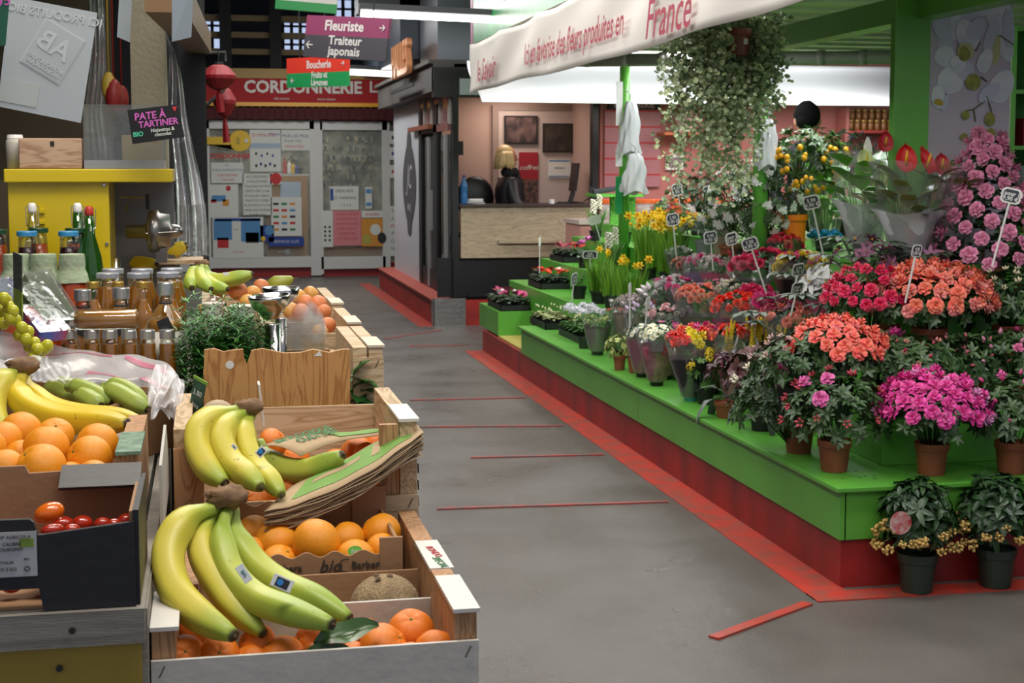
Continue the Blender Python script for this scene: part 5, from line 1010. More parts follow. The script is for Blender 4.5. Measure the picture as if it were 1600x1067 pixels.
bouquet('clear wrapped pot with one large white bloom on the second step', k_(1030, 1, .1), .24, .1, mat('clear_grey_wrap', '#9a9c9c', .4, alpha=.5), .1, ((5, 'bud', '#d8ccd0', .04), (5, 'cluster', '#a8a89a', .02)))
bouquet('wrapped pot with a single bright pink rose on the second step', k_(1068, 1, .22), .28, .09, lilw, .12, ((2, 'rose', '#d8508c', .035), (5, 'cluster', '#c8bcbc', .018)), lf=LFG)
bouquet('kraft wrapped salmon rose on the third step', k_(1070, 2, .1), .2, .07, kraft, .12, ((4, 'rose', '#c98468', .026),), clear=True)
bouquet('lilac wrapped pot with pink roses on the third step', k_(1095, 2, .12), .24, .1, lilw, .12, ((4, 'rose', '#cf5a8a', .026), (6, 'cluster', '#cabcb8', .02)), lf=LFG)
bouquet('pink wrapped pot with pale roses under the two twin price tags', k_(1125, 2, .12), .25, .11, pnkw, .14, ((6, 'cluster', '#d9c8c4', .022), (3, 'rose', '#cf5f80', .022)))
bouquet('rose-pink begonia in a clear sleeve right of the twin price tags', k_(1172, 2, .12), .28, .11, mat('smoke_wrap', '#6f5a62', .4, alpha=.7), .14, ((9, 'rose', '#cf4468', .04),), lf=LFD)
bouquet('hot pink cone-wrapped flower in front of the dark card bouquet', k_(1200, 1, .2), .32, .075, magw, .2, ((6, 'rose', '#cf2f74', .035), (3, 'rose', '#cf5a90', .03)))
bouquet('bouquet of yellow and white chrysanthemums edged with pink in a dark wrap', k_(1250, 2, .1), .33, .12, blkw, .2, ((14, 'rose', '#dcc83a', .028), (8, 'rose', '#cf4a7a', .026), (6, 'rose', '#d9dcae', .026)), card=True)
bouquet('white lily-like poinsettia with a hot pink wrap beside the chrysanthemums', k_(1296, 2, .1), .26, .1, pnkw, .12, ((7, 'star', '#dcdcdc', .075),), lf=LFG)
bouquet('red flowers in clear wrap at the foot of the orange pot', k_(1222, 3, .1), .2, .1, mat('smoke_wrap', '#6f5a62', .4, alpha=.7), .1, ((10, 'rose', '#c4283c', .026),))
bouquet('pink and red filler bouquet just below the chrysanthemums', k_(1225, 1, .25), .28, .1, magw, .1, ((8, 'ruffle', '#c9415c', .026), (5, 'ruffle', '#c86a7c', .024)), lf=LFD)
bouquet('pale kraft wrapped pot beside the grey zinc pot', k_(1128, 3, .15), .22, .07, kraft, .17, ((3, 'cluster', '#9aa48a', .02),), clear=False)
for (lab, p_, H, R, wm, wh, hd, kw) in (
    ('magenta wrapped pot of dark pink begonias just above the black wrapped bouquet', k_(1112, 0, .3), .34, .095, magw, .2, ((7, 'rose', '#c93a72', .026), (3, 'rose', '#e0907c', .024)), {}),
    ('pink wrapped pot with salmon roses above the yellow spikes', k_(1150, 0, .3), .36, .1, pnkw, .22, ((8, 'rose', '#df5a3e', .026), (4, 'cluster', '#c8a0a8', .02)), {}),
    ('pale pink wrapped cluster of small roses behind the peach kalanchoe', k_(1118, 1, .28), .32, .09, pnkw, .18, ((7, 'rose', '#d98aa0', .022), (5, 'cluster', '#d8c4c4', .02)), {}),
    ('clear wrapped pot of cream blossoms behind the orange-red kalanchoe', k_(1148, 1, .28), .33, .09, kraft, .18, ((9, 'cluster', '#cfc3ac', .022),), {}),
    ('magenta wrapped begonia between the orange-red kalanchoe and the hot pink cone', k_(1182, 1, .26), .33, .1, magw, .2, ((8, 'rose', '#c42f5e', .03),), {}),
    ('dark leaved begonia with rose flowers behind the rose-pink begonia', k_(1200, 2, .2), .3, .11, None, .1, ((9, 'rose', '#cf3f62', .032),), {'lf': LFD}),
    ('white and green wrapped pot on the third step by the small red flowers', k_(1060, 2, .25), .24, .08, grw, .14, ((8, 'cluster', '#cfd0c8', .02),), {}),
    ('lilac wrapped freesias between the two grey stakes', k_(1005, 0, .28), .33, .09, lilw, .2, ((6, 'bud', '#c9b4d0', .026), (5, 'cluster', '#b9a2a8', .02)), {}),
    ('pale wrapped pot with white flecked flowers left of the peach kalanchoe', k_(1050, 1, .2), .3, .095, grw, .16, ((9, 'cluster', '#d2c8c8', .02), (3, 'rose', '#cf6a90', .024)), {}),
    ('green leafy pot with red buds on the third step behind the twin tags', k_(1150, 2, .24), .26, .1, None, .1, ((7, 'bud', '#c8303c', .02),), {'lf': LFM}),
    ('red-violet wrapped primroses behind the white primrose bouquet', k_(1040, 0, .22), .3, .085, redw, .18, ((7, 'primula', '#b83a7a', .024),), {}),
    ('peach begonia in a smoky clear wrap below the chrysanthemums', k_(1238, 1, .1), .3, .1, mat('smoke_wrap', '#6f5a62', .4, alpha=.7), .16, ((8, 'ruffle', '#d87a68', .026),), {'lf': LFD})):
    bouquet(lab, p_, H, R, wm, wh, hd, clear=wm is not None, **kw)
# hanging ivy
hp = at(1153, 66, d=7.85); iv = thing('hanging_ivy', 'large trailing variegated ivy in a hanging brown pot', 'hanging plant', hp)
MB().lathe([(.05, -.075), (.058, -.07), (.068, .03), (.073, .035), (.073, .07), (.068, .07)], 20).build('pot', mat('hanging_pot', '#8a4a38', .45), iv); MB().lathe([(.066, .05), (0, .05)], 14).build('soil', SOIL, iv); MB().box((.02, -.064, -.0), (.022, .004, .03)).build('price_sticker', WHITE, iv)
MB().tube([(-.07, 0, .06), (0, 0, .22), (.07, 0, .06)], .0025, 4).tube([(0, 0, .22), (0, 0, 2.62-hp.z)], .003, 4).build('hanging_wire', pk, iv)
r = random.Random(12); q = MB(); st = MB()
def ivl(P, s_):
    if abs(P.x) < .10 and P.y < 0 and P.z > -.115: return
    a = r.uniform(0, 6.28); e = r.uniform(-.8, .3); d = Vector((cos(a)*cos(e), sin(a)*cos(e), sin(e))); n_ = Vector((r.uniform(-.5, .5), -1, r.uniform(.1, 1))); q.leaf(P, d, n_, s_, s_*.95, 0, .15, .1)
for i in range(125):
    a = r.uniform(0, 2*pi); rr = r.uniform(.08, .42)*(1 if cos(a) < 0 else .62); zt_ = r.uniform(-.1, .11); L_ = r.uniform(.3, 1.05)*(1.0 if cos(a) < .3 else .6); P = Vector((.05*cos(a), .05*sin(a), .07)); pts = [P]
    for k in range(1, 22):
        u = k/21; x = rr*cos(a)*min(1, u*3.2)*(1+.1*sin(k*.8+i)); y = rr*.6*sin(a)*min(1, u*3.2); z = .07+zt_*min(1, u*4)-L_*max(0, u-.12)**1.1+.02*sin(k*1.3+i); P = Vector((x, y, z)); pts.append(P)
        for m_ in range(3): ivl(P+Vector((r.uniform(-.03, .03), r.uniform(-.03, .03), r.uniform(-.02, .02))), r.uniform(.02, .036))
    if i % 3 == 0: st.tube(pts[::3], .0015, 3)
q.build('ivy_leaves', LFI, iv); st.build('ivy_stems', LFM, iv)
# price tags
tagw = mat('tag_white', '#d9d9d4', .5); tagb = mat('tag_slate', '#2b3038', .5)
def ptag(px, py, bx, by, d, label, blank=False, rot=0, w=24, h=20):
    P = at(px, py, d=d); Bp = at(bx, by, d=d+.03); t = thing('price_tag', label, 'price tag', P, 0); W_, H_ = span(w, P)/2, span(h, P)/2
    up = (P-Bp).normalized(); fwd = (CAM-P).normalized(); sd = up.cross(fwd).normalized(); nn = sd.cross(up); Rm = Matrix((sd, up, nn)).transposed().to_4x4() @ Matrix.Rotation(rot, 4, 'Y')
    def rr(a, b_, z, th, m, nm):
        pts = [(a*(1 if i in (0, 1, 6, 7) else -1)*(1 if i in (0, 3, 4, 7) or True else 1), 0) for i in range(8)]; c = .3
        pts = [(a, b_*(1-c*1.2)), (a*(1-c), b_), (-a*(1-c), b_), (-a, b_*(1-c*1.2)), (-a, -b_*(1-c)), (-a*(1-c), -b_), (a*(1-c), -b_), (a, -b_*(1-c))][::-1]
        pts = pts[::-1]; MB().poly(pts, th, Rm @ Matrix.Translation((0, 0, z))).build(nm, m, t)
    rr(W_, H_, 0, .002, tagw, 'plate')
    if not blank:
        rr(W_*.82, H_*.8, .002, .0008, tagb, 'slate_face'); text(random.Random(px).choice(('5,90', '3 pour 12', '4,50', '9,90', '7,50')), H_*.8, Rm @ Vector((0, H_*.25, .0035)), tagw, t, basis=Rm, ext=.0003, bold=.0006, sx=.9); text('9,90 €', H_*.75, Rm @ Vector((0, -H_*.4, .0035)), tagw, t, basis=Rm, ext=.0003, bold=.0006)
    MB().tube([-up*H_*.9, Bp-P-up*.06], .0045, 6).build('stick', tagw, t)
D_ = lambda px, k, off=.1: (lane(px, k, off)-CAM).dot(FW)
ptag(1156, 298, 1176, 366, D_(1176, 3), 'slate price tag on a leaning stick in front of the white jasmine'); ptag(1268, 316, 1284, 388, 8.0, 'large slate price tag in front of the peace lily', w=26, h=22); ptag(1172, 381, 1192, 442, D_(1192, 1), 'slate price tag above the orange-red kalanchoe', w=26); ptag(1110, 371, 1113, 408, D_(1113, 1, .3), 'left of the twin slate price tags below the grey pot', rot=.5); ptag(1143, 373, 1147, 408, D_(1147, 1, .3), 'right of the twin slate price tags below the grey pot', rot=.7)
ptag(1051, 343, 1056, 392, D_(1056, 1, .3), 'slate price tag among the tall daffodils', rot=.6); ptag(1058, 296, 1062, 318, D_(1062, 3), 'small slate price tag above the orange kalanchoe', rot=.4, w=18); ptag(1104, 300, 1105, 318, D_(1105, 3), 'small slate price tag above the yellow kalanchoe', rot=.7, w=16); ptag(929, 344, 936, 368, D_(929, 2), 'blank beige price tag in front of the kiosk post', blank=True, w=20, h=14)
ptag(922, 398, 922, 415, D_(922, 1), 'wide slate price tag by the far daffodils', w=24, h=13); ptag(1247, 421, 1243, 445, D_(1243, 1, 0), 'narrow slate price tag over the dark card bouquet', rot=.8); ptag(1246, 450, 1240, 475, D_(1240, 1, 0)-.15, 'lower slate price tag beside the hellebore leaves', rot=.8); ptag(1432, 392, 1419, 452, 6.3, 'grey price tag rising from the salmon azalea', rot=1.0, w=26); ptag(1580, 306, 1556, 395, 6.25, 'large slate price tag on a leaning stick in the azalea pyramid', w=30, h=24)
ptag(843, 378, 843, 416, 12.3, 'thin beige tag seen edge on in the red and white primulas', blank=True, rot=1.4, w=18, h=14); ptag(897, 436, 894, 464, 11.2, 'pale tag seen edge on in the white primroses', rot=1.2); ptag(984, 452, 984, 508, D_(984, 0, .05), 'bent pale stake beside the kraft wrapped bouquet', blank=True, rot=1.4); ptag(1012, 474, 1008, 512, D_(1010, 0, .05), 'bent pale stake behind the deep red bouquet', blank=True, rot=1.3)
# fallen debris on the deck
dq = MB(); r = random.Random(3)
for i in range(26): p = at(r.uniform(1240, 1420), r.uniform(690, 752), z=.412); dq.leaf((p.x, p.y, .412), (cos(i*2.), sin(i*2.), 0), (0, 0, 1), .016, .007, 0, 0)
dq.build('fallen_leaves', mat('dry_leaf', '#4f4a22', .8, island=.4), label='dry fallen leaves scattered on the green deck corner', cat='leaves', kind='stuff')
# ================================================================ FRUIT STALL
gwood = mat('grey_plank', '#8f8a80', .8, col2='#77726a', vs=6, stretch=(1, 3, 14), bump=.3); pale = wood('pale_crate_wood', '#cbb494', '#a98c68', 6, 'X', .7); paleY = wood('pale_crate_wood_side', '#c4ab8a', '#a08560', 6, 'Y', .7); endw = wood('crate_end_wood', '#b58a62', '#8f6644', 10, 'Z', .7)
whb = mat('white_painted_board', '#c4c0b8', .5, var=.08, vs=20, bump=.2); capw = mat('white_cap', '#cfccc6', .45); card_ = mat('cardboard', '#a07b5a', .8, var=.1, vs=10, bump=.2, bs=70); cardk = mat('black_cardboard', '#1e1e22', .5, bump=.15); stap = mat('staple', '#3a3632', .4, .6); ptxt = mat('print_dark', '#3a3630', .7); ptg = mat('print_green', '#3c7a4a', .7)
st_ = thing('fruit_stand', 'grey plank fruit stand with yellow front panels under the crates', 'stand', (0, 1.7, 0))
def sb(name, m, *bs, **k):
    q = MB()
    for (x0, x1, y0, y1, z0, z1) in bs: q.bx(x0, x1, y0-1.7, y1-1.7, z0, z1)
    return q.build(name, m, st_, **k)
sb('crate_shelf', gwood, (-.06, .33, 1.72, 2.36, .90, .93)); sb('crate_shelf', gwood, (-.06, .33, 2.36, 2.86, .96, 1.0)); sb('crate_shelf', gwood, (-.06, .34, 2.86, 5.2, 1.06, 1.12))
sb('left_shelf', gwood, (-1.3, -.08, 1.72, 2.02, 1.10, 1.141)); sb('left_shelf', gwood, (-1.3, -.10, 2.02, 2.9, 1.10, 1.141)); sb('left_shelf', gwood, (-1.3, -.02, 2.9, 4.6, 1.13, 1.19))
sb('divider', gwood, (-.095, -.078, 1.74, 2.9, .95, 1.135)); sb('yellow_front', mat('mustard_paint', '#a3892f', .5, var=.12, vs=6), (-1.3, -.085, 1.73, 1.76, .1, 1.10)); sb('skirt', gwood, (-1.3, .3, 1.8, 5.2, .1, .9)); sb('leg', gwood, (.26, .31, 1.76, 1.81, 0, .9)); sb('leg', gwood, (.26, .31, 5.1, 5.15, 0, 1.06)); sb('leg', gwood, (-1.28, -1.2, 1.76, 1.84, 0, 1.07)); sb('leg', gwood, (-1.28, -1.2, 4.5, 4.58, 0, 1.13))
for (px, py) in ((113, 985), (93, 1044)): p = at(px, py, y=1.718 if py < 1000 else 1.728); MB().lathe([(.004, 0), (.004, .002)], 10, R=Matrix.Rotation(pi/2, 3, 'X')).build('screw', stap, st_, loc=(p.x, p.y-1.7, p.z))
sb('riser', gwood, (-1.2, -.1, 3.3, 4.5, 1.19, 1.21))
def crate(label, x0, x1, y0, y1, z0, zf, ze, fm=pale, em=endw, cap=capw, zb=None, name='wooden_crate', caps=(1, 1), th=.012, ew=.028):
    t = thing(name, label, 'crate', ((x0+x1)/2, (y0+y1)/2, z0)); ox, oy = (x0+x1)/2, (y0+y1)/2
    def b_(nm, m, a, b, c, d, e, f): MB().bx(a-ox, b-ox, c-oy, d-oy, e-z0, f-z0).build(nm, m, t)
    b_('bottom', pale, x0, x1, y0, y1, z0, z0+.008); b_('front_board', fm, x0-.001, x1+.001, y0, y0+.006, z0+.01, zf); b_('back_board', fm, x0, x1, y1-.006, y1, z0+.01, zb or zf)
    for i, (a, b) in enumerate(((x0, x0+ew), (x1-ew, x1))):
        b_('end_board', em, a, b, y0+.008, y1-.008, z0+.009, ze)
        if caps[i]: b_('end_cap', cap, a-.002, b+.004, y0+.004, y0+.16, ze, ze+.005)
    for sx_ in (x0+.012, x1-.012): MB().tube([(sx_-ox-.004, y0-oy-.002, zf-z0-.02), (sx_-ox+.003, y0-oy-.002, zf-z0-.006)], .0007, 4).build('staple', stap, t)
    return t
cA = crate('front wooden crate of mandarins with a white painted front board and white caps', -.075, .321, 1.765, 1.982, .935, 1.062, 1.097, fm=whb, zb=1.056)
text('17-18', .012, (-.186, -.1, .166), ptxt, cA, basis=TOPM); text('17-18', .012, (.188, .005, .166), ptxt, cA, basis=TOPM)
cB = crate('wooden crate with coconut and a printed white and green end cap', -.05, .325, 1.99, 2.372, .935, 1.0, 1.088, zb=1.0, caps=(0, 1))
MB().bx(-.155, .155, -.081, -.076, .01, .128).build('partition', card_, cB)
for i, (s_, m_) in enumerate((('SPECIAL', ptg), ('RONDO', pr))): text(s_, .016, (.176, -.16+.06*i, .1587), m_, cB, basis=TOPM, rot=-1.45)
tB = thing('cardboard_tray', 'kraft cardboard tray with wavy edge printed bio and Barbera full of oranges', 'tray', (.122, 2.25, .96))
def wavy(w, zb_, zt_, nw, amp=.004): return [(-w/2, zb_), (w/2, zb_)]+[(w/2-w*i/60, zt_+amp*sin(i/60*nw*2*pi)) for i in range(61)]
MB().poly(wavy(.29, -.0, .125, 7), .004, FRONT).build('wavy_front', card_, tB, loc=(0, -.118, 0)); MB().poly(wavy(.31, 0, .15, 7), .004, FRONT).build('wavy_back', card_, tB, loc=(0, .122, 0)); MB().bx(-.15, .15, -.118, .118, 0, .006).build('tray_floor', card_, tB)
for sx_ in (-.15, .145): MB().bx(sx_, sx_+.005, -.118, .118, .0, .135).build('tray_side', card_, tB)
MB().bx(.118, .152, -.124, -.117, .03, .146).build('corner_flap', card_, tB); MB().bx(.1, .155, .112, .122, .1, .172).build('corner_flap', card_, tB)
for x, s_, sz, sh in ((-.085, 'bio', .026, .3), (-.02, 'Barbera', .015, 0), (.045, 'bio', .026, .3), (.1, 'Barbera', .015, 0)): text(s_, sz, (x, -.123, .107), ptxt, tB, shear=sh, bold=.0002)
for x in (-.052, .068): MB().add(*(lambda v, f: (v, f))([(x+.009*cos(a)*(1+.18*s2), -.1232, .107+.009*sin(a)*(1+.18*s2)) for a in [1.1+i*.35 for i in range(12)] for s2 in (0, 1)], [(2*i, 2*i+1, 2*i+3, 2*i+2) for i in range(11)])).build('printed_wreath', ptxt, tB)
cC = crate('tall pale wooden crate of oranges under the paper bags', -.06, .333, 2.385, 2.785, 1.002, 1.11, 1.232, em=paleY, zb=1.2, caps=(0, 1))
for i in range(7): MB().tube([(.199, -.19, .03+.028*i), (.199, -.185, .045+.028*i)], .0012, 4).build('staple', stap, cC)
MB().bx(.135, .165, -.19, -.175, .1, .225).build('inner_post', endw, cC); MB().bx(-.197, -.15, -.205, -.19, .0, .2).build('corner_post', endw, cC)
# left side boxes
tbx = thing('cardboard_box', 'black printed cardboard box of tomatoes with a white label', 'box', (-.29, 1.84, 1.142))
fx = lambda px: at(px, 850, y=1.735).x+.29
zz = lambda py: at(100, py, y=1.735).z-1.142
pts = [(fx(66), 0), (fx(211), 0.0), (fx(211), zz(818)), (fx(68), zz(832)), (fx(60), zz(832)), (fx(54), zz(812)), (fx(48), zz(807)), (fx(-160), zz(805)), (fx(-160), zz(915)), (fx(60), zz(915))]
MB().poly(pts, .006, FRONT).build('front_flap', cardk, tbx, loc=(0, -.105, 0)); MB().bx(-.35, .205, -.1, .105, 0, .004).build('box_floor', card_, tbx); MB().bx(.198, .205, -.104, .108, .0, .112).build('box_side', [cardk], tbx); MB().bx(.194, .198, -.1, .105, .004, .11).build('inner_side', card_, tbx)
MB().poly([(-.35, 0), (.2, 0), (.2, .122), (.06, .118), (.055, .128), (-.0, .128), (-.005, .134), (-.07, .13), (-.08, .112), (-.35, .112)], .006, FRONT).build('box_back', card_, tbx, loc=(0, .11, 0)); MB().box((.15, .085, .115), (.1, .055, .004), R=Matrix.Rotation(.35, 3, 'X')).build('top_flap', cardk, tbx)
p = at(22, 866, y=1.727)-tbx.location; MB().bx(-.05, .025, -.001, 0, -.026, .026).build('white_label', mat('label_white', '#b9b9bb', .5), tbx, loc=p)
for i, (s_, z_) in enumerate((('PRODUIT DE COOP AGRICOLA', .02), ('CATEGORIE I  CALIBRE', .012), ('POMODORO CILIEGINO', .006), ('ORIGINE ITALIA', -.009), ('PESO NETTO 5 KG', -.017))): text(s_, .0055, (p.x-.02, p.y-.002, p.z+z_), ptxt, tbx)
MB().bx(0, .016, -.0015, 0, 0, .01).build('green_leaf_logo', mat('logo_green', '#7f9a3a', .5), tbx, loc=(p.x+.006, p.y, p.z+.008)); text('BIO', .004, (p.x+.014, p.y-.002, p.z-.006), ptxt, tbx); text('o', .014, (p.x+.014, p.y-.002, p.z-.016), ptxt, tbx)
cE = crate('wooden crate of large oranges with a green printed cap beside the tomatoes', -.56, -.10, 2.05, 2.4, 1.142, 1.21, 1.258, cap=mat('cap_green', '#4f6f58', .5, col2='#7d9a84', vs=50), caps=(0, 1))
cE_p = MB().poly([(0, 0), (.34, 0), (.34, .1), (.1, .115), (.02, .05)], .004, SIDE).build('bent_card', mat('card_grey_white', '#b5b3ad', .7), cE, loc=(.262, .17, .0))
bF = thing('cardboard_box', 'brown cardboard box of bananas lined with white plastic', 'box', (-.3, 2.66, 1.121), radians(-38))
MB().bx(-.3, .22, -.13, -.125, 0, .108).build('box_front', card_, bF); MB().bx(-.3, .22, .12, .125, 0, .108).build('box_back', card_, bF); MB().bx(.215, .22, -.125, .12, 0, .108).build('box_side', card_, bF); MB().bx(-.3, -.295, -.125, .12, 0, .108).build('box_side', card_, bF); MB().bx(-.3, .22, -.13, .125, 0, .005).build('box_floor', card_, bF)
bF.rotation_euler = (0, 0, radians(-28)); bF.location = (-.32, 2.72, 1.142)
# ---- bananas
bm_ = mat('banana_skin', '#d7c33a', .42, bump=.06, bs=30, sss=.03); N = bm_.node_tree.nodes; L = bm_.node_tree.links; b = N['Principled BSDF']
def banana_mat(name, body, green, g1=.16, g2=.88):
    m = bm_.copy(); m.name = name; N = m.node_tree.nodes; L = m.node_tree.links; b = N['Principled BSDF']; at_ = N.new('ShaderNodeAttribute'); at_.attribute_name = 'along'; rp = N.new('ShaderNodeValToRGB'); e = rp.color_ramp.elements
    e[0].position = 0; e[0].color = srgb('#8a9a3c')+(1,); e[1].position = 1; e[1].color = srgb('#3a3020')+(1,)
    for p_, c in ((g1*.5, green), (g1+.12, body), (g2-.1, body), (g2+.07, green), (.985, green)): x = e.new(p_); x.color = srgb(c)+(1,)
    n = N.new('ShaderNodeTexNoise'); n.inputs['Scale'].default_value = 90; n.inputs['Detail'].default_value = 2; r2 = N.new('ShaderNodeValToRGB'); r2.color_ramp.elements[0].position = .70; r2.color_ramp.elements[1].position = .76; tc = N.new('ShaderNodeTexCoord'); L.new(tc.outputs['Object'], n.inputs['Vector']); L.new(n.outputs[0], r2.inputs[0])
    n3 = N.new('ShaderNodeTexNoise'); n3.inputs['Scale'].default_value = 14; L.new(tc.outputs['Object'], n3.inputs['Vector']); m3 = N.new('ShaderNodeMix'); m3.data_type = 'RGBA'; m3.inputs[7].default_value = srgb(green)+(1,); L.new(rp.outputs[0], m3.inputs[6]); r3 = N.new('ShaderNodeMapRange'); r3.inputs[1].default_value = .5; r3.inputs[2].default_value = .8; r3.inputs[4].default_value = .5; L.new(n3.outputs[0], r3.inputs[0]); L.new(r3.outputs[0], m3.inputs[0])
    mx = N.new('ShaderNodeMix'); mx.data_type = 'RGBA'; L.new(at_.outputs['Fac'], rp.inputs[0]); L.new(m3.outputs[2], mx.inputs[6]); mx.inputs[7].default_value = srgb('#8a6a2a')+(1,); L.new(r2.outputs[0], mx.inputs[0]); L.new(mx.outputs[2], b.inputs['Base Color']); return m
BY = banana_mat('banana_yellow_green', '#cdc048', '#9fb040'); BG = banana_mat('banana_greenish', '#b4bc4c', '#94ac42', .3, .75); BGR = banana_mat('banana_green', '#9fae4e', '#8ba045'); BYY = banana_mat('banana_ripe', '#dcc02c', '#c4b030')
tipm = mat('banana_tip', '#4a3a22', .7); crown = mat('banana_crown', '#8a6a4c', .8, var=.45, vs=40, bump=.8, bs=60)
def spl(P, n=22):
    P = [Vector(p) for p in P]; P = [P[0]*2-P[1]]+P+[P[-1]*2-P[-2]]; o_ = []
    m = len(P)-3
    for k in range(n+1):
        u = k/n*m; i = min(int(u), m-1); t = u-i; a, b, c, d = P[i:i+4]
        o_.append(.5*((2*b)+(c-a)*t+(2*a-5*b+4*c-d)*t*t+(3*b-a-3*c+d)*t*t*t))
    return o_
def bunch(label, crown_px, crown_d, ban, cr=.022, group=None, name='banana_bunch', sticker=()):
    o = at(*crown_px, d=crown_d); t = thing(name, label, 'bananas', o, 0, group)
    if cr: MB().ball((0, 0, 0), (cr*1.05, cr*.7, cr*.6), u=14, w=10, fn=lambda v: 1+.22*sin(7*v.x+5*v.z)*cos(6*v.y)+.1*sin(23*v.x+17*v.y)).build('crown', crown, t, smooth=True)
    for (pts, ds, r, m) in ban:
        P = [at(p[0], p[1], d=ds[0]+(ds[1]-ds[0])*i/(len(pts)-1))-o for i, p in enumerate(pts)]; C_ = spl(P, 26); n = len(C_); R_ = []
        for k in range(n):
            u = k/(n-1); R_.append(r*(.46+.54*min(1, max(0, (u-.10)/.16))**.8) if u < .26 else r*(1 if u < .72 else max(.16, math.cos((u-.72)/.28*1.38)**.62)))
        q = MB().tube(C_, R_, 20, penta=.055); bo = q.build('banana', m, t, smooth=True)
        MB().lathe([(.0028*r/.02, -.001), (.003*r/.02, .003), (0, .005)], 8).build('tip', tipm, bo, M=Matrix.Translation(C_[-1]) @ (C_[-1]-C_[-2]).to_track_quat('Z', 'Y').to_matrix().to_4x4())
    for (px, py, d, w, h, rot, m, kd_) in sticker:
        p = at(px, py, d=d)-o; fw = (CAM-(p+o)).normalized(); Rm = fw.to_track_quat('Z', 'Y').to_matrix().to_4x4() @ Matrix.Rotation(rot, 4, 'Z'); W_, H_ = w*d/F_PX, h*d/F_PX
        s_ = MB().box((0, 0, 0), (W_, H_, .0008)).build('fruit_sticker', m, t, M=Matrix.Translation(p) @ Rm, bev=.0004)
        if kd_ == 1: MB().box((-.0*W_, 0, .0006), (W_*.62, H_*.72, .0006)).build('sticker_print', pk, s_); MB().lathe([(H_*.26, 0), (H_*.26, .0005)], 12, c=(-.1*W_, 0, .0009)).build('sticker_print', mat('sticker_blue', '#2f7fc0', .4), s_)
        if kd_ == 2: text('BIO', H_*.5, (0, 0, .001), mat('sticker_teal', '#2f8a7c', .4), s_, basis=TOPM)
    return t
swt = mat('sticker_white', '#d8dada', .35); sgn = mat('sticker_green', '#6fc04a', .35)
bunch('large front bunch of four yellow-green bananas draped over the mandarins', (353, 777), 1.99, (
    (((340, 792), (290, 812), (262, 862), (272, 918), (312, 962), (366, 994)), (1.99, 1.80), .0215, BY),
    (((346, 796), (316, 830), (316, 868), (338, 908), (368, 950), (412, 990)), (2.0, 1.86), .0185, BY),
    (((354, 798), (347, 840), (360, 893), (400, 935), (456, 957), (520, 976)), (1.99, 1.81), .0195, BG),
    (((364, 796), (370, 840), (398, 882), (440, 914), (494, 938), (547, 968)), (2.01, 1.88), .0195, BG)), .026,
    sticker=((441, 911, 1.825, 34, 20, -.45, swt, 1), (381, 896, 1.80, 30, 14, -1.0, swt, 2)))
bunch('middle bunch of bananas leaning on the crate of oranges', (388, 636), 2.42, (
    (((376, 640), (340, 650), (312, 668), (309, 700), (326, 733), (352, 756)), (2.42, 2.28), .0215, BY),
    (((385, 642), (360, 660), (347, 688), (362, 722), (388, 744), (408, 762)), (2.42, 2.26), .021, BY),
    (((394, 644), (384, 668), (386, 698), (402, 730), (424, 752), (440, 774)), (2.43, 2.28), .0185, BY),
    (((404, 690), (418, 715), (445, 732), (482, 734), (512, 724), (536, 710)), (2.48, 2.40), .0205, BG)), .022,
    sticker=((408, 706, 2.30, 13, 16, -.8, swt, 1), (366, 698, 2.27, 10, 6, -.8, swt, 2)))
bunch('left bunch of bananas stretched across the large oranges', (35, 572), 2.42, (
    (((28, 580), (6, 595), (-12, 625), (-8, 660), (14, 690)), (2.42, 2.3), .022, BY),
    (((36, 582), (28, 612), (46, 636), (96, 655), (158, 660), (200, 662)), (2.42, 2.28), .022, BYY),
    (((38, 584), (46, 610), (80, 636), (130, 648), (180, 652), (220, 658)), (2.46, 2.36), .018, BYY)), .024)
bunch('far bunch of bananas with one pointing right beside the jars', (315, 412), 3.95, (
    (((312, 416), (302, 428), (298, 440), (300, 450)), (3.95, 3.85), .019, BG), (((316, 416), (312, 430), (318, 442), (330, 452)), (3.94, 3.84), .019, BG),
    (((320, 416), (328, 434), (345, 438), (370, 434), (395, 428)), (3.94, 3.9), .02, BG), (((318, 418), (322, 436), (338, 448), (356, 452)), (3.94, 3.86), .018, BG)), .018, sticker=((353, 428, 3.86, 9, 5, 0, swt, 0),))
bunch('ripe yellow bananas lying behind the grinder disc', (190, 392), 4.2, (
    (((188, 385), (196, 404), (220, 412), (245, 412)), (4.2, 4.1), .022, BYY), (((196, 384), (215, 400), (250, 398), (292, 386)), (4.25, 4.2), .024, BYY), (((205, 390), (235, 402), (262, 396), (290, 380)), (4.2, 4.15), .02, BYY)), .015)
for i, (pts, d) in enumerate(((((105, 605), (125, 606), (150, 616), (175, 629)), 2.56), (((64, 612), (85, 608), (105, 614), (122, 624)), 2.62), (((160, 604), (185, 604), (208, 616), (228, 638)), 2.6), (((158, 608), (180, 612), (205, 626), (230, 640)), 2.54), (((80, 603), (100, 601), (115, 608), (130, 612)), 2.7), (((118, 618), (132, 620), (146, 628), (158, 634)), 2.52))):
    bunch(('short green banana at the centre of the brown cardboard box', 'short green banana at the left end of the brown cardboard box', 'upper green banana at the right end of the brown box', 'lower green banana against the right end of the brown box', 'small green banana hindmost on the left of the brown box', 'green banana tip just inside the front edge of the brown box')[i], pts[0], d, ((pts, (d, d-.04), .0165, BGR),), 0, 'short green bananas in the brown box', 'green_banana')
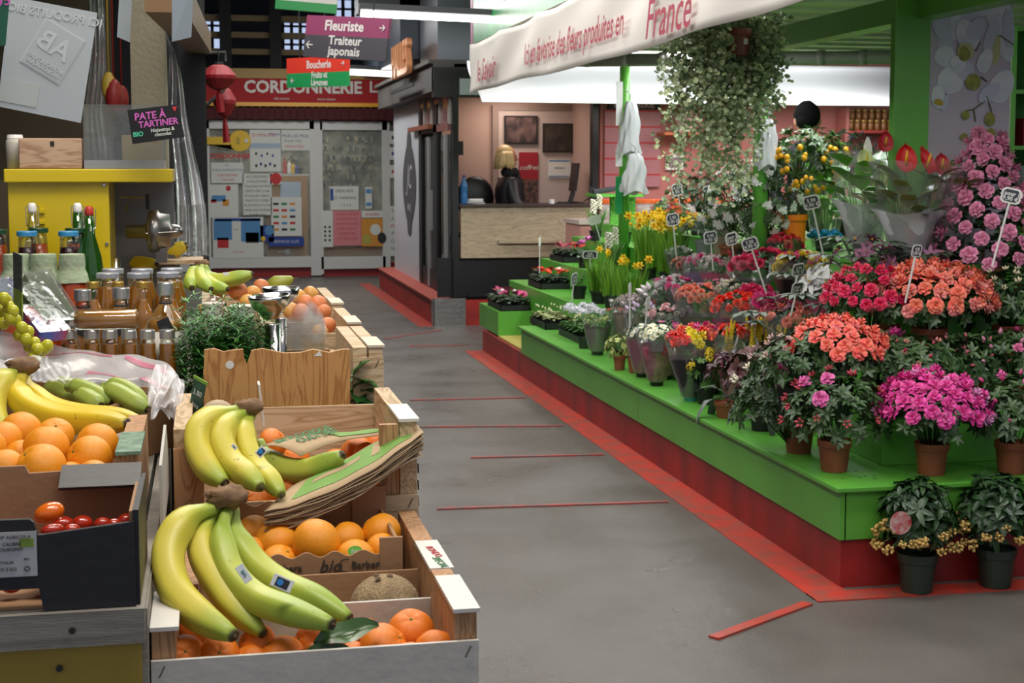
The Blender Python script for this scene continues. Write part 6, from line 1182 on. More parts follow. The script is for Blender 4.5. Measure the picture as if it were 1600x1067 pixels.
# ---- oranges
def citrus_mat(name, c1, c2, bs=230): m = mat(name, c1, .38, col2=c2, vs=14, bump=.22, bs=bs, sss=.06); return m
OR = citrus_mat('orange_peel', '#ee9d22', '#e68f16'); MAN = citrus_mat('mandarin_peel', '#ea8426', '#e2741a', 180)
navel = mat('fruit_navel', '#5c6b2a', .7)
def fruit_mesh(m, dents, fl): 
    q = MB().ball((0, 0, 0), (1, 1, fl), u=28, w=20, fn=lambda v: 1-.10*math.exp(-((1-v.z)/.03))-.05*math.exp(-((1+v.z)/.03))+.018*sin(5*math.atan2(v.y, v.x))*abs(v.z)*dents); return q.data(m, True)
OM = fruit_mesh(OR, .6, .95); MM = fruit_mesh(MAN, 1.3, .84)
nv = MB().lathe([(.09, 0), (.05, .03), (0, .035)], 6).data(navel, True)
fr_ = random.Random(4)
def fruits(lst, me, name, cat, group, labels, fl):
    for i, (px, py, rp, d) in enumerate(lst):
        c = at(px, py, d=d); r = rp*d/F_PX; o = put(name, me, None, loc=c, rot=(fr_.uniform(-1.1, 1.1), fr_.uniform(-1.1, 1.1), fr_.uniform(0, 6)), scale=r, label=labels[i], cat=cat, group=group)
        put('stem_navel', nv, o, loc=(0, 0, fl*.9))
fruits([(288, 1024, 33, 1.845), (343, 1022, 31, 1.85), (402, 1008, 33, 1.885), (438, 1030, 40, 1.865), (484, 1004, 29, 1.925), (524, 999, 27, 1.955), (600, 1014, 42, 1.885), (642, 986, 37, 1.945), (680, 1016, 34, 1.89), (572, 990, 28, 1.985), (548, 1028, 28, 1.885), (300, 985, 28, 1.955), (392, 1036, 30, 1.86), (500, 1030, 32, 1.85), (640, 1030, 30, 1.87), (250, 1018, 26, 1.9)], MM, 'mandarin', 'mandarin', 'mandarins in the front crate',
    ('leftmost mandarin in the front crate', 'mandarin second from the left end of the front crate', 'mandarin just below the tip of the first banana', 'large mandarin against the white board at the crate centre', 'mandarin tucked under the banana tips', 'mandarin behind the green leaf', 'large mandarin touching the tip of the green leaf', 'red-orange mandarin in the back right corner of the front crate', 'mandarin half hidden by the white board at the right end', 'small mandarin behind the leaf below the coconut', 'mandarin under the green leaf', 'mandarin in the dark back left corner behind the bananas', 'mandarin low against the board left of the crate centre', 'mandarin below the paired banana tips against the board', 'mandarin squeezed between the two right hand mandarins', 'mandarin at the far left end of the front crate'), .84)
fruits([(396, 834, 30, 2.330), (432, 848, 34, 2.270), (494, 849, 39, 2.230), (541, 844, 30, 2.310), (596, 832, 31, 2.330), (598, 860, 28, 2.270), (556, 876, 34, 2.220), (437, 882, 32, 2.220), (393, 862, 24, 2.250), (470, 828, 22, 2.370)], OM, 'orange', 'orange', 'oranges in the wavy cardboard tray',
    ('orange at the back left of the wavy tray by the bananas', 'orange left of the biggest one in the wavy tray', 'biggest orange at the centre of the wavy tray', 'orange right behind the biggest one in the wavy tray', 'orange with a green mark at the back right of the wavy tray', 'orange against the right corner of the wavy tray', 'orange with the round green bio sticker', 'orange low at the front left of the wavy tray', 'orange squeezed beside the front banana bunch', 'shaded orange at the back of the wavy tray'), .95)
q = at(555, 861, d=2.184); s_ = thing('bio_sticker', 'round green sticker reading bio on an orange', 'sticker', q); Rm = (CAM-q).normalized().to_track_quat('Z', 'Y').to_matrix().to_4x4()
MB().lathe([(.010, 0), (.010, .0008)], 20, sc=(1.1, .8)).build('sticker_disc', sgn, s_, M=Rm); text('bio', .010, Rm @ Vector((0, 0, .001)), swt, s_, basis=Rm, shear=.2)
fruits([(426, 692, 24, 2.610), (456, 760, 22, 2.450), (396, 786, 25, 2.470), (566, 768, 36, 2.500), (605, 764, 34, 2.550), (560, 712, 30, 2.670), (575, 716, 26, 2.600), (416, 772, 24, 2.570), (500, 770, 34, 2.570), (372, 790, 22, 2.470), (455, 720, 30, 2.710), (520, 730, 32, 2.710), (595, 700, 30, 2.730)], MM, 'orange', 'orange', 'oranges in the tall crate under the bags',
    ('orange behind the crown of the middle banana bunch', 'orange with a leaf scrap between bananas and paper bags', 'orange below the middle banana bunch', 'shaded orange under the stack of paper bags', 'orange behind the inner post of the tall crate', 'orange under the loose green printed bag', 'orange by the tip of the single banana', 'orange between the tips of the middle bananas', 'orange hidden under the stack of bags', 'orange at the left front of the tall crate', 'orange behind the single banana', 'orange under the single banana', 'orange at the right back of the tall crate'), .84)
fruits([(5, 688, 30, 2.2), (32, 675, 33, 2.26), (72, 700, 36, 2.16), (86, 682, 30, 2.26), (64, 732, 40, 2.08), (8, 733, 32, 2.08), (152, 694, 33, 2.22), (140, 716, 36, 2.14), (145, 748, 30, 2.07), (110, 745, 24, 2.10), (34, 715, 28, 2.16), (-25, 700, 34, 2.12)], OM, 'orange', 'orange', 'large oranges in the green capped crate',
    ('orange at the left edge below the left bananas', 'orange under the crown of the left bananas', 'orange with visible green stem dot at the centre of the left crate', 'orange in front of the white foam net on the left', 'big wrinkled orange at the front of the left crate', 'orange at the lower left edge of the left crate', 'orange with a dimple in front of the right foam net', 'smooth orange by the green printed cap', 'orange with a small white and red sticker', 'orange peeking between the wrinkled and the smooth orange', 'orange wedged between the edge and the wrinkled one', 'orange cut off by the left edge'), .95)
foam = mat('foam_net', '#dcdcd6', .6, bump=1, bs=90)
for (px, py, lab) in ((88, 664, 'white foam net behind the left oranges'), (170, 672, 'white foam net behind the orange by the green cap')):
    c = at(px, py+14, d=2.36); MB().ball((0, 0, 0), (.034, .034, .03), u=20, w=12, fn=lambda v: 1+.05*sin(12*math.atan2(v.y, v.x))*cos(9*v.z)).build('foam_net', foam, smooth=True, loc=c, label=lab, cat='foam net')
p = at(128, 744, d=2.01); MB().box((0, 0, 0), (.018, .006, .001), R=((CAM-p).normalized().to_track_quat('Z', 'Y') @ Euler((0, 0, .8)).to_quaternion()).to_matrix()).build('fruit_sticker', swt, loc=p, label='small white sticker on the front right orange of the left crate', cat='sticker')
tm = mat('tomato_orange', '#e06a18', .2, coat=.4); tm2 = mat('tomato_red', '#a82a16', .2, coat=.4)
for i, (px, py, rx, rz_, d, m_, lab) in enumerate(((77, 801, 24, 16, 1.80, tm, 'oval orange tomato lying on top in the black box'), (82, 828, 19, 10, 1.78, tm2, 'red tomato at the left notch of the black box'), (98, 819, 18, 12, 1.84, tm2, 'red tomato under the orange one'), (128, 818, 17, 13, 1.84, tm2, 'round red tomato at the middle of the black box'), (160, 818, 14, 10, 1.84, tm2, 'small red tomato right of the middle one'), (178, 820, 13, 10, 1.82, tm2, 'small red tomato low against the black flap'), (198, 812, 15, 10, 1.86, tm2, 'red tomato at the right end of the black box'), (112, 828, 14, 10, 1.8, tm2, 'flat red tomato against the black flap'), (10, 928, 24, 16, 1.80, tm2, 'dark red tomato seen through the lower hole of the box'), (50, 924, 20, 14, 1.83, tm2, 'second tomato seen through the lower hole of the box'))):
    c = at(px, py, d=d); t = thing('tomato', lab, 'tomato', c, (.0, -.25 if i == 0 else 0, .4), 'tomatoes in the black box'); MB().ball((0, 0, 0), (span(rx, c), span(rz_, c)*1.1, span(rz_, c)), u=18, w=12).build('tomato_body', m_, t, smooth=True)
    q = MB()
    for k in range(5): q.leaf((span(rx, c)*.93, 0, 0), (.2, cos(k*1.26), sin(k*1.26)), (1, 0, 0), .006, .002)
    q.build('calyx', LFM, t)
under = MB(); r = random.Random(6)
for i in range(26): under.ball((r.uniform(-.34, -.1), r.uniform(1.76, 1.92), 1.165+r.uniform(0, .018)), .016, 0, 10, 7)
under.build('tomato_layer', tm2, label='lower layer of red tomatoes filling the black box', cat='tomatoes', kind='stuff', smooth=True)
# coconut and leaf
c = at(602, 946, d=2.09); cc = thing('coconut', 'brown fibrous coconut at the right of the front bananas', 'coconut', c); husk = mat('coconut_husk', '#a8906e', .85, var=.3, vs=30, bump=1, bs=120, stretch=(3, 3, .5))
MB().ball((0, 0, 0), (.050, .044, .045), u=26, w=18).build('shell', husk, cc, smooth=True)
for k in range(3): MB().lathe([(.005, 0), (.003, .002), (0, .0)], 8).build('eye_dot', mat('coconut_eye', '#6b5640', .8), cc, loc=(.012*cos(k*2.1)-.006, -.006+.01*sin(k*2.1), .0445))
c = at(542, 996, d=1.84); q = MB()
lf_ = lambda L_, W_: (lambda u, v: Vector((L_*(u-.5), W_*(v-.5)*sin(pi*min(1, u*.92+.05))**.8, .010*sin(pi*u)+.012*abs(v-.5)+.004*sin(9*u))))
t = thing('citrus_leaf', 'dark green leaf lying on the mandarins', 'leaf', c, (radians(34), radians(-10), radians(10))); MB().grid(lf_(.085, .034), 14, 6).build('leaf_blade', mat('citrus_leaf_dark', '#3c5a2c', .3), t, smooth=True); q = MB().grid(lf_(.06, .02), 12, 5).build('lower_leaf', mat('citrus_leaf_dark', '#3c5a2c', .3), t, smooth=True, loc=(-.03, -.016, -.004), rot=(0, 0, -.25)); MB().tube([(-.045, 0, .002), (0, 0, .012), (.04, 0, .002)], .0008, 4).build('midrib', LFM, t)
# ---- paper bags
kp = mat('kraft_bag', '#b39a78', .8, var=.08, vs=20); kg = mat('bag_green_print', '#6f9a44', .7); 
stk = thing('paper_bag_stack', 'curved stack of kraft paper bags with green print', 'paper bags', at(540, 740, d=2.36))
Fe = [at(x, y, d=d)-stk.location for x, y, d in ((412, 800, 2.24), (460, 789, 2.26), (520, 766, 2.29), (580, 735, 2.32), (628, 700, 2.36), (662, 676, 2.40))]
Be = [at(x, y, d=d)-stk.location for x, y, d in ((452, 762, 2.38), (495, 740, 2.41), (545, 714, 2.44), (588, 690, 2.47), (622, 672, 2.50), (650, 662, 2.52))]
sF, sB = spl(Fe, 30), spl(Be, 30)
def sheet(k, u0=0, u1=1, v0=0, v1=1, lift=0, nu=24, nv_=4):
    r = random.Random(k); du = r.uniform(-.012, .02); dv = r.uniform(-.03, .03)
    def fn(u, v):
        uu = min(1, max(0, u0+(u1-u0)*u+du*(1 if k else 0)))*30; i = min(int(uu), 29); f = uu-i; a = sF[i].lerp(sF[i+1], f); b_ = sB[i].lerp(sB[i+1], f); P = a.lerp(b_, v0+(v1-v0)*v+(dv if k else 0)*(1-v)); 
        return P+Vector((0, 0, lift-.0021*k*(1+.25*sin(uu*.2+k))+.0008*sin(uu*.9+k*2)))
    return MB().grid(fn, nu, nv_)
for k in range(15): sheet(k).build('paper_bag', (kp, mat('kraft_bag_dark', '#957e60', .8), mat('kraft_bag_light', '#c4ae8e', .8))[k % 3 if k else 0], stk, smooth=True, solid=.0007)
sheet(0, .14, .9, .25, .95, .0012).build('green_print', kg, stk, smooth=True)
sheet(0, .22, .5, .6, .75, .0018).build('pale_letter_bar', kp, stk, smooth=True); sheet(0, .58, .64, .5, .9, .0018).build('pale_letter_bar', kp, stk, smooth=True)
lb = thing('paper_bag', 'loose kraft bag with green lettering over the oranges', 'paper bag', at(500, 690, d=2.55))
c4 = [at(x, y, d=d)-lb.location for x, y, d in ((408, 697, 2.44), (470, 714, 2.42), (624, 668, 2.62), (540, 676, 2.66))]
lfn = lambda u, v: c4[0].lerp(c4[3], u).lerp(c4[1].lerp(c4[2], u), v)+Vector((0, 0, .006*sin(u*5)+.008*sin(3*v)))
MB().grid(lfn, 14, 6).build('bag_sheet', kp, lb, smooth=True, solid=.001); MB().grid(lambda u, v: lfn(.45+.5*u, .25+.6*v)+Vector((0, 0, .0018)), 8, 4).build('green_print', kg, lb, smooth=True)
for i, s_ in enumerate(('CULTURE', 'BIOLOGIQUE')): 
    uu = (c4[2]-c4[1]).normalized(); vv = (c4[0]-c4[1]).normalized(); nn = uu.cross(vv).normalized(); vv = nn.cross(uu); Bm = Matrix((uu, vv, nn)).transposed().to_4x4(); text(s_, .022, lfn(.32, .62-.3*i)+Vector((0, 0, .003)), ptg, lb, basis=Bm, bold=.0004)
# ---- wooden panel crate with dill and mister
cD = thing('wooden_panel_crate', 'honey coloured wooden crate with a wavy topped front panel', 'crate', (.132, 3.05, 1.121)); hw = wood('honey_pine', '#bd8f58', '#9a6a38', 7, 'Z', .55)
def wp(px, py): p = at(px, py, y=2.86); return (p.x-.132, p.z-1.121)
topp = [(319, 547), (335, 545), (350, 550), (365, 547), (380, 546), (382, 560), (386, 570), (391, 555), (393, 548), (410, 545), (430, 549), (445, 552), (470, 551), (490, 546), (515, 551), (535, 546), (547, 546)]
MB().poly([wp(547, 657), *[wp(*p) for p in topp[::-1]], wp(318, 657)][::-1], .014, FRONT).build('wavy_panel', hw, cD, loc=(0, -.176, 0)); 
x0, x1 = wp(318, 600)[0], wp(547, 600)[0]
MB().bx(x0, x1, -.17, .2, 0, .01).build('bottom', hw, cD); MB().bx(x0, x0+.01, -.17, .2, 0, .13).build('side_board', hw, cD); MB().bx(x1-.01, x1, -.17, .2, 0, .13).build('side_board', hw, cD); MB().bx(x0, x1, .19, .2, 0, .13).build('back_board', hw, cD)
z_ = wp(359, 570); MB().lathe([(.008, 0), (.008, .001)], 14, R=Matrix.Rotation(pi/2, 3, 'X')).build('round_sticker', swt, cD, loc=(z_[0], -.19, z_[1])); z_ = wp(497, 553); MB().poly([(-.008, -.004), (.008, -.004), (.003, .006)], .001, FRONT).build('torn_label', swt, cD, loc=(z_[0], -.19, z_[1]))
dm = leafm('dill_green', '#3a7a2c', .35); 
def dill(name, label, pxs, d, n, hgt, seed, m=dm):
    c = at((pxs[0]+pxs[1])/2, 560, d=d); c.z = 1.14; t = thing(name, label, 'herbs', c); r = random.Random(seed); q = MB(); w = span((pxs[1]-pxs[0])/2, c)
    for i in range(n):
        b_ = Vector((r.uniform(-w, w)*.8, r.uniform(-.07, .07), 0)); L_ = hgt*r.uniform(.6, 1.1); dr = Vector((r.uniform(-.35, .35), r.uniform(-.3, .2), 1)).normalized()
        for k in range(1, 11):
            P = b_+dr*(L_*k/10)
            for g in range(5): a = r.uniform(0, 6.28); q.leaf(P, Vector((cos(a), sin(a), r.uniform(-.2, .9))), (0, 0, 1), .022, .0042, 0, .2)
    q.build('fronds', m, t); return t
dill('dill_bunch', 'feathery dark green dill behind the wavy wooden panel', (292, 412), 3.05, 200, .205, 5); dill('dill_bunch', 'taller dill tuft in front of the honey jar', (335, 352), 3.02, 50, .235, 6)
# funnel lamps (polished steel scoops), acrylic box, mist
fu = thing('steel_funnel', 'polished steel funnel on a tall tube in front of the mist', 'funnel', (at(427, 552, d=3.02).x, at(427, 552, d=3.02).y, 1.131))
MB().lathe([(.0165, 0), (.0165, .2)], 24).build('tube', CHROME, fu, smooth=True); bz = at(425, 488, d=3.02).z-1.131; MB().shell([(.016, -.012), (.022, 0), (.036, .012), (.042, .03), (.043, .036), (.040, .036), (.034, .014), (.018, .004)], 30).build('bowl', CHROME, fu, smooth=True, loc=(-.004, 0, bz), rot=(.05, -.08, 0))
f2 = thing('steel_funnel', 'second polished steel funnel right behind the first', 'funnel', (at(440, 552, d=3.14).x, at(440, 552, d=3.14).y, 1.131)); MB().lathe([(.012, 0), (.012, .2)], 20).build('tube', CHROME, f2, smooth=True); bz = at(437, 470, d=3.14).z-1.131; MB().shell([(.012, -.012), (.024, .0), (.036, .012), (.041, .03), (.0385, .03), (.03, .012)], 30).build('bowl', CHROME, f2, smooth=True, loc=(.0, 0, bz))
ab = thing('acrylic_box', 'cloudy clear plastic box in the mist', 'box', (at(474, 550, d=3.2).x, 3.2, 1.131)); ac = clearmat('clear_acrylic', '#f2f4f2', .8, .03, .06, .03); hh = at(474, 496, d=3.25).z-1.131; ww = .043
for (a, b_, c, d) in ((-ww, ww, -.04, -.038), (-ww, ww, .038, .04), (-ww, -ww+.002, -.038, .038), (ww-.002, ww, -.038, .038)): MB().bx(a, b_, c, d, 0, hh).build('clear_side', ac, ab)
gj = thing('glass_bowl', 'glass lidded bowl low inside the mist', 'bowl', (at(462, 556, d=3.08).x, 3.03, 1.131)); MB().lathe([(.02, 0), (.033, .02), (.036, .05), (.03, .056), (0, .06)], 24).build('glass', mat('glass_grey', '#a8aaa6', .08, alpha=.5), gj, smooth=True)
vm = bpy.data.materials.new('mist'); vm.use_nodes = True; N = vm.node_tree.nodes; L = vm.node_tree.links; N.remove(N['Principled BSDF']); vs_ = N.new('ShaderNodeVolumeScatter'); vs_.inputs['Color'].default_value = (.95, .96, 1, 1); n = N.new('ShaderNodeTexNoise'); n.inputs['Scale'].default_value = 28; n.inputs['Detail'].default_value = 3; mr = N.new('ShaderNodeMapRange'); mr.inputs[1].default_value = .42; mr.inputs[2].default_value = .68; mr.inputs[4].default_value = 34; tc = N.new('ShaderNodeTexCoord'); L.new(tc.outputs['Object'], n.inputs['Vector']); L.new(n.outputs[0], mr.inputs[0]); L.new(mr.outputs[0], vs_.inputs['Density']); L.new(vs_.outputs[0], N['Material Output'].inputs['Volume'])
c = at(474, 505, d=3.12); MB().ball((0, 0, 0), (.052, .035, .058), u=20, w=14, fn=lambda v: 1+.12*sin(4*v.x+3*v.z)).build('mist', vm, smooth=True, loc=c, label='pale cold mist rising beside the steel funnels', cat='mist', kind='stuff')
for i, (px, py0, py1, w, d, lab) in enumerate(((331, 474, 522, 33, 3.25, 'glass jar with a pale lid and printed text label behind the dill'), (378, 478, 530, 42, 3.15, 'larger glass jar labelled GO beside the steel funnel'))):
    a = at(px, py0, d=d); t = thing('glass_jar', lab, 'jar', (a.x, a.y, 1.131)); h = a.z-1.131; r_ = span(w/2, a); MB().lathe([(r_*.9, 0), (r_, .01), (r_, h*.82), (r_*.85, h*.9)], 24).build('jar_body', mat('jar_contents_%d' % i, ('#a89c88', '#5b4a3c')[i], .15, coat=.5), t, smooth=True); MB().lathe([(r_*.98, h*.9), (r_*.98, h), (r_*.9, h+.002)], 24).build('lid', mat('pale_lid', '#c9c4b4', .3, .2), t)
    MB().lathe([(r_*1.01, h*.2), (r_*1.01, h*.72)], 24).build('paper_label', mat('label_white2', '#c9c5ba', .6), t, smooth=True); MB().bx(-.006, .006, -r_*1.04, -r_*1.0, h*.6, h*.98).build('seal_strip', swt, t)
    text(('INGREDIENTS\nMIEL NOIX', 'GO\nOTSE')[i], (.007, .018)[i], (.0, -r_*1.05, h*.48), ptxt, t)
jk = at(408, 512, d=3.25); t = thing('dark_jar', 'dark jar with a small white tag behind the steel tube', 'jar', (jk.x, jk.y, 1.131)); MB().lathe([(.022, 0), (.022, .12), (.02, .13)], 20).build('jar_body', mat('dark_jar', '#1a1719', .2), t, smooth=True); MB().bx(-.008, .012, -.025, -.022, .07, .09).build('tag', swt, t)
# peach crates on the aisle side
def stepcrate(label, y0, y1, z0, zt, x0=.12): return crate(label, x0, .345, y0, y1, z0, zt-.02, zt, fm=pale, em=pale, cap=mat('pale_cap', '#cdc3b0', .7), caps=(0, 1), name='fruit_crate')
stepcrate('pale slatted crate beside the honey wooden panel', 2.97, 3.4, 1.121, 1.285, x0=.285); stepcrate('pale crate of peaches behind the mist', 3.43, 3.85, 1.121, 1.285); stepcrate('farther pale crate of peaches beside the aisle', 3.88, 4.45, 1.121, 1.29, x0=-.02)
PE = mat('peach_skin', '#dd9a58', .5, col2='#c0453a', vs=26, sss=.05); PEM = MB().ball((0, 0, 0), (1, 1, .93), u=20, w=14, fn=lambda v: 1-.1*math.exp(-(1-v.z)/.05)).data(PE, True); PY = mat('apple_yellow', '#ddb058', .4, col2='#d07a3c', vs=22); PYM = MB().ball((0, 0, 0), (1, 1, .9), u=20, w=14, fn=lambda v: 1-.12*math.exp(-(1-v.z)/.06)).data(PY, True)
for i, (px, py, r_, d, k) in enumerate(((464, 464, 15, 4.0, 1), (486, 459, 13, 4.15, 1), (478, 474, 14, 3.9, 0), (497, 476, 15, 3.85, 0), (470, 488, 14, 3.75, 0), (506, 487, 12, 3.8, 0), (512, 508, 13, 3.62, 0), (500, 520, 14, 3.56, 1), (520, 533, 14, 3.5, 1), (504, 540, 13, 3.5, 1), (372, 455, 15, 3.95, 0), (356, 448, 13, 4.1, 0), (395, 460, 14, 4.0, 1), (386, 472, 13, 3.85, 1), (408, 448, 13, 4.2, 0), (425, 449, 12, 4.3, 1), (340, 462, 12, 3.9, 1), (410, 470, 13, 3.85, 0), (445, 470, 14, 3.95, 0), (455, 486, 14, 3.8, 1))):
    c = at(px, py, d=d); put('peach' if k == 0 else 'apple', PEM if k == 0 else PYM, None, loc=c, rot=(i*.7, i*.4, i), scale=span(r_, c), label=('red blushed peach' if k == 0 else 'yellow and red apple')+(' of the pile left of the steel funnels', ' of the pile right of the steel funnels')[px > 440], cat='peach' if k == 0 else 'apple', group=('peaches' if k == 0 else 'apples')+(' left of the funnels', ' right of the funnels')[px > 440])
c = at(434, 444, d=4.3); t = thing('pear', 'green pear on the far fruit pile', 'pear', c, (.2, 1.2, 0)); MB().lathe([(0, -.03), (.022, -.022), (.027, 0), (.018, .025), (.010, .045), (0, .05)], 16).build('pear_body', mat('pear_green', '#9aa03c', .4), t, smooth=True); MB().tube([(0, 0, .045), (.004, 0, .06)], .0015, 4).build('pear_stem', crown, t)
c = at(335, 462, d=3.7); t = thing('nut_bag', 'clear bag of dried fruit with paper strips behind the jars', 'bag', (c.x, c.y, 1.131)); MB().ball((0, 0, .1), (.045, .03, .1), u=16, w=10).build('clear_bag', cello, t, smooth=True); q = MB(); r = random.Random(1)
for i in range(60): q.ball((r.uniform(-.035, .035), r.uniform(-.02, .02), r.uniform(.02, .17)), .009, i % 2, 7, 5)
q.build('dried_fruit', [mat('dried_apricot', '#b97a36', .6), mat('dried_nut', '#8a5c38', .7)], t, smooth=True); t.children[1]['kind'] = 'stuff'
# chard leaves, yellow packs, cards
q = thing('chard_leaves', 'dark green crinkled leaves beside the honey wooden panel', 'leafy greens', at(556, 650, d=3.0)); m_ = MB(); r = random.Random(3)
for i in range(16): m_.leaf((r.uniform(-.02, .01), r.uniform(-.02, .03), .01+.005*i), (r.uniform(-.1, .8), r.uniform(-.7, .2), r.uniform(-.1, .5)), (0, 0, 1), .05, .035, 0, .5)
m_.build('leaf_cluster', leafm('chard_green', '#2f6a2c', .3), q, smooth=True)
for i, (a, b_, lab) in enumerate(((444, 505, 'left yellow wrapped block behind the orange crate'), (512, 573, 'right yellow wrapped block behind the orange crate'))):
    p0, p1 = at(a, 668, d=2.82), at(b_, 668, d=2.82); w_ = p1.x-p0.x; t = thing('yellow_pack', lab, 'packet', ((p0.x+p1.x)/2, 2.83, 1.002)); MB().bx(-w_/2, w_/2, -.015, .02, .0, .15).build('pack', mat('pack_yellow', '#d2b01c', .3, bump=.3, bs=20), t, bev=.006); MB().bx(-w_*.4, w_*.4, .0, .012, .1505, .152).build('pack_print', mat('pack_ochre', '#a8841c', .4), t)
pc = thing('price_card', 'narrow folded white price card between bananas and wooden panel', 'price card', at(408, 630, d=2.66)); MB().box((0, 0, 0), (.004, .05, .075), R=Matrix.Rotation(-.1, 3, 'Y')).build('card', capw, pc)
gc = thing('chalk_card', 'green framed chalk card standing left of the middle bananas', 'sign', at(308, 624, d=2.62), (0, .28, radians(-50))); MB().bx(-.016, .016, -.001, .001, -.034, .034).build('card', mat('chalk_green', '#2d5a44', .6, col2='#1e3f36', vs=60), gc); MB().bx(-.019, .019, -.0008, .0008, .034, .04).bx(-.019, .019, -.0008, .0008, -.04, -.034).build('card_edge', mat('edge_lime', '#7fae3e', .6), gc); text('3.80', .014, (0, -.002, .012), mat('chalk', '#c9d4cc', .8), gc, rot=0); text('bio', .014, (0, -.002, -.012), mat('chalk', '#c9d4cc', .8), gc)
rp_ = thing('rice_packet', 'pale rounded packet with a teal label behind the middle bananas', 'packet', at(340, 636, d=2.72)); MB().ball((0, 0, -.02), (.034, .02, .034), u=16, w=10).build('packet_body', mat('packet_pale', '#b9a58a', .6), rp_, smooth=True); MB().ball((-.006, -.008, -.024), (.027, .015, .026), u=16, w=10).build('teal_label', mat('packet_teal', '#3f9aa3', .4, col2='#d9e0dc', vs=60), rp_, smooth=True)
# ---- plastic bag sheets, grapes, herb packs
plm = mat('thin_plastic', '#e3e2e6', .22, alpha=.5, bump=.35, bs=14, spec=.8); plr = mat('pink_print_plastic', '#c9728c', .3, alpha=.7)
def drape(label, rows, seed, name='plastic_bag', pink=()):
    o = at(rows[0][0][0], rows[0][0][1], d=rows[0][0][2]); t = thing(name, label, 'plastic bag', o); R_ = [spl([at(a, b_, d=c)-o for a, b_, c in row], 30) for row in rows]
    def fn(u, v):
        i = min(int(u*30), 29); f = u*30-i; cols = [rr[i].lerp(rr[i+1], f) for rr in R_]; x = v*(len(cols)-1); j = min(int(x), len(cols)-2); P = cols[j].lerp(cols[j+1], x-j)
        return P+Vector((.003*sin(21*u+11*v+seed), .009*sin(11*u+7*v*v+seed)+.0015*sin(43*u-21*v), .006*sin(9*u+11*v+seed)+.002*sin(33*u+7*v)))
    MB().grid(fn, 70, 26).build('plastic_sheet', plm, t, smooth=True)
    for (u0, u1, v0, v1) in pink: MB().grid(lambda u, v: fn(u0+(u1-u0)*u, v0+(v1-v0)*v)+Vector((0, -.002, .001)), 26, 4).build('pink_print', plr, t, smooth=True)
drape('crumpled translucent bag with pink print lining the banana box', (((-10, 522, 3.0), (60, 534, 2.98), (130, 542, 2.95), (200, 556, 2.9), (262, 572, 2.86), (284, 600, 2.8)), ((-10, 560, 2.86), (60, 566, 2.86), (130, 574, 2.84), (200, 588, 2.8), (255, 600, 2.76), (280, 640, 2.7)), ((-10, 604, 2.74), (50, 600, 2.74), (110, 602, 2.74), (180, 604, 2.74), (232, 616, 2.68), (262, 662, 2.55))), 1, pink=((.30, .52, .1, .2), (.58, .8, .12, .2), (.42, .62, .5, .62), (.68, .85, .55, .66)))
drape('white opaque plastic bag in the corner behind the left banana crown', (((-10, 555, 2.7), (40, 560, 2.68), (80, 562, 2.66), (108, 566, 2.64)), ((-10, 590, 2.6), (40, 588, 2.6), (80, 598, 2.58), (112, 606, 2.56))), 3)
drape('white plastic bag end hanging over the right side of the banana box', (((228, 588, 2.66), (250, 574, 2.7), (272, 578, 2.7), (286, 600, 2.68)), ((232, 620, 2.56), (250, 618, 2.58), (270, 618, 2.6), (288, 640, 2.62)), ((236, 655, 2.48), (248, 640, 2.52), (262, 645, 2.56), (276, 665, 2.58))), 5)
GP = mat('grape_skin', '#b7b52e', .25, sss=.15); gs = thing('grape_bunch', 'bunch of yellow-green grapes hanging over the plastic bag', 'grapes', at(35, 510, d=2.8)); gm = MB().ball((0, 0, 0), (.0115, .0115, .0125), u=12, w=9).data(GP, True)
for i, (px, py) in enumerate(((6, 466), (14, 480), (2, 484), (16, 497), (6, 505), (-2, 495), (34, 512), (44, 518), (30, 524), (40, 530), (54, 536), (46, 542), (58, 546), (70, 544), (60, 556), (52, 560), (74, 540), (10, 470), (20, 486), (24, 500))):
    put('grape', gm, gs, loc=at(px, py, d=2.74+.02*(i % 3))-gs.location)
MB().tube([at(5, 475, d=2.78)-gs.location, at(40, 515, d=2.78)-gs.location, at(65, 548, d=2.78)-gs.location], .002, 5).build('grape_stalk', LFM, gs)
sc_ = thing('chalk_card', 'slim upright price card, black above and lime below, by the grapes', 'sign', at(28, 452, d=2.86), (0, .08, radians(-68))); MB().bx(-.03, .03, -.001, .001, 0, .07).build('black_half', mat('chalk_black', '#33393a', .7, col2='#5a6260', vs=90), sc_); MB().bx(-.03, .03, -.001, .001, -.06, 0).build('lime_half', mat('card_lime', '#8fae3a', .6, col2='#6a8a2c', vs=70), sc_)
for i, (x0_, y0_, x1_, y1_, d, w, m_, lab) in enumerate(((54, 432, 98, 500, 2.95, 22, mat('pack_olive', '#77836a', .25, col2='#a9b39a', vs=14), 'clear pack of pale green herbs leaning on the bottles'), (42, 450, 90, 508, 2.9, 20, mat('pack_dark_herb', '#3c4a38', .2, col2='#8a9684', vs=40), 'clear pack of dark leaves below the pale one'), (52, 485, 84, 526, 2.86, 22, mat('pack_red', '#b02a2c', .25, col2='#4a5ab0', vs=30), 'red and blue plastic pack beside the grapes'), (-5, 440, 30, 500, 2.97, 20, mat('pack_blue_white', '#9aa4c0', .25, col2='#4a5a90', vs=30), 'blue and white pack behind the slim price card'))):
    a, b_ = at(x0_, y0_, d=d+.05), at(x1_, y1_, d=d); c = (a+b_)/2; L_ = (b_-a).length; R = (b_-a).to_track_quat('X', 'Z').to_matrix().to_4x4(); t = thing('herb_pack', lab, 'packet', c); MB().box((0, 0, 0), (L_, .06, span(w, c))).build('pack_contents', m_, t, M=R, bev=.006); MB().box((0, 0, span(w, c)*.5+.001), (L_*1.03, .066, .002)).build('clear_lid', ac, t, M=R)
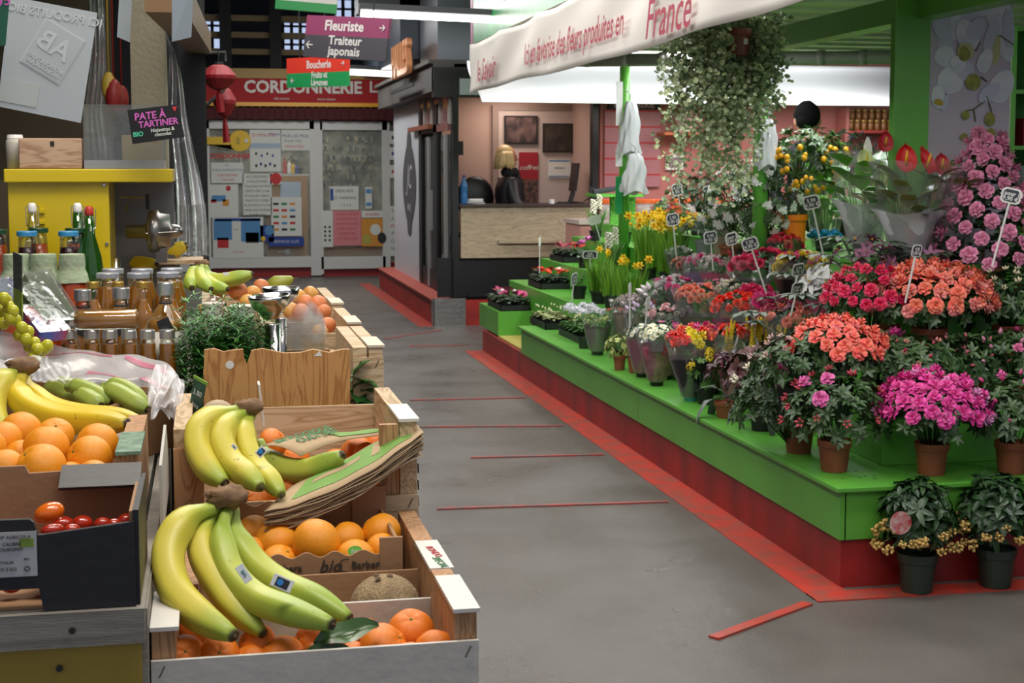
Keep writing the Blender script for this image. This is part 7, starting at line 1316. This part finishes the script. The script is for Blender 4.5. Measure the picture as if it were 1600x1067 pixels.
# ---- bottles
amb = mat('amber_juice', '#bf7c22', .12, col2='#a8691f', vs=9, coat=.7); amb2 = mat('light_amber_juice', '#c78e4a', .12, col2='#bb7f34', vs=7, coat=.7); ojm = mat('orange_juice', '#bb4a18', .15, coat=.5); pjm = mat('dark_red_juice', '#3a0f18', .15); glas = clearmat('bottle_glass', '#f0f4f0', 1.0, .05, .03); silv = mat('silver_cap', '#c4c6c8', .25, .8); goldc = mat('gold_cap', '#c9a652', .3, .6); greyl = mat('grey_lid', '#a9aeb8', .35, .3); bluel = mat('blue_lid', '#3c8fc4', .35); greenl = mat('green_lid', '#1f4a34', .4); ggl = mat('green_glass', '#1e4a14', .06, alpha=.93, coat=.5, spec=.8)
def bottle(name, label, px, py, d, h, r, rn, capm, juice, fill=.8, z0=1.191, cap_h=.02, cap_r=None, sh=.66, group=None, R=None, fixed=None, nk=.9, tagc=None, lab=None, top=True):
    a = at(px, py, d=d); loc = (a.x, a.y, z0) if fixed is None else fixed; h = (a.z-z0) if h is None else h; t = thing(name, label, 'bottle', loc, 0 if R is None else R, group); cr = cap_r or rn*1.15; hb_ = h-cap_h
    prof = [(r*.88, 0), (r, .006), (r, h*sh), (r*.86, h*(sh+.06)), (rn*1.15, h*(sh+(.9-sh)*.62)), (rn, hb_*.93), (rn, hb_)]
    MB().lathe(prof, 24).build('glass_body', glas, t, smooth=True)
    fz_ = h*fill; ins = [(x*.93, max(.003, z)) for x, z in prof if z < fz_]; last = ins[-1]
    nxt = next((pz for pz in prof if pz[1] >= fz_), prof[-1]); f = (fz_-last[1])/max(1e-4, nxt[1]-last[1]); ins.append((last[0]+(nxt[0]*.93-last[0])*min(1, f), fz_)); MB().lathe(ins, 24).build('juice', juice, t, smooth=True)
    q = MB(); q.lathe([(cr, hb_), (cr, h-.002), (cr*.94, h)], 28); q.build('cap', capm, t)
    if tagc: MB().box((0, -r*.95, h*.6), (.026, .002, .034), R=Matrix.Rotation(tagc, 3, 'Y')).build('neck_tag', pk, t); MB().lathe([(rn*1.08, h*.80), (rn*1.08, h*.81)], 16).build('string', pk, t)
    if lab: MB().lathe([(r*1.015, h*.12), (r*1.015, h*.55)], 24).build('paper_label', mat('bottle_label', '#cfcac0', .6), t, smooth=True); text(lab, .02, (.0, -r*1.03, h*.4), ptxt, t)
    return t
G1 = 'small syrup bottles with silver caps'
sm = bottle('syrup_bottle', 'leftmost of the six small silver capped bottles, mostly behind the bag', 108, 515, 2.98, None, .0185, .0145, silv, amb, .78, cap_h=.018, cap_r=.0155, sh=.58, group=G1)
for i, (px, py) in enumerate(((143, 513), (171, 513), (201, 511), (230, 508), (261, 505))):
    a = at(px, py, d=2.98); dup(sm, (a.x, a.y, 1.191), i, ('second small silver capped bottle under the lying bottle', 'third small silver capped bottle under the lying bottle', 'fourth small silver capped bottle under the lying bottle', 'fifth small silver capped bottle near the big corner bottle', 'small silver capped bottle directly in front of the big corner bottle')[i])
a = at(104, 500, d=3.0); hz0 = sm.location.z+(at(108, 515, d=2.98).z-1.191)+.021
bottle('syrup_bottle', 'amber syrup bottle lying on top of the small bottles', 0, 0, 3, .145, .0205, .014, silv, amb2, .8, cap_h=.02, cap_r=.0165, sh=.8, R=(0, -pi/2, -.02), fixed=(at(216, 497, d=2.99).x, at(216, 497, d=2.99).y, hz0))
bottle('syrup_bottle', 'big amber corner bottle with a cream label and silver cap', 258, 441, 3.06, None, .041, .0125, silv, amb2, .66, cap_h=.026, cap_r=.0165, sh=.6, tagc=-.4, lab='Gin')
bottle('syrup_bottle', 'silver capped bottle with a black neck tag behind the cap of the lying bottle', 129, 452, 3.16, None, .034, .016, silv, amb, .6, cap_h=.024, cap_r=.0185, sh=.5, tagc=.5)
bottle('syrup_bottle', 'silver capped bottle with a slanted black tag at the middle of the row', 189, 449, 3.16, None, .034, .016, silv, amb, .6, cap_h=.024, cap_r=.0185, sh=.5, tagc=.9)
G2 = 'gold capped juice bottles'; gl_ = ('gold capped bottle left of the row', 'gold capped bottle between the two tagged bottles', 'gold capped bottle right of the slanted tag', 'gold capped bottle behind the big corner bottle'); g0 = None
for i, (px, py) in enumerate(((145, 440), (184, 438), (222, 434), (266, 429))):
    if g0 is None: g0 = bottle('juice_bottle', gl_[0], px, py, 3.32, None, .028, .011, goldc, amb, .8, cap_h=.014, cap_r=.013, sh=.6, group=G2)
    else: a = at(px, py, d=3.32); dup(g0, (a.x, a.y, 1.191), i, gl_[i])
G3 = 'amber jars with grey lids'; g0 = None
for i, (px, py, d, lab) in enumerate(((168, 426, 3.42, 'wide grey lidded amber jar at the left of the jars'), (176, 417, 3.56, 'grey lidded jar behind the wide left one'), (216, 426, 3.42, 'grey lidded jar at the middle of the amber jars'), (222, 414, 3.56, 'grey lidded jar behind the middle one'), (262, 419, 3.44, 'grey lidded jar at the right of the amber jars'), (268, 409, 3.58, 'grey lidded jar hindmost on the right'))):
    if g0 is None: g0 = bottle('amber_jar', lab, px, py, d, None, .034, .024, greyl, amb, .86, cap_h=.012, cap_r=.026, sh=.7, group=G3)
    else: a = at(px, py, d=d); z_ = 1.191; o_ = dup(g0, (a.x, a.y, z_), i, lab)
for (px, py, jm_, cm_, lab) in ((-4, 358, ojm, greenl, 'orange juice bottle with green lid cut by the left edge'), (42, 361, pjm, bluel, 'dark red juice bottle with a blue lid on the left'), (60, 356, ojm, greenl, 'orange juice bottle with a dark green lid behind the blue lidded one'), (107, 361, pjm, bluel, 'dark red juice bottle with a blue lid on the right'), (117, 356, ojm, greenl, 'orange juice bottle with a dark lid behind the right blue lidded one')):
    bottle('juice_bottle', lab, px, py, 3.62 if cm_ is bluel else 3.74, None, .041, .021, cm_, jm_, .86, cap_h=.012, cap_r=.0245, sh=.52, z0=1.211)
gp = mat('green_paper_cover', '#a9b99a', .8, bump=.8, bs=60)
for i, px in enumerate((25, 68, 112)):
    a = at(px, 397, d=3.40); t = thing('soup_jar', ('left orange jar with a pale green paper cover', 'middle orange jar with a pale green paper cover', 'right orange jar with a pale green paper cover')[i], 'jar', (a.x, a.y, 1.211), 0, 'orange jars with paper covers'); h = a.z-1.211
    MB().lathe([(.034, 0), (.038, .01), (.038, h*.5), (.032, h*.72), (.028, h*.78), (.028, h*.95)], 22).build('jar_body', ojm, t, smooth=True); MB().shell([(.0285, h), (.030, h*.9), (.0285, h*.86), (.035, h*.80), (.039, h*.73)], 24, ruffle=.05, rk=4).build('paper_cover', gp, t, smooth=True); MB().lathe([(.0285, h), (.0, h+.002)], 20).build('paper_top', gp, t); MB().lathe([(.0292, h*.83), (.0292, h*.85)], 20).build('green_ribbon', greenl, t)
for (px, py, m_, lab) in ((50, 317, glas, 'clear swing-top bottle against the yellow machine'), (121, 317, ggl, 'green swing-top bottle, the left of the pair'), (139, 322, ggl, 'green swing-top bottle, the right of the pair with a red stopper')):
    a = at(px, py, d=3.74); t = thing('swing_top_bottle', lab, 'bottle', (a.x, a.y, 1.211)); h = a.z-1.211
    MB().lathe([(.034, 0), (.036, .01), (.036, h*.45), (.028, h*.62), (.014, h*.78), (.0125, h*.93)], 22).build('glass_body', m_, t, smooth=True); MB().lathe([(.0105, h*.93), (.0115, h*.94), (.0105, h*.98), (.007, h)], 16).build('stopper', WHITE if px < 130 else mat('stopper_red', '#b8342c', .4), t, smooth=True); MB().tube([(-.015, 0, h*.84), (-.016, 0, h*.97), (0, 0, h*1.0), (.016, 0, h*.97), (.015, 0, h*.84)], .0012, 5).tube([(-.015, 0, h*.84), (0, -.016, h*.82), (.015, 0, h*.84)], .0012, 5).build('wire_bail', CHROME, t)
# ---- yellow machine with grinder
ym = mat('yellow_enamel', '#d2b916', .3, coat=.3); ms = thing('grinding_machine', 'yellow enamel machine with a steel grinder head for nut spread', 'machine', (at(90, 300, d=4.05).x, 4.15, 1.211)); o = ms.location
X = lambda px: at(px, 300, y=4.0).x-o.x
Zp = lambda py: at(100, py, y=4.0).z-o.z
MB().bx(X(12), X(170), -.15, .15, 0, Zp(283)).build('body', ym, ms, bev=.002); MB().bx(X(8), X(270), -.17, .17, Zp(285), Zp(264)).build('top_slab', ym, ms, bev=.003); MB().bx(X(170), X(268), .1, .12, 0, Zp(286)).build('back_plate', mat('machine_grey', '#6b6b70', .4, .3), ms)
for (a, b_) in ((163, 289), (165, 382)): MB().lathe([(.006, 0), (.004, .004), (0, .004)], 12, R=Matrix.Rotation(pi/2, 3, 'X')).build('screw', CHROME, ms, loc=(X(a), -.15, Zp(b_)))
for b_ in (330, 347): MB().box((X(64), -.152, Zp(b_)), (.016, .01, .008)).build('vent_tab', ym, ms)
MB().lathe([(.012, 0), (.012, .2)], 16).build('roller', CHROME, ms, loc=(X(177), -.1, .0), smooth=True); RY = Matrix.Rotation(pi/2, 3, 'Y')
MB().lathe([(.018, 0), (.018, .05), (.03, .055), (.056, .06), (.058, .085), (.05, .09), (.046, .115), (.02, .118), (.018, .135), (.010, .15)], 28, R=RY).build('grinder_head', mat('brushed_steel', '#8a8784', .3, .9), ms, loc=(X(180)+.02, -.06, Zp(365)), smooth=True)
MB().tube([(X(225), -.11, Zp(367)), (X(275), -.12, Zp(364))], .0015, 5).build('steel_rod', CHROME, ms); MB().bx(X(224), X(230), -.03, .0, Zp(330), Zp(305)).build('black_lever', pk, ms); MB().bx(X(240), X(258), -.08, -.04, Zp(415), Zp(385)).build('spout', mat('brushed_steel', '#8a8784', .3, .9), ms); MB().tube([(X(182), -.02, Zp(310)), (X(228), -.02, Zp(312))], .002, 5).tube([(X(198), -.02, Zp(312)), (X(192), -.02, Zp(332))], .002, 5).build('thin_rods', CHROME, ms)
zt_ = o.z+Zp(264)+.001
wb = thing('wooden_box', 'small planed pine box on top of the yellow machine', 'box', (o.x+(X(32)+X(130))/2, 4.05, zt_)); w_ = (X(130)-X(32))/2; hz2 = at(80, 216, y=4.0).z-zt_; MB().bx(-w_, w_, -.06, .06, 0, hz2).build('box_body', wood('pink_pine', '#b89a80', '#96745c', 5, 'X'), wb, bev=.003); MB().bx(-.0, .01, -.062, -.06, hz2-.02, hz2-.008).build('latch_notch', stap, wb)
wt = thing('white_canister', 'white canister beside the pine box at the left', 'canister', (o.x+X(22), 4.05, zt_)); MB().lathe([(.022, 0), (.024, hz2*.85), (.02, hz2)], 18).build('canister_body', mat('dull_white', '#b5b2a8', .5), wt, smooth=True); MB().lathe([(.021, hz2), (.019, hz2+.01)], 16).build('lid', WHITE, wt)
ax = thing('acrylic_case', 'clear acrylic case on a grey base on the yellow machine', 'case', (o.x+(X(133)+X(258))/2, 4.08, zt_)); w_ = (X(258)-X(133))/2; hz3 = at(200, 166, y=4.0).z-zt_; MB().bx(-w_, w_, -.09, .09, 0, .022).build('grey_base', mat('base_grey', '#8a8c90', .5), ax)
for (a, b_, c, d) in ((-w_, w_, -.088, -.085), (-w_, w_, .085, .088), (-w_, -w_+.003, -.085, .085), (w_-.003, w_, -.085, .085)): MB().bx(a, b_, c, d, .022, hz3).build('clear_side', ac, ax)
MB().bx(-w_, w_, -.09, .09, hz3, hz3+.004).build('clear_lid', ac, ax); MB().bx(-.01, w_*.9, .0, .01, .022, hz3*.55).build('beige_card', mat('card_beige', '#a5936f', .7), ax)
def hang_board(name, label, cs, m, cat='sign', th=.003, wires=()):
    P = [at(*c) for c in [(c[0], c[1]) for c in cs]] if False else [at(c[0], c[1], d=c[2]) for c in cs]; o = sum(P, Vector())/4; t = thing(name, label, cat, o); n = (P[1]-P[0]).cross(P[3]-P[0]).normalized(); n = n if n.dot(CAM-o) > 0 else -n
    v = [p-o for p in P]+[p-o-n*th for p in P]; MB().add(v, [(3, 2, 1, 0), (4, 5, 6, 7), (0, 1, 5, 4), (1, 2, 6, 5), (2, 3, 7, 6), (3, 0, 4, 7)]).build('board', m, t)
    ux = (P[1]-P[0]).normalized(); uy = n.cross(ux); B = Matrix((ux, uy, n)).transposed().to_4x4()
    for w in wires: MB().tube([v[w], v[w]+Vector((0, 0, .9))], .0015, 4).build('hanging_wire', stap, t)
    return t, B, (P[1]-P[0]).length, (P[3]-P[0]).length
chm = mat('chalk_board', '#15151a', .6); t, B, w_, h_ = hang_board('chalk_sign', 'black chalk sign reading pate a tartiner on the acrylic case', ((199, 172, 3.76), (278, 163, 3.74), (288, 214, 3.74), (207, 225, 3.76)), chm)
pkc = mat('chalk_pink', '#c862b8', .7); text('PATE À', .026, B @ Vector((-.012, .022, .001)), pkc, t, basis=B, bold=.0005); text('TARTINER', .023, B @ Vector((.008, .001, .001)), pkc, t, basis=B, bold=.0005); text('BIO', .017, B @ Vector((-.048, -.022, .001)), mat('chalk_mint', '#4fc4a0', .7), t, basis=B, bold=.0004); text('Noisettes &\nchocolat', .013, B @ Vector((.018, -.022, .001)), mat('chalk', '#c9d4cc', .8), t, basis=B, bold=.0002)
text('v', .02, B @ Vector((.055, .034, .001)), mat('chalk_red', '#c8343a', .7), t, basis=B, bold=.0012)
tr = mat('translucent_board', '#9fa7ac', .5, emit=.06); t, B, w_, h_ = hang_board('hanging_sign', 'large tilted grey board seen from behind with a reversed AB logo', ((16, -6, 3.2), (152, 20, 3.2), (126, 192, 3.2), (-4, 166, 3.2)), tr, wires=(0, 1))
lt = mat('board_pale', '#b5bcc0', .5); lt2 = mat('board_pale2', '#a9b0b0', .5)
text('ICI PRODUITS BIO', .026, B @ Vector((.0, .098, .001)), lt, t, basis=B, sx=-1, bold=.0003)
c5 = B @ Matrix.Rotation(-.36, 4, 'Z'); MB().box((0, 0, 0), (.1, .112, .001)).build('logo_square', lt, t, M=Matrix.Translation(B @ Vector((.01, .02, .0008))) @ c5); MB().box((0, .0, 0), (.095, .107, .001)).build('logo_field', tr, t, M=Matrix.Translation(B @ Vector((.01, .02, .0014))) @ c5)
text('AB', .062, (0, 0, 0), lt, t, basis=TOPM, sx=-1, bold=.001).matrix_basis = Matrix.Translation(B @ Vector((.012, .032, .0026))) @ c5; text('AGRICULTURE\nBIOLOGIQUE', .0135, (0, 0, 0), lt, t, basis=TOPM, sx=-1, bold=.0003).matrix_basis = Matrix.Translation(B @ Vector((-.002, -.014, .0026))) @ c5
MB().box((0, 0, 0), (.085, .05, .001)).build('pale_patch', lt2, t, M=Matrix.Translation(B @ Vector((-.045, -.082, .0008))) @ B)
hang_board('hanging_sign', 'narrow grey board seen almost edge on, top of the stall', ((190, -30, 3.2), (208, -30, 3.3), (203, 66, 3.3), (185, 58, 3.2)), mat('board_blue_grey', '#8e99a4', .4), wires=(0,)); hang_board('hanging_sign', 'grey blank board right of the beige column', ((270, -30, 3.2), (303, -30, 3.25), (299, 58, 3.25), (270, 65, 3.2)), mat('board_blue_grey', '#8e99a4', .4), wires=(0,))
t, B, w_, h_ = hang_board('chalk_sign', 'green board corner with pink chalk numbers at the upper left edge', ((-60, -20, 3.0), (16, -20, 3.0), (8, 71, 3.0), (-60, 76, 3.0)), mat('chalk_board_green', '#1d5a44', .6), wires=(1,)); text('0,95', .03, B @ Vector((.028, .03, .001)), pkc, t, basis=B, rot=.2, bold=.0004)
# ---- stall structure behind the machine
bw = mat('stall_brown', '#6a5c46', .7, var=.2, vs=2); struct('wall_stall', MB().bx(-3.2, -.45, 7.6, 7.7, 0, 3.4), bw); struct('wall_stall_dark', MB().bx(-.45, -.1, 7.62, 7.7, 0, 3.4), mat('stall_dark', '#17161a', .8)); struct('ceiling_stall', MB().bx(-3.2, -.02, 3.9, 7.7, 2.9, 2.98), mat('stall_wood_ceiling', '#5f4a36', .6))
bc_ = mat('beige_perforated', '#a39c82', .55, bump=1, bs=60); x0, x1 = at(204, 100, y=5.4).x, at(259, 100, y=5.4).x; MB().bx(x0, x1, 5.4, 5.6, .0, 2.9).build('beige_column', bc_, label='tall beige perforated metal column of the fruit stall', cat='column')
MB().bx(x0-.6, x0-.3, 5.9, 6.2, .0, 1.6).build('counter_block', bw, label='brown counter block behind the acrylic case', cat='counter')
x0, x1 = at(280, 200, y=6.8).x, at(323, 200, y=6.8).x; MB().bx(x0, x1, 6.8, 7.0, 0, 2.9).build('black_post', kb, label='black square post at the corner of the fruit stall', cat='post')
tb_ = thing('stall_beam', 'brown wooden canopy beam at the top of the fruit stall', 'beam', (0, 0, 0)); a, b_ = at(258, -10, d=3.6), at(312, 68, d=6.6); tb_.location = a; d_ = b_-a; R = d_.to_track_quat('Y', 'Z').to_matrix(); MB().box(d_/2, (.10, d_.length, .09), R=R).build('beam_body', mat('beam_brown', '#6b5238', .5), tb_)
cu_ = clearmat('clear_curtain', '#e2e4e8', .9, .05, .15, .12, '#c9ccd4')
def curtain(label, rows, seed):
    o = at(*rows[0][0][:2], d=rows[0][0][2]); t = thing('plastic_curtain', label, 'curtain', o); A = spl([at(a, b_, d=c)-o for a, b_, c in rows[0]], 20); Bq = spl([at(a, b_, d=c)-o for a, b_, c in rows[1]], 20)
    MB().grid(lambda u, v: A[int(v*20)].lerp(Bq[int(v*20)], u)+Vector((.01*sin(v*9), .05*sin(u*14+2*v+seed), 0)), 28, 20).build('curtain_sheet', cu_, t, smooth=True)
curtain('clear plastic curtain falling beside the black post', (((252, 30, 6.0), (262, 120, 6.0), (262, 240, 6.0), (262, 400, 5.8)), ((258, 45, 6.2), (286, 140, 6.2), (308, 250, 6.2), (326, 400, 6.0))), 0); curtain('clear plastic curtain hanging left of the beige column', (((132, -60, 6.2), (136, 120, 6.2), (134, 200, 6.2), (132, 300, 6.2)), ((158, -60, 6.3), (166, 120, 6.3), (170, 200, 6.3), (176, 300, 6.3))), 2)
gc_ = thing('glass_counter', 'pale lit display counter behind the clear curtain', 'counter', (at(292, 360, y=6.2).x, 6.2, 0)); MB().bx(-.14, .08, -.12, .12, 0, 1.22).build('counter_body', mat('counter_steel', '#8c8a84', .4, .2), gc_); MB().bx(-.14, .08, -.12, .12, 1.22, 1.5).build('glass_case', ac, gc_)
for i in range(4): MB().box((-.1+.045*i, 0, 1.25+.03*(i % 2)), (.04, .06, .05)).build('white_pack', WHITE, gc_)
q = MB().box((at(285, 405, d=4.3).x, 4.25, at(285, 402, d=4.3).z-.0), (.12, .16, .012)).build('small_board', pale, label='small pale wooden board under the ripe bananas', cat='board')
for (px, py, d, c, s_) in ((170, 135, 5.0, '#b59a3c', .05), (178, 150, 5.0, '#8c1f1c', .06), (190, 155, 5.1, '#8c1f1c', .05)):
    p = at(px, py, d=d); MB().ball((0, 0, 0), (s_*.5, s_*.5, s_), u=12, w=8).tube([(0, 0, s_*.9), (0, 0, 2.9-p.z)], .003, 4).build('hanging_vegetable', mat('veg_'+c[1:], c, .5), smooth=True, loc=p, label='%s hanging bundle in the dark back of the stall' % ('yellowish' if c[1] == 'b' else 'red'), cat='bundle', group='bundles in the dark back of the stall')
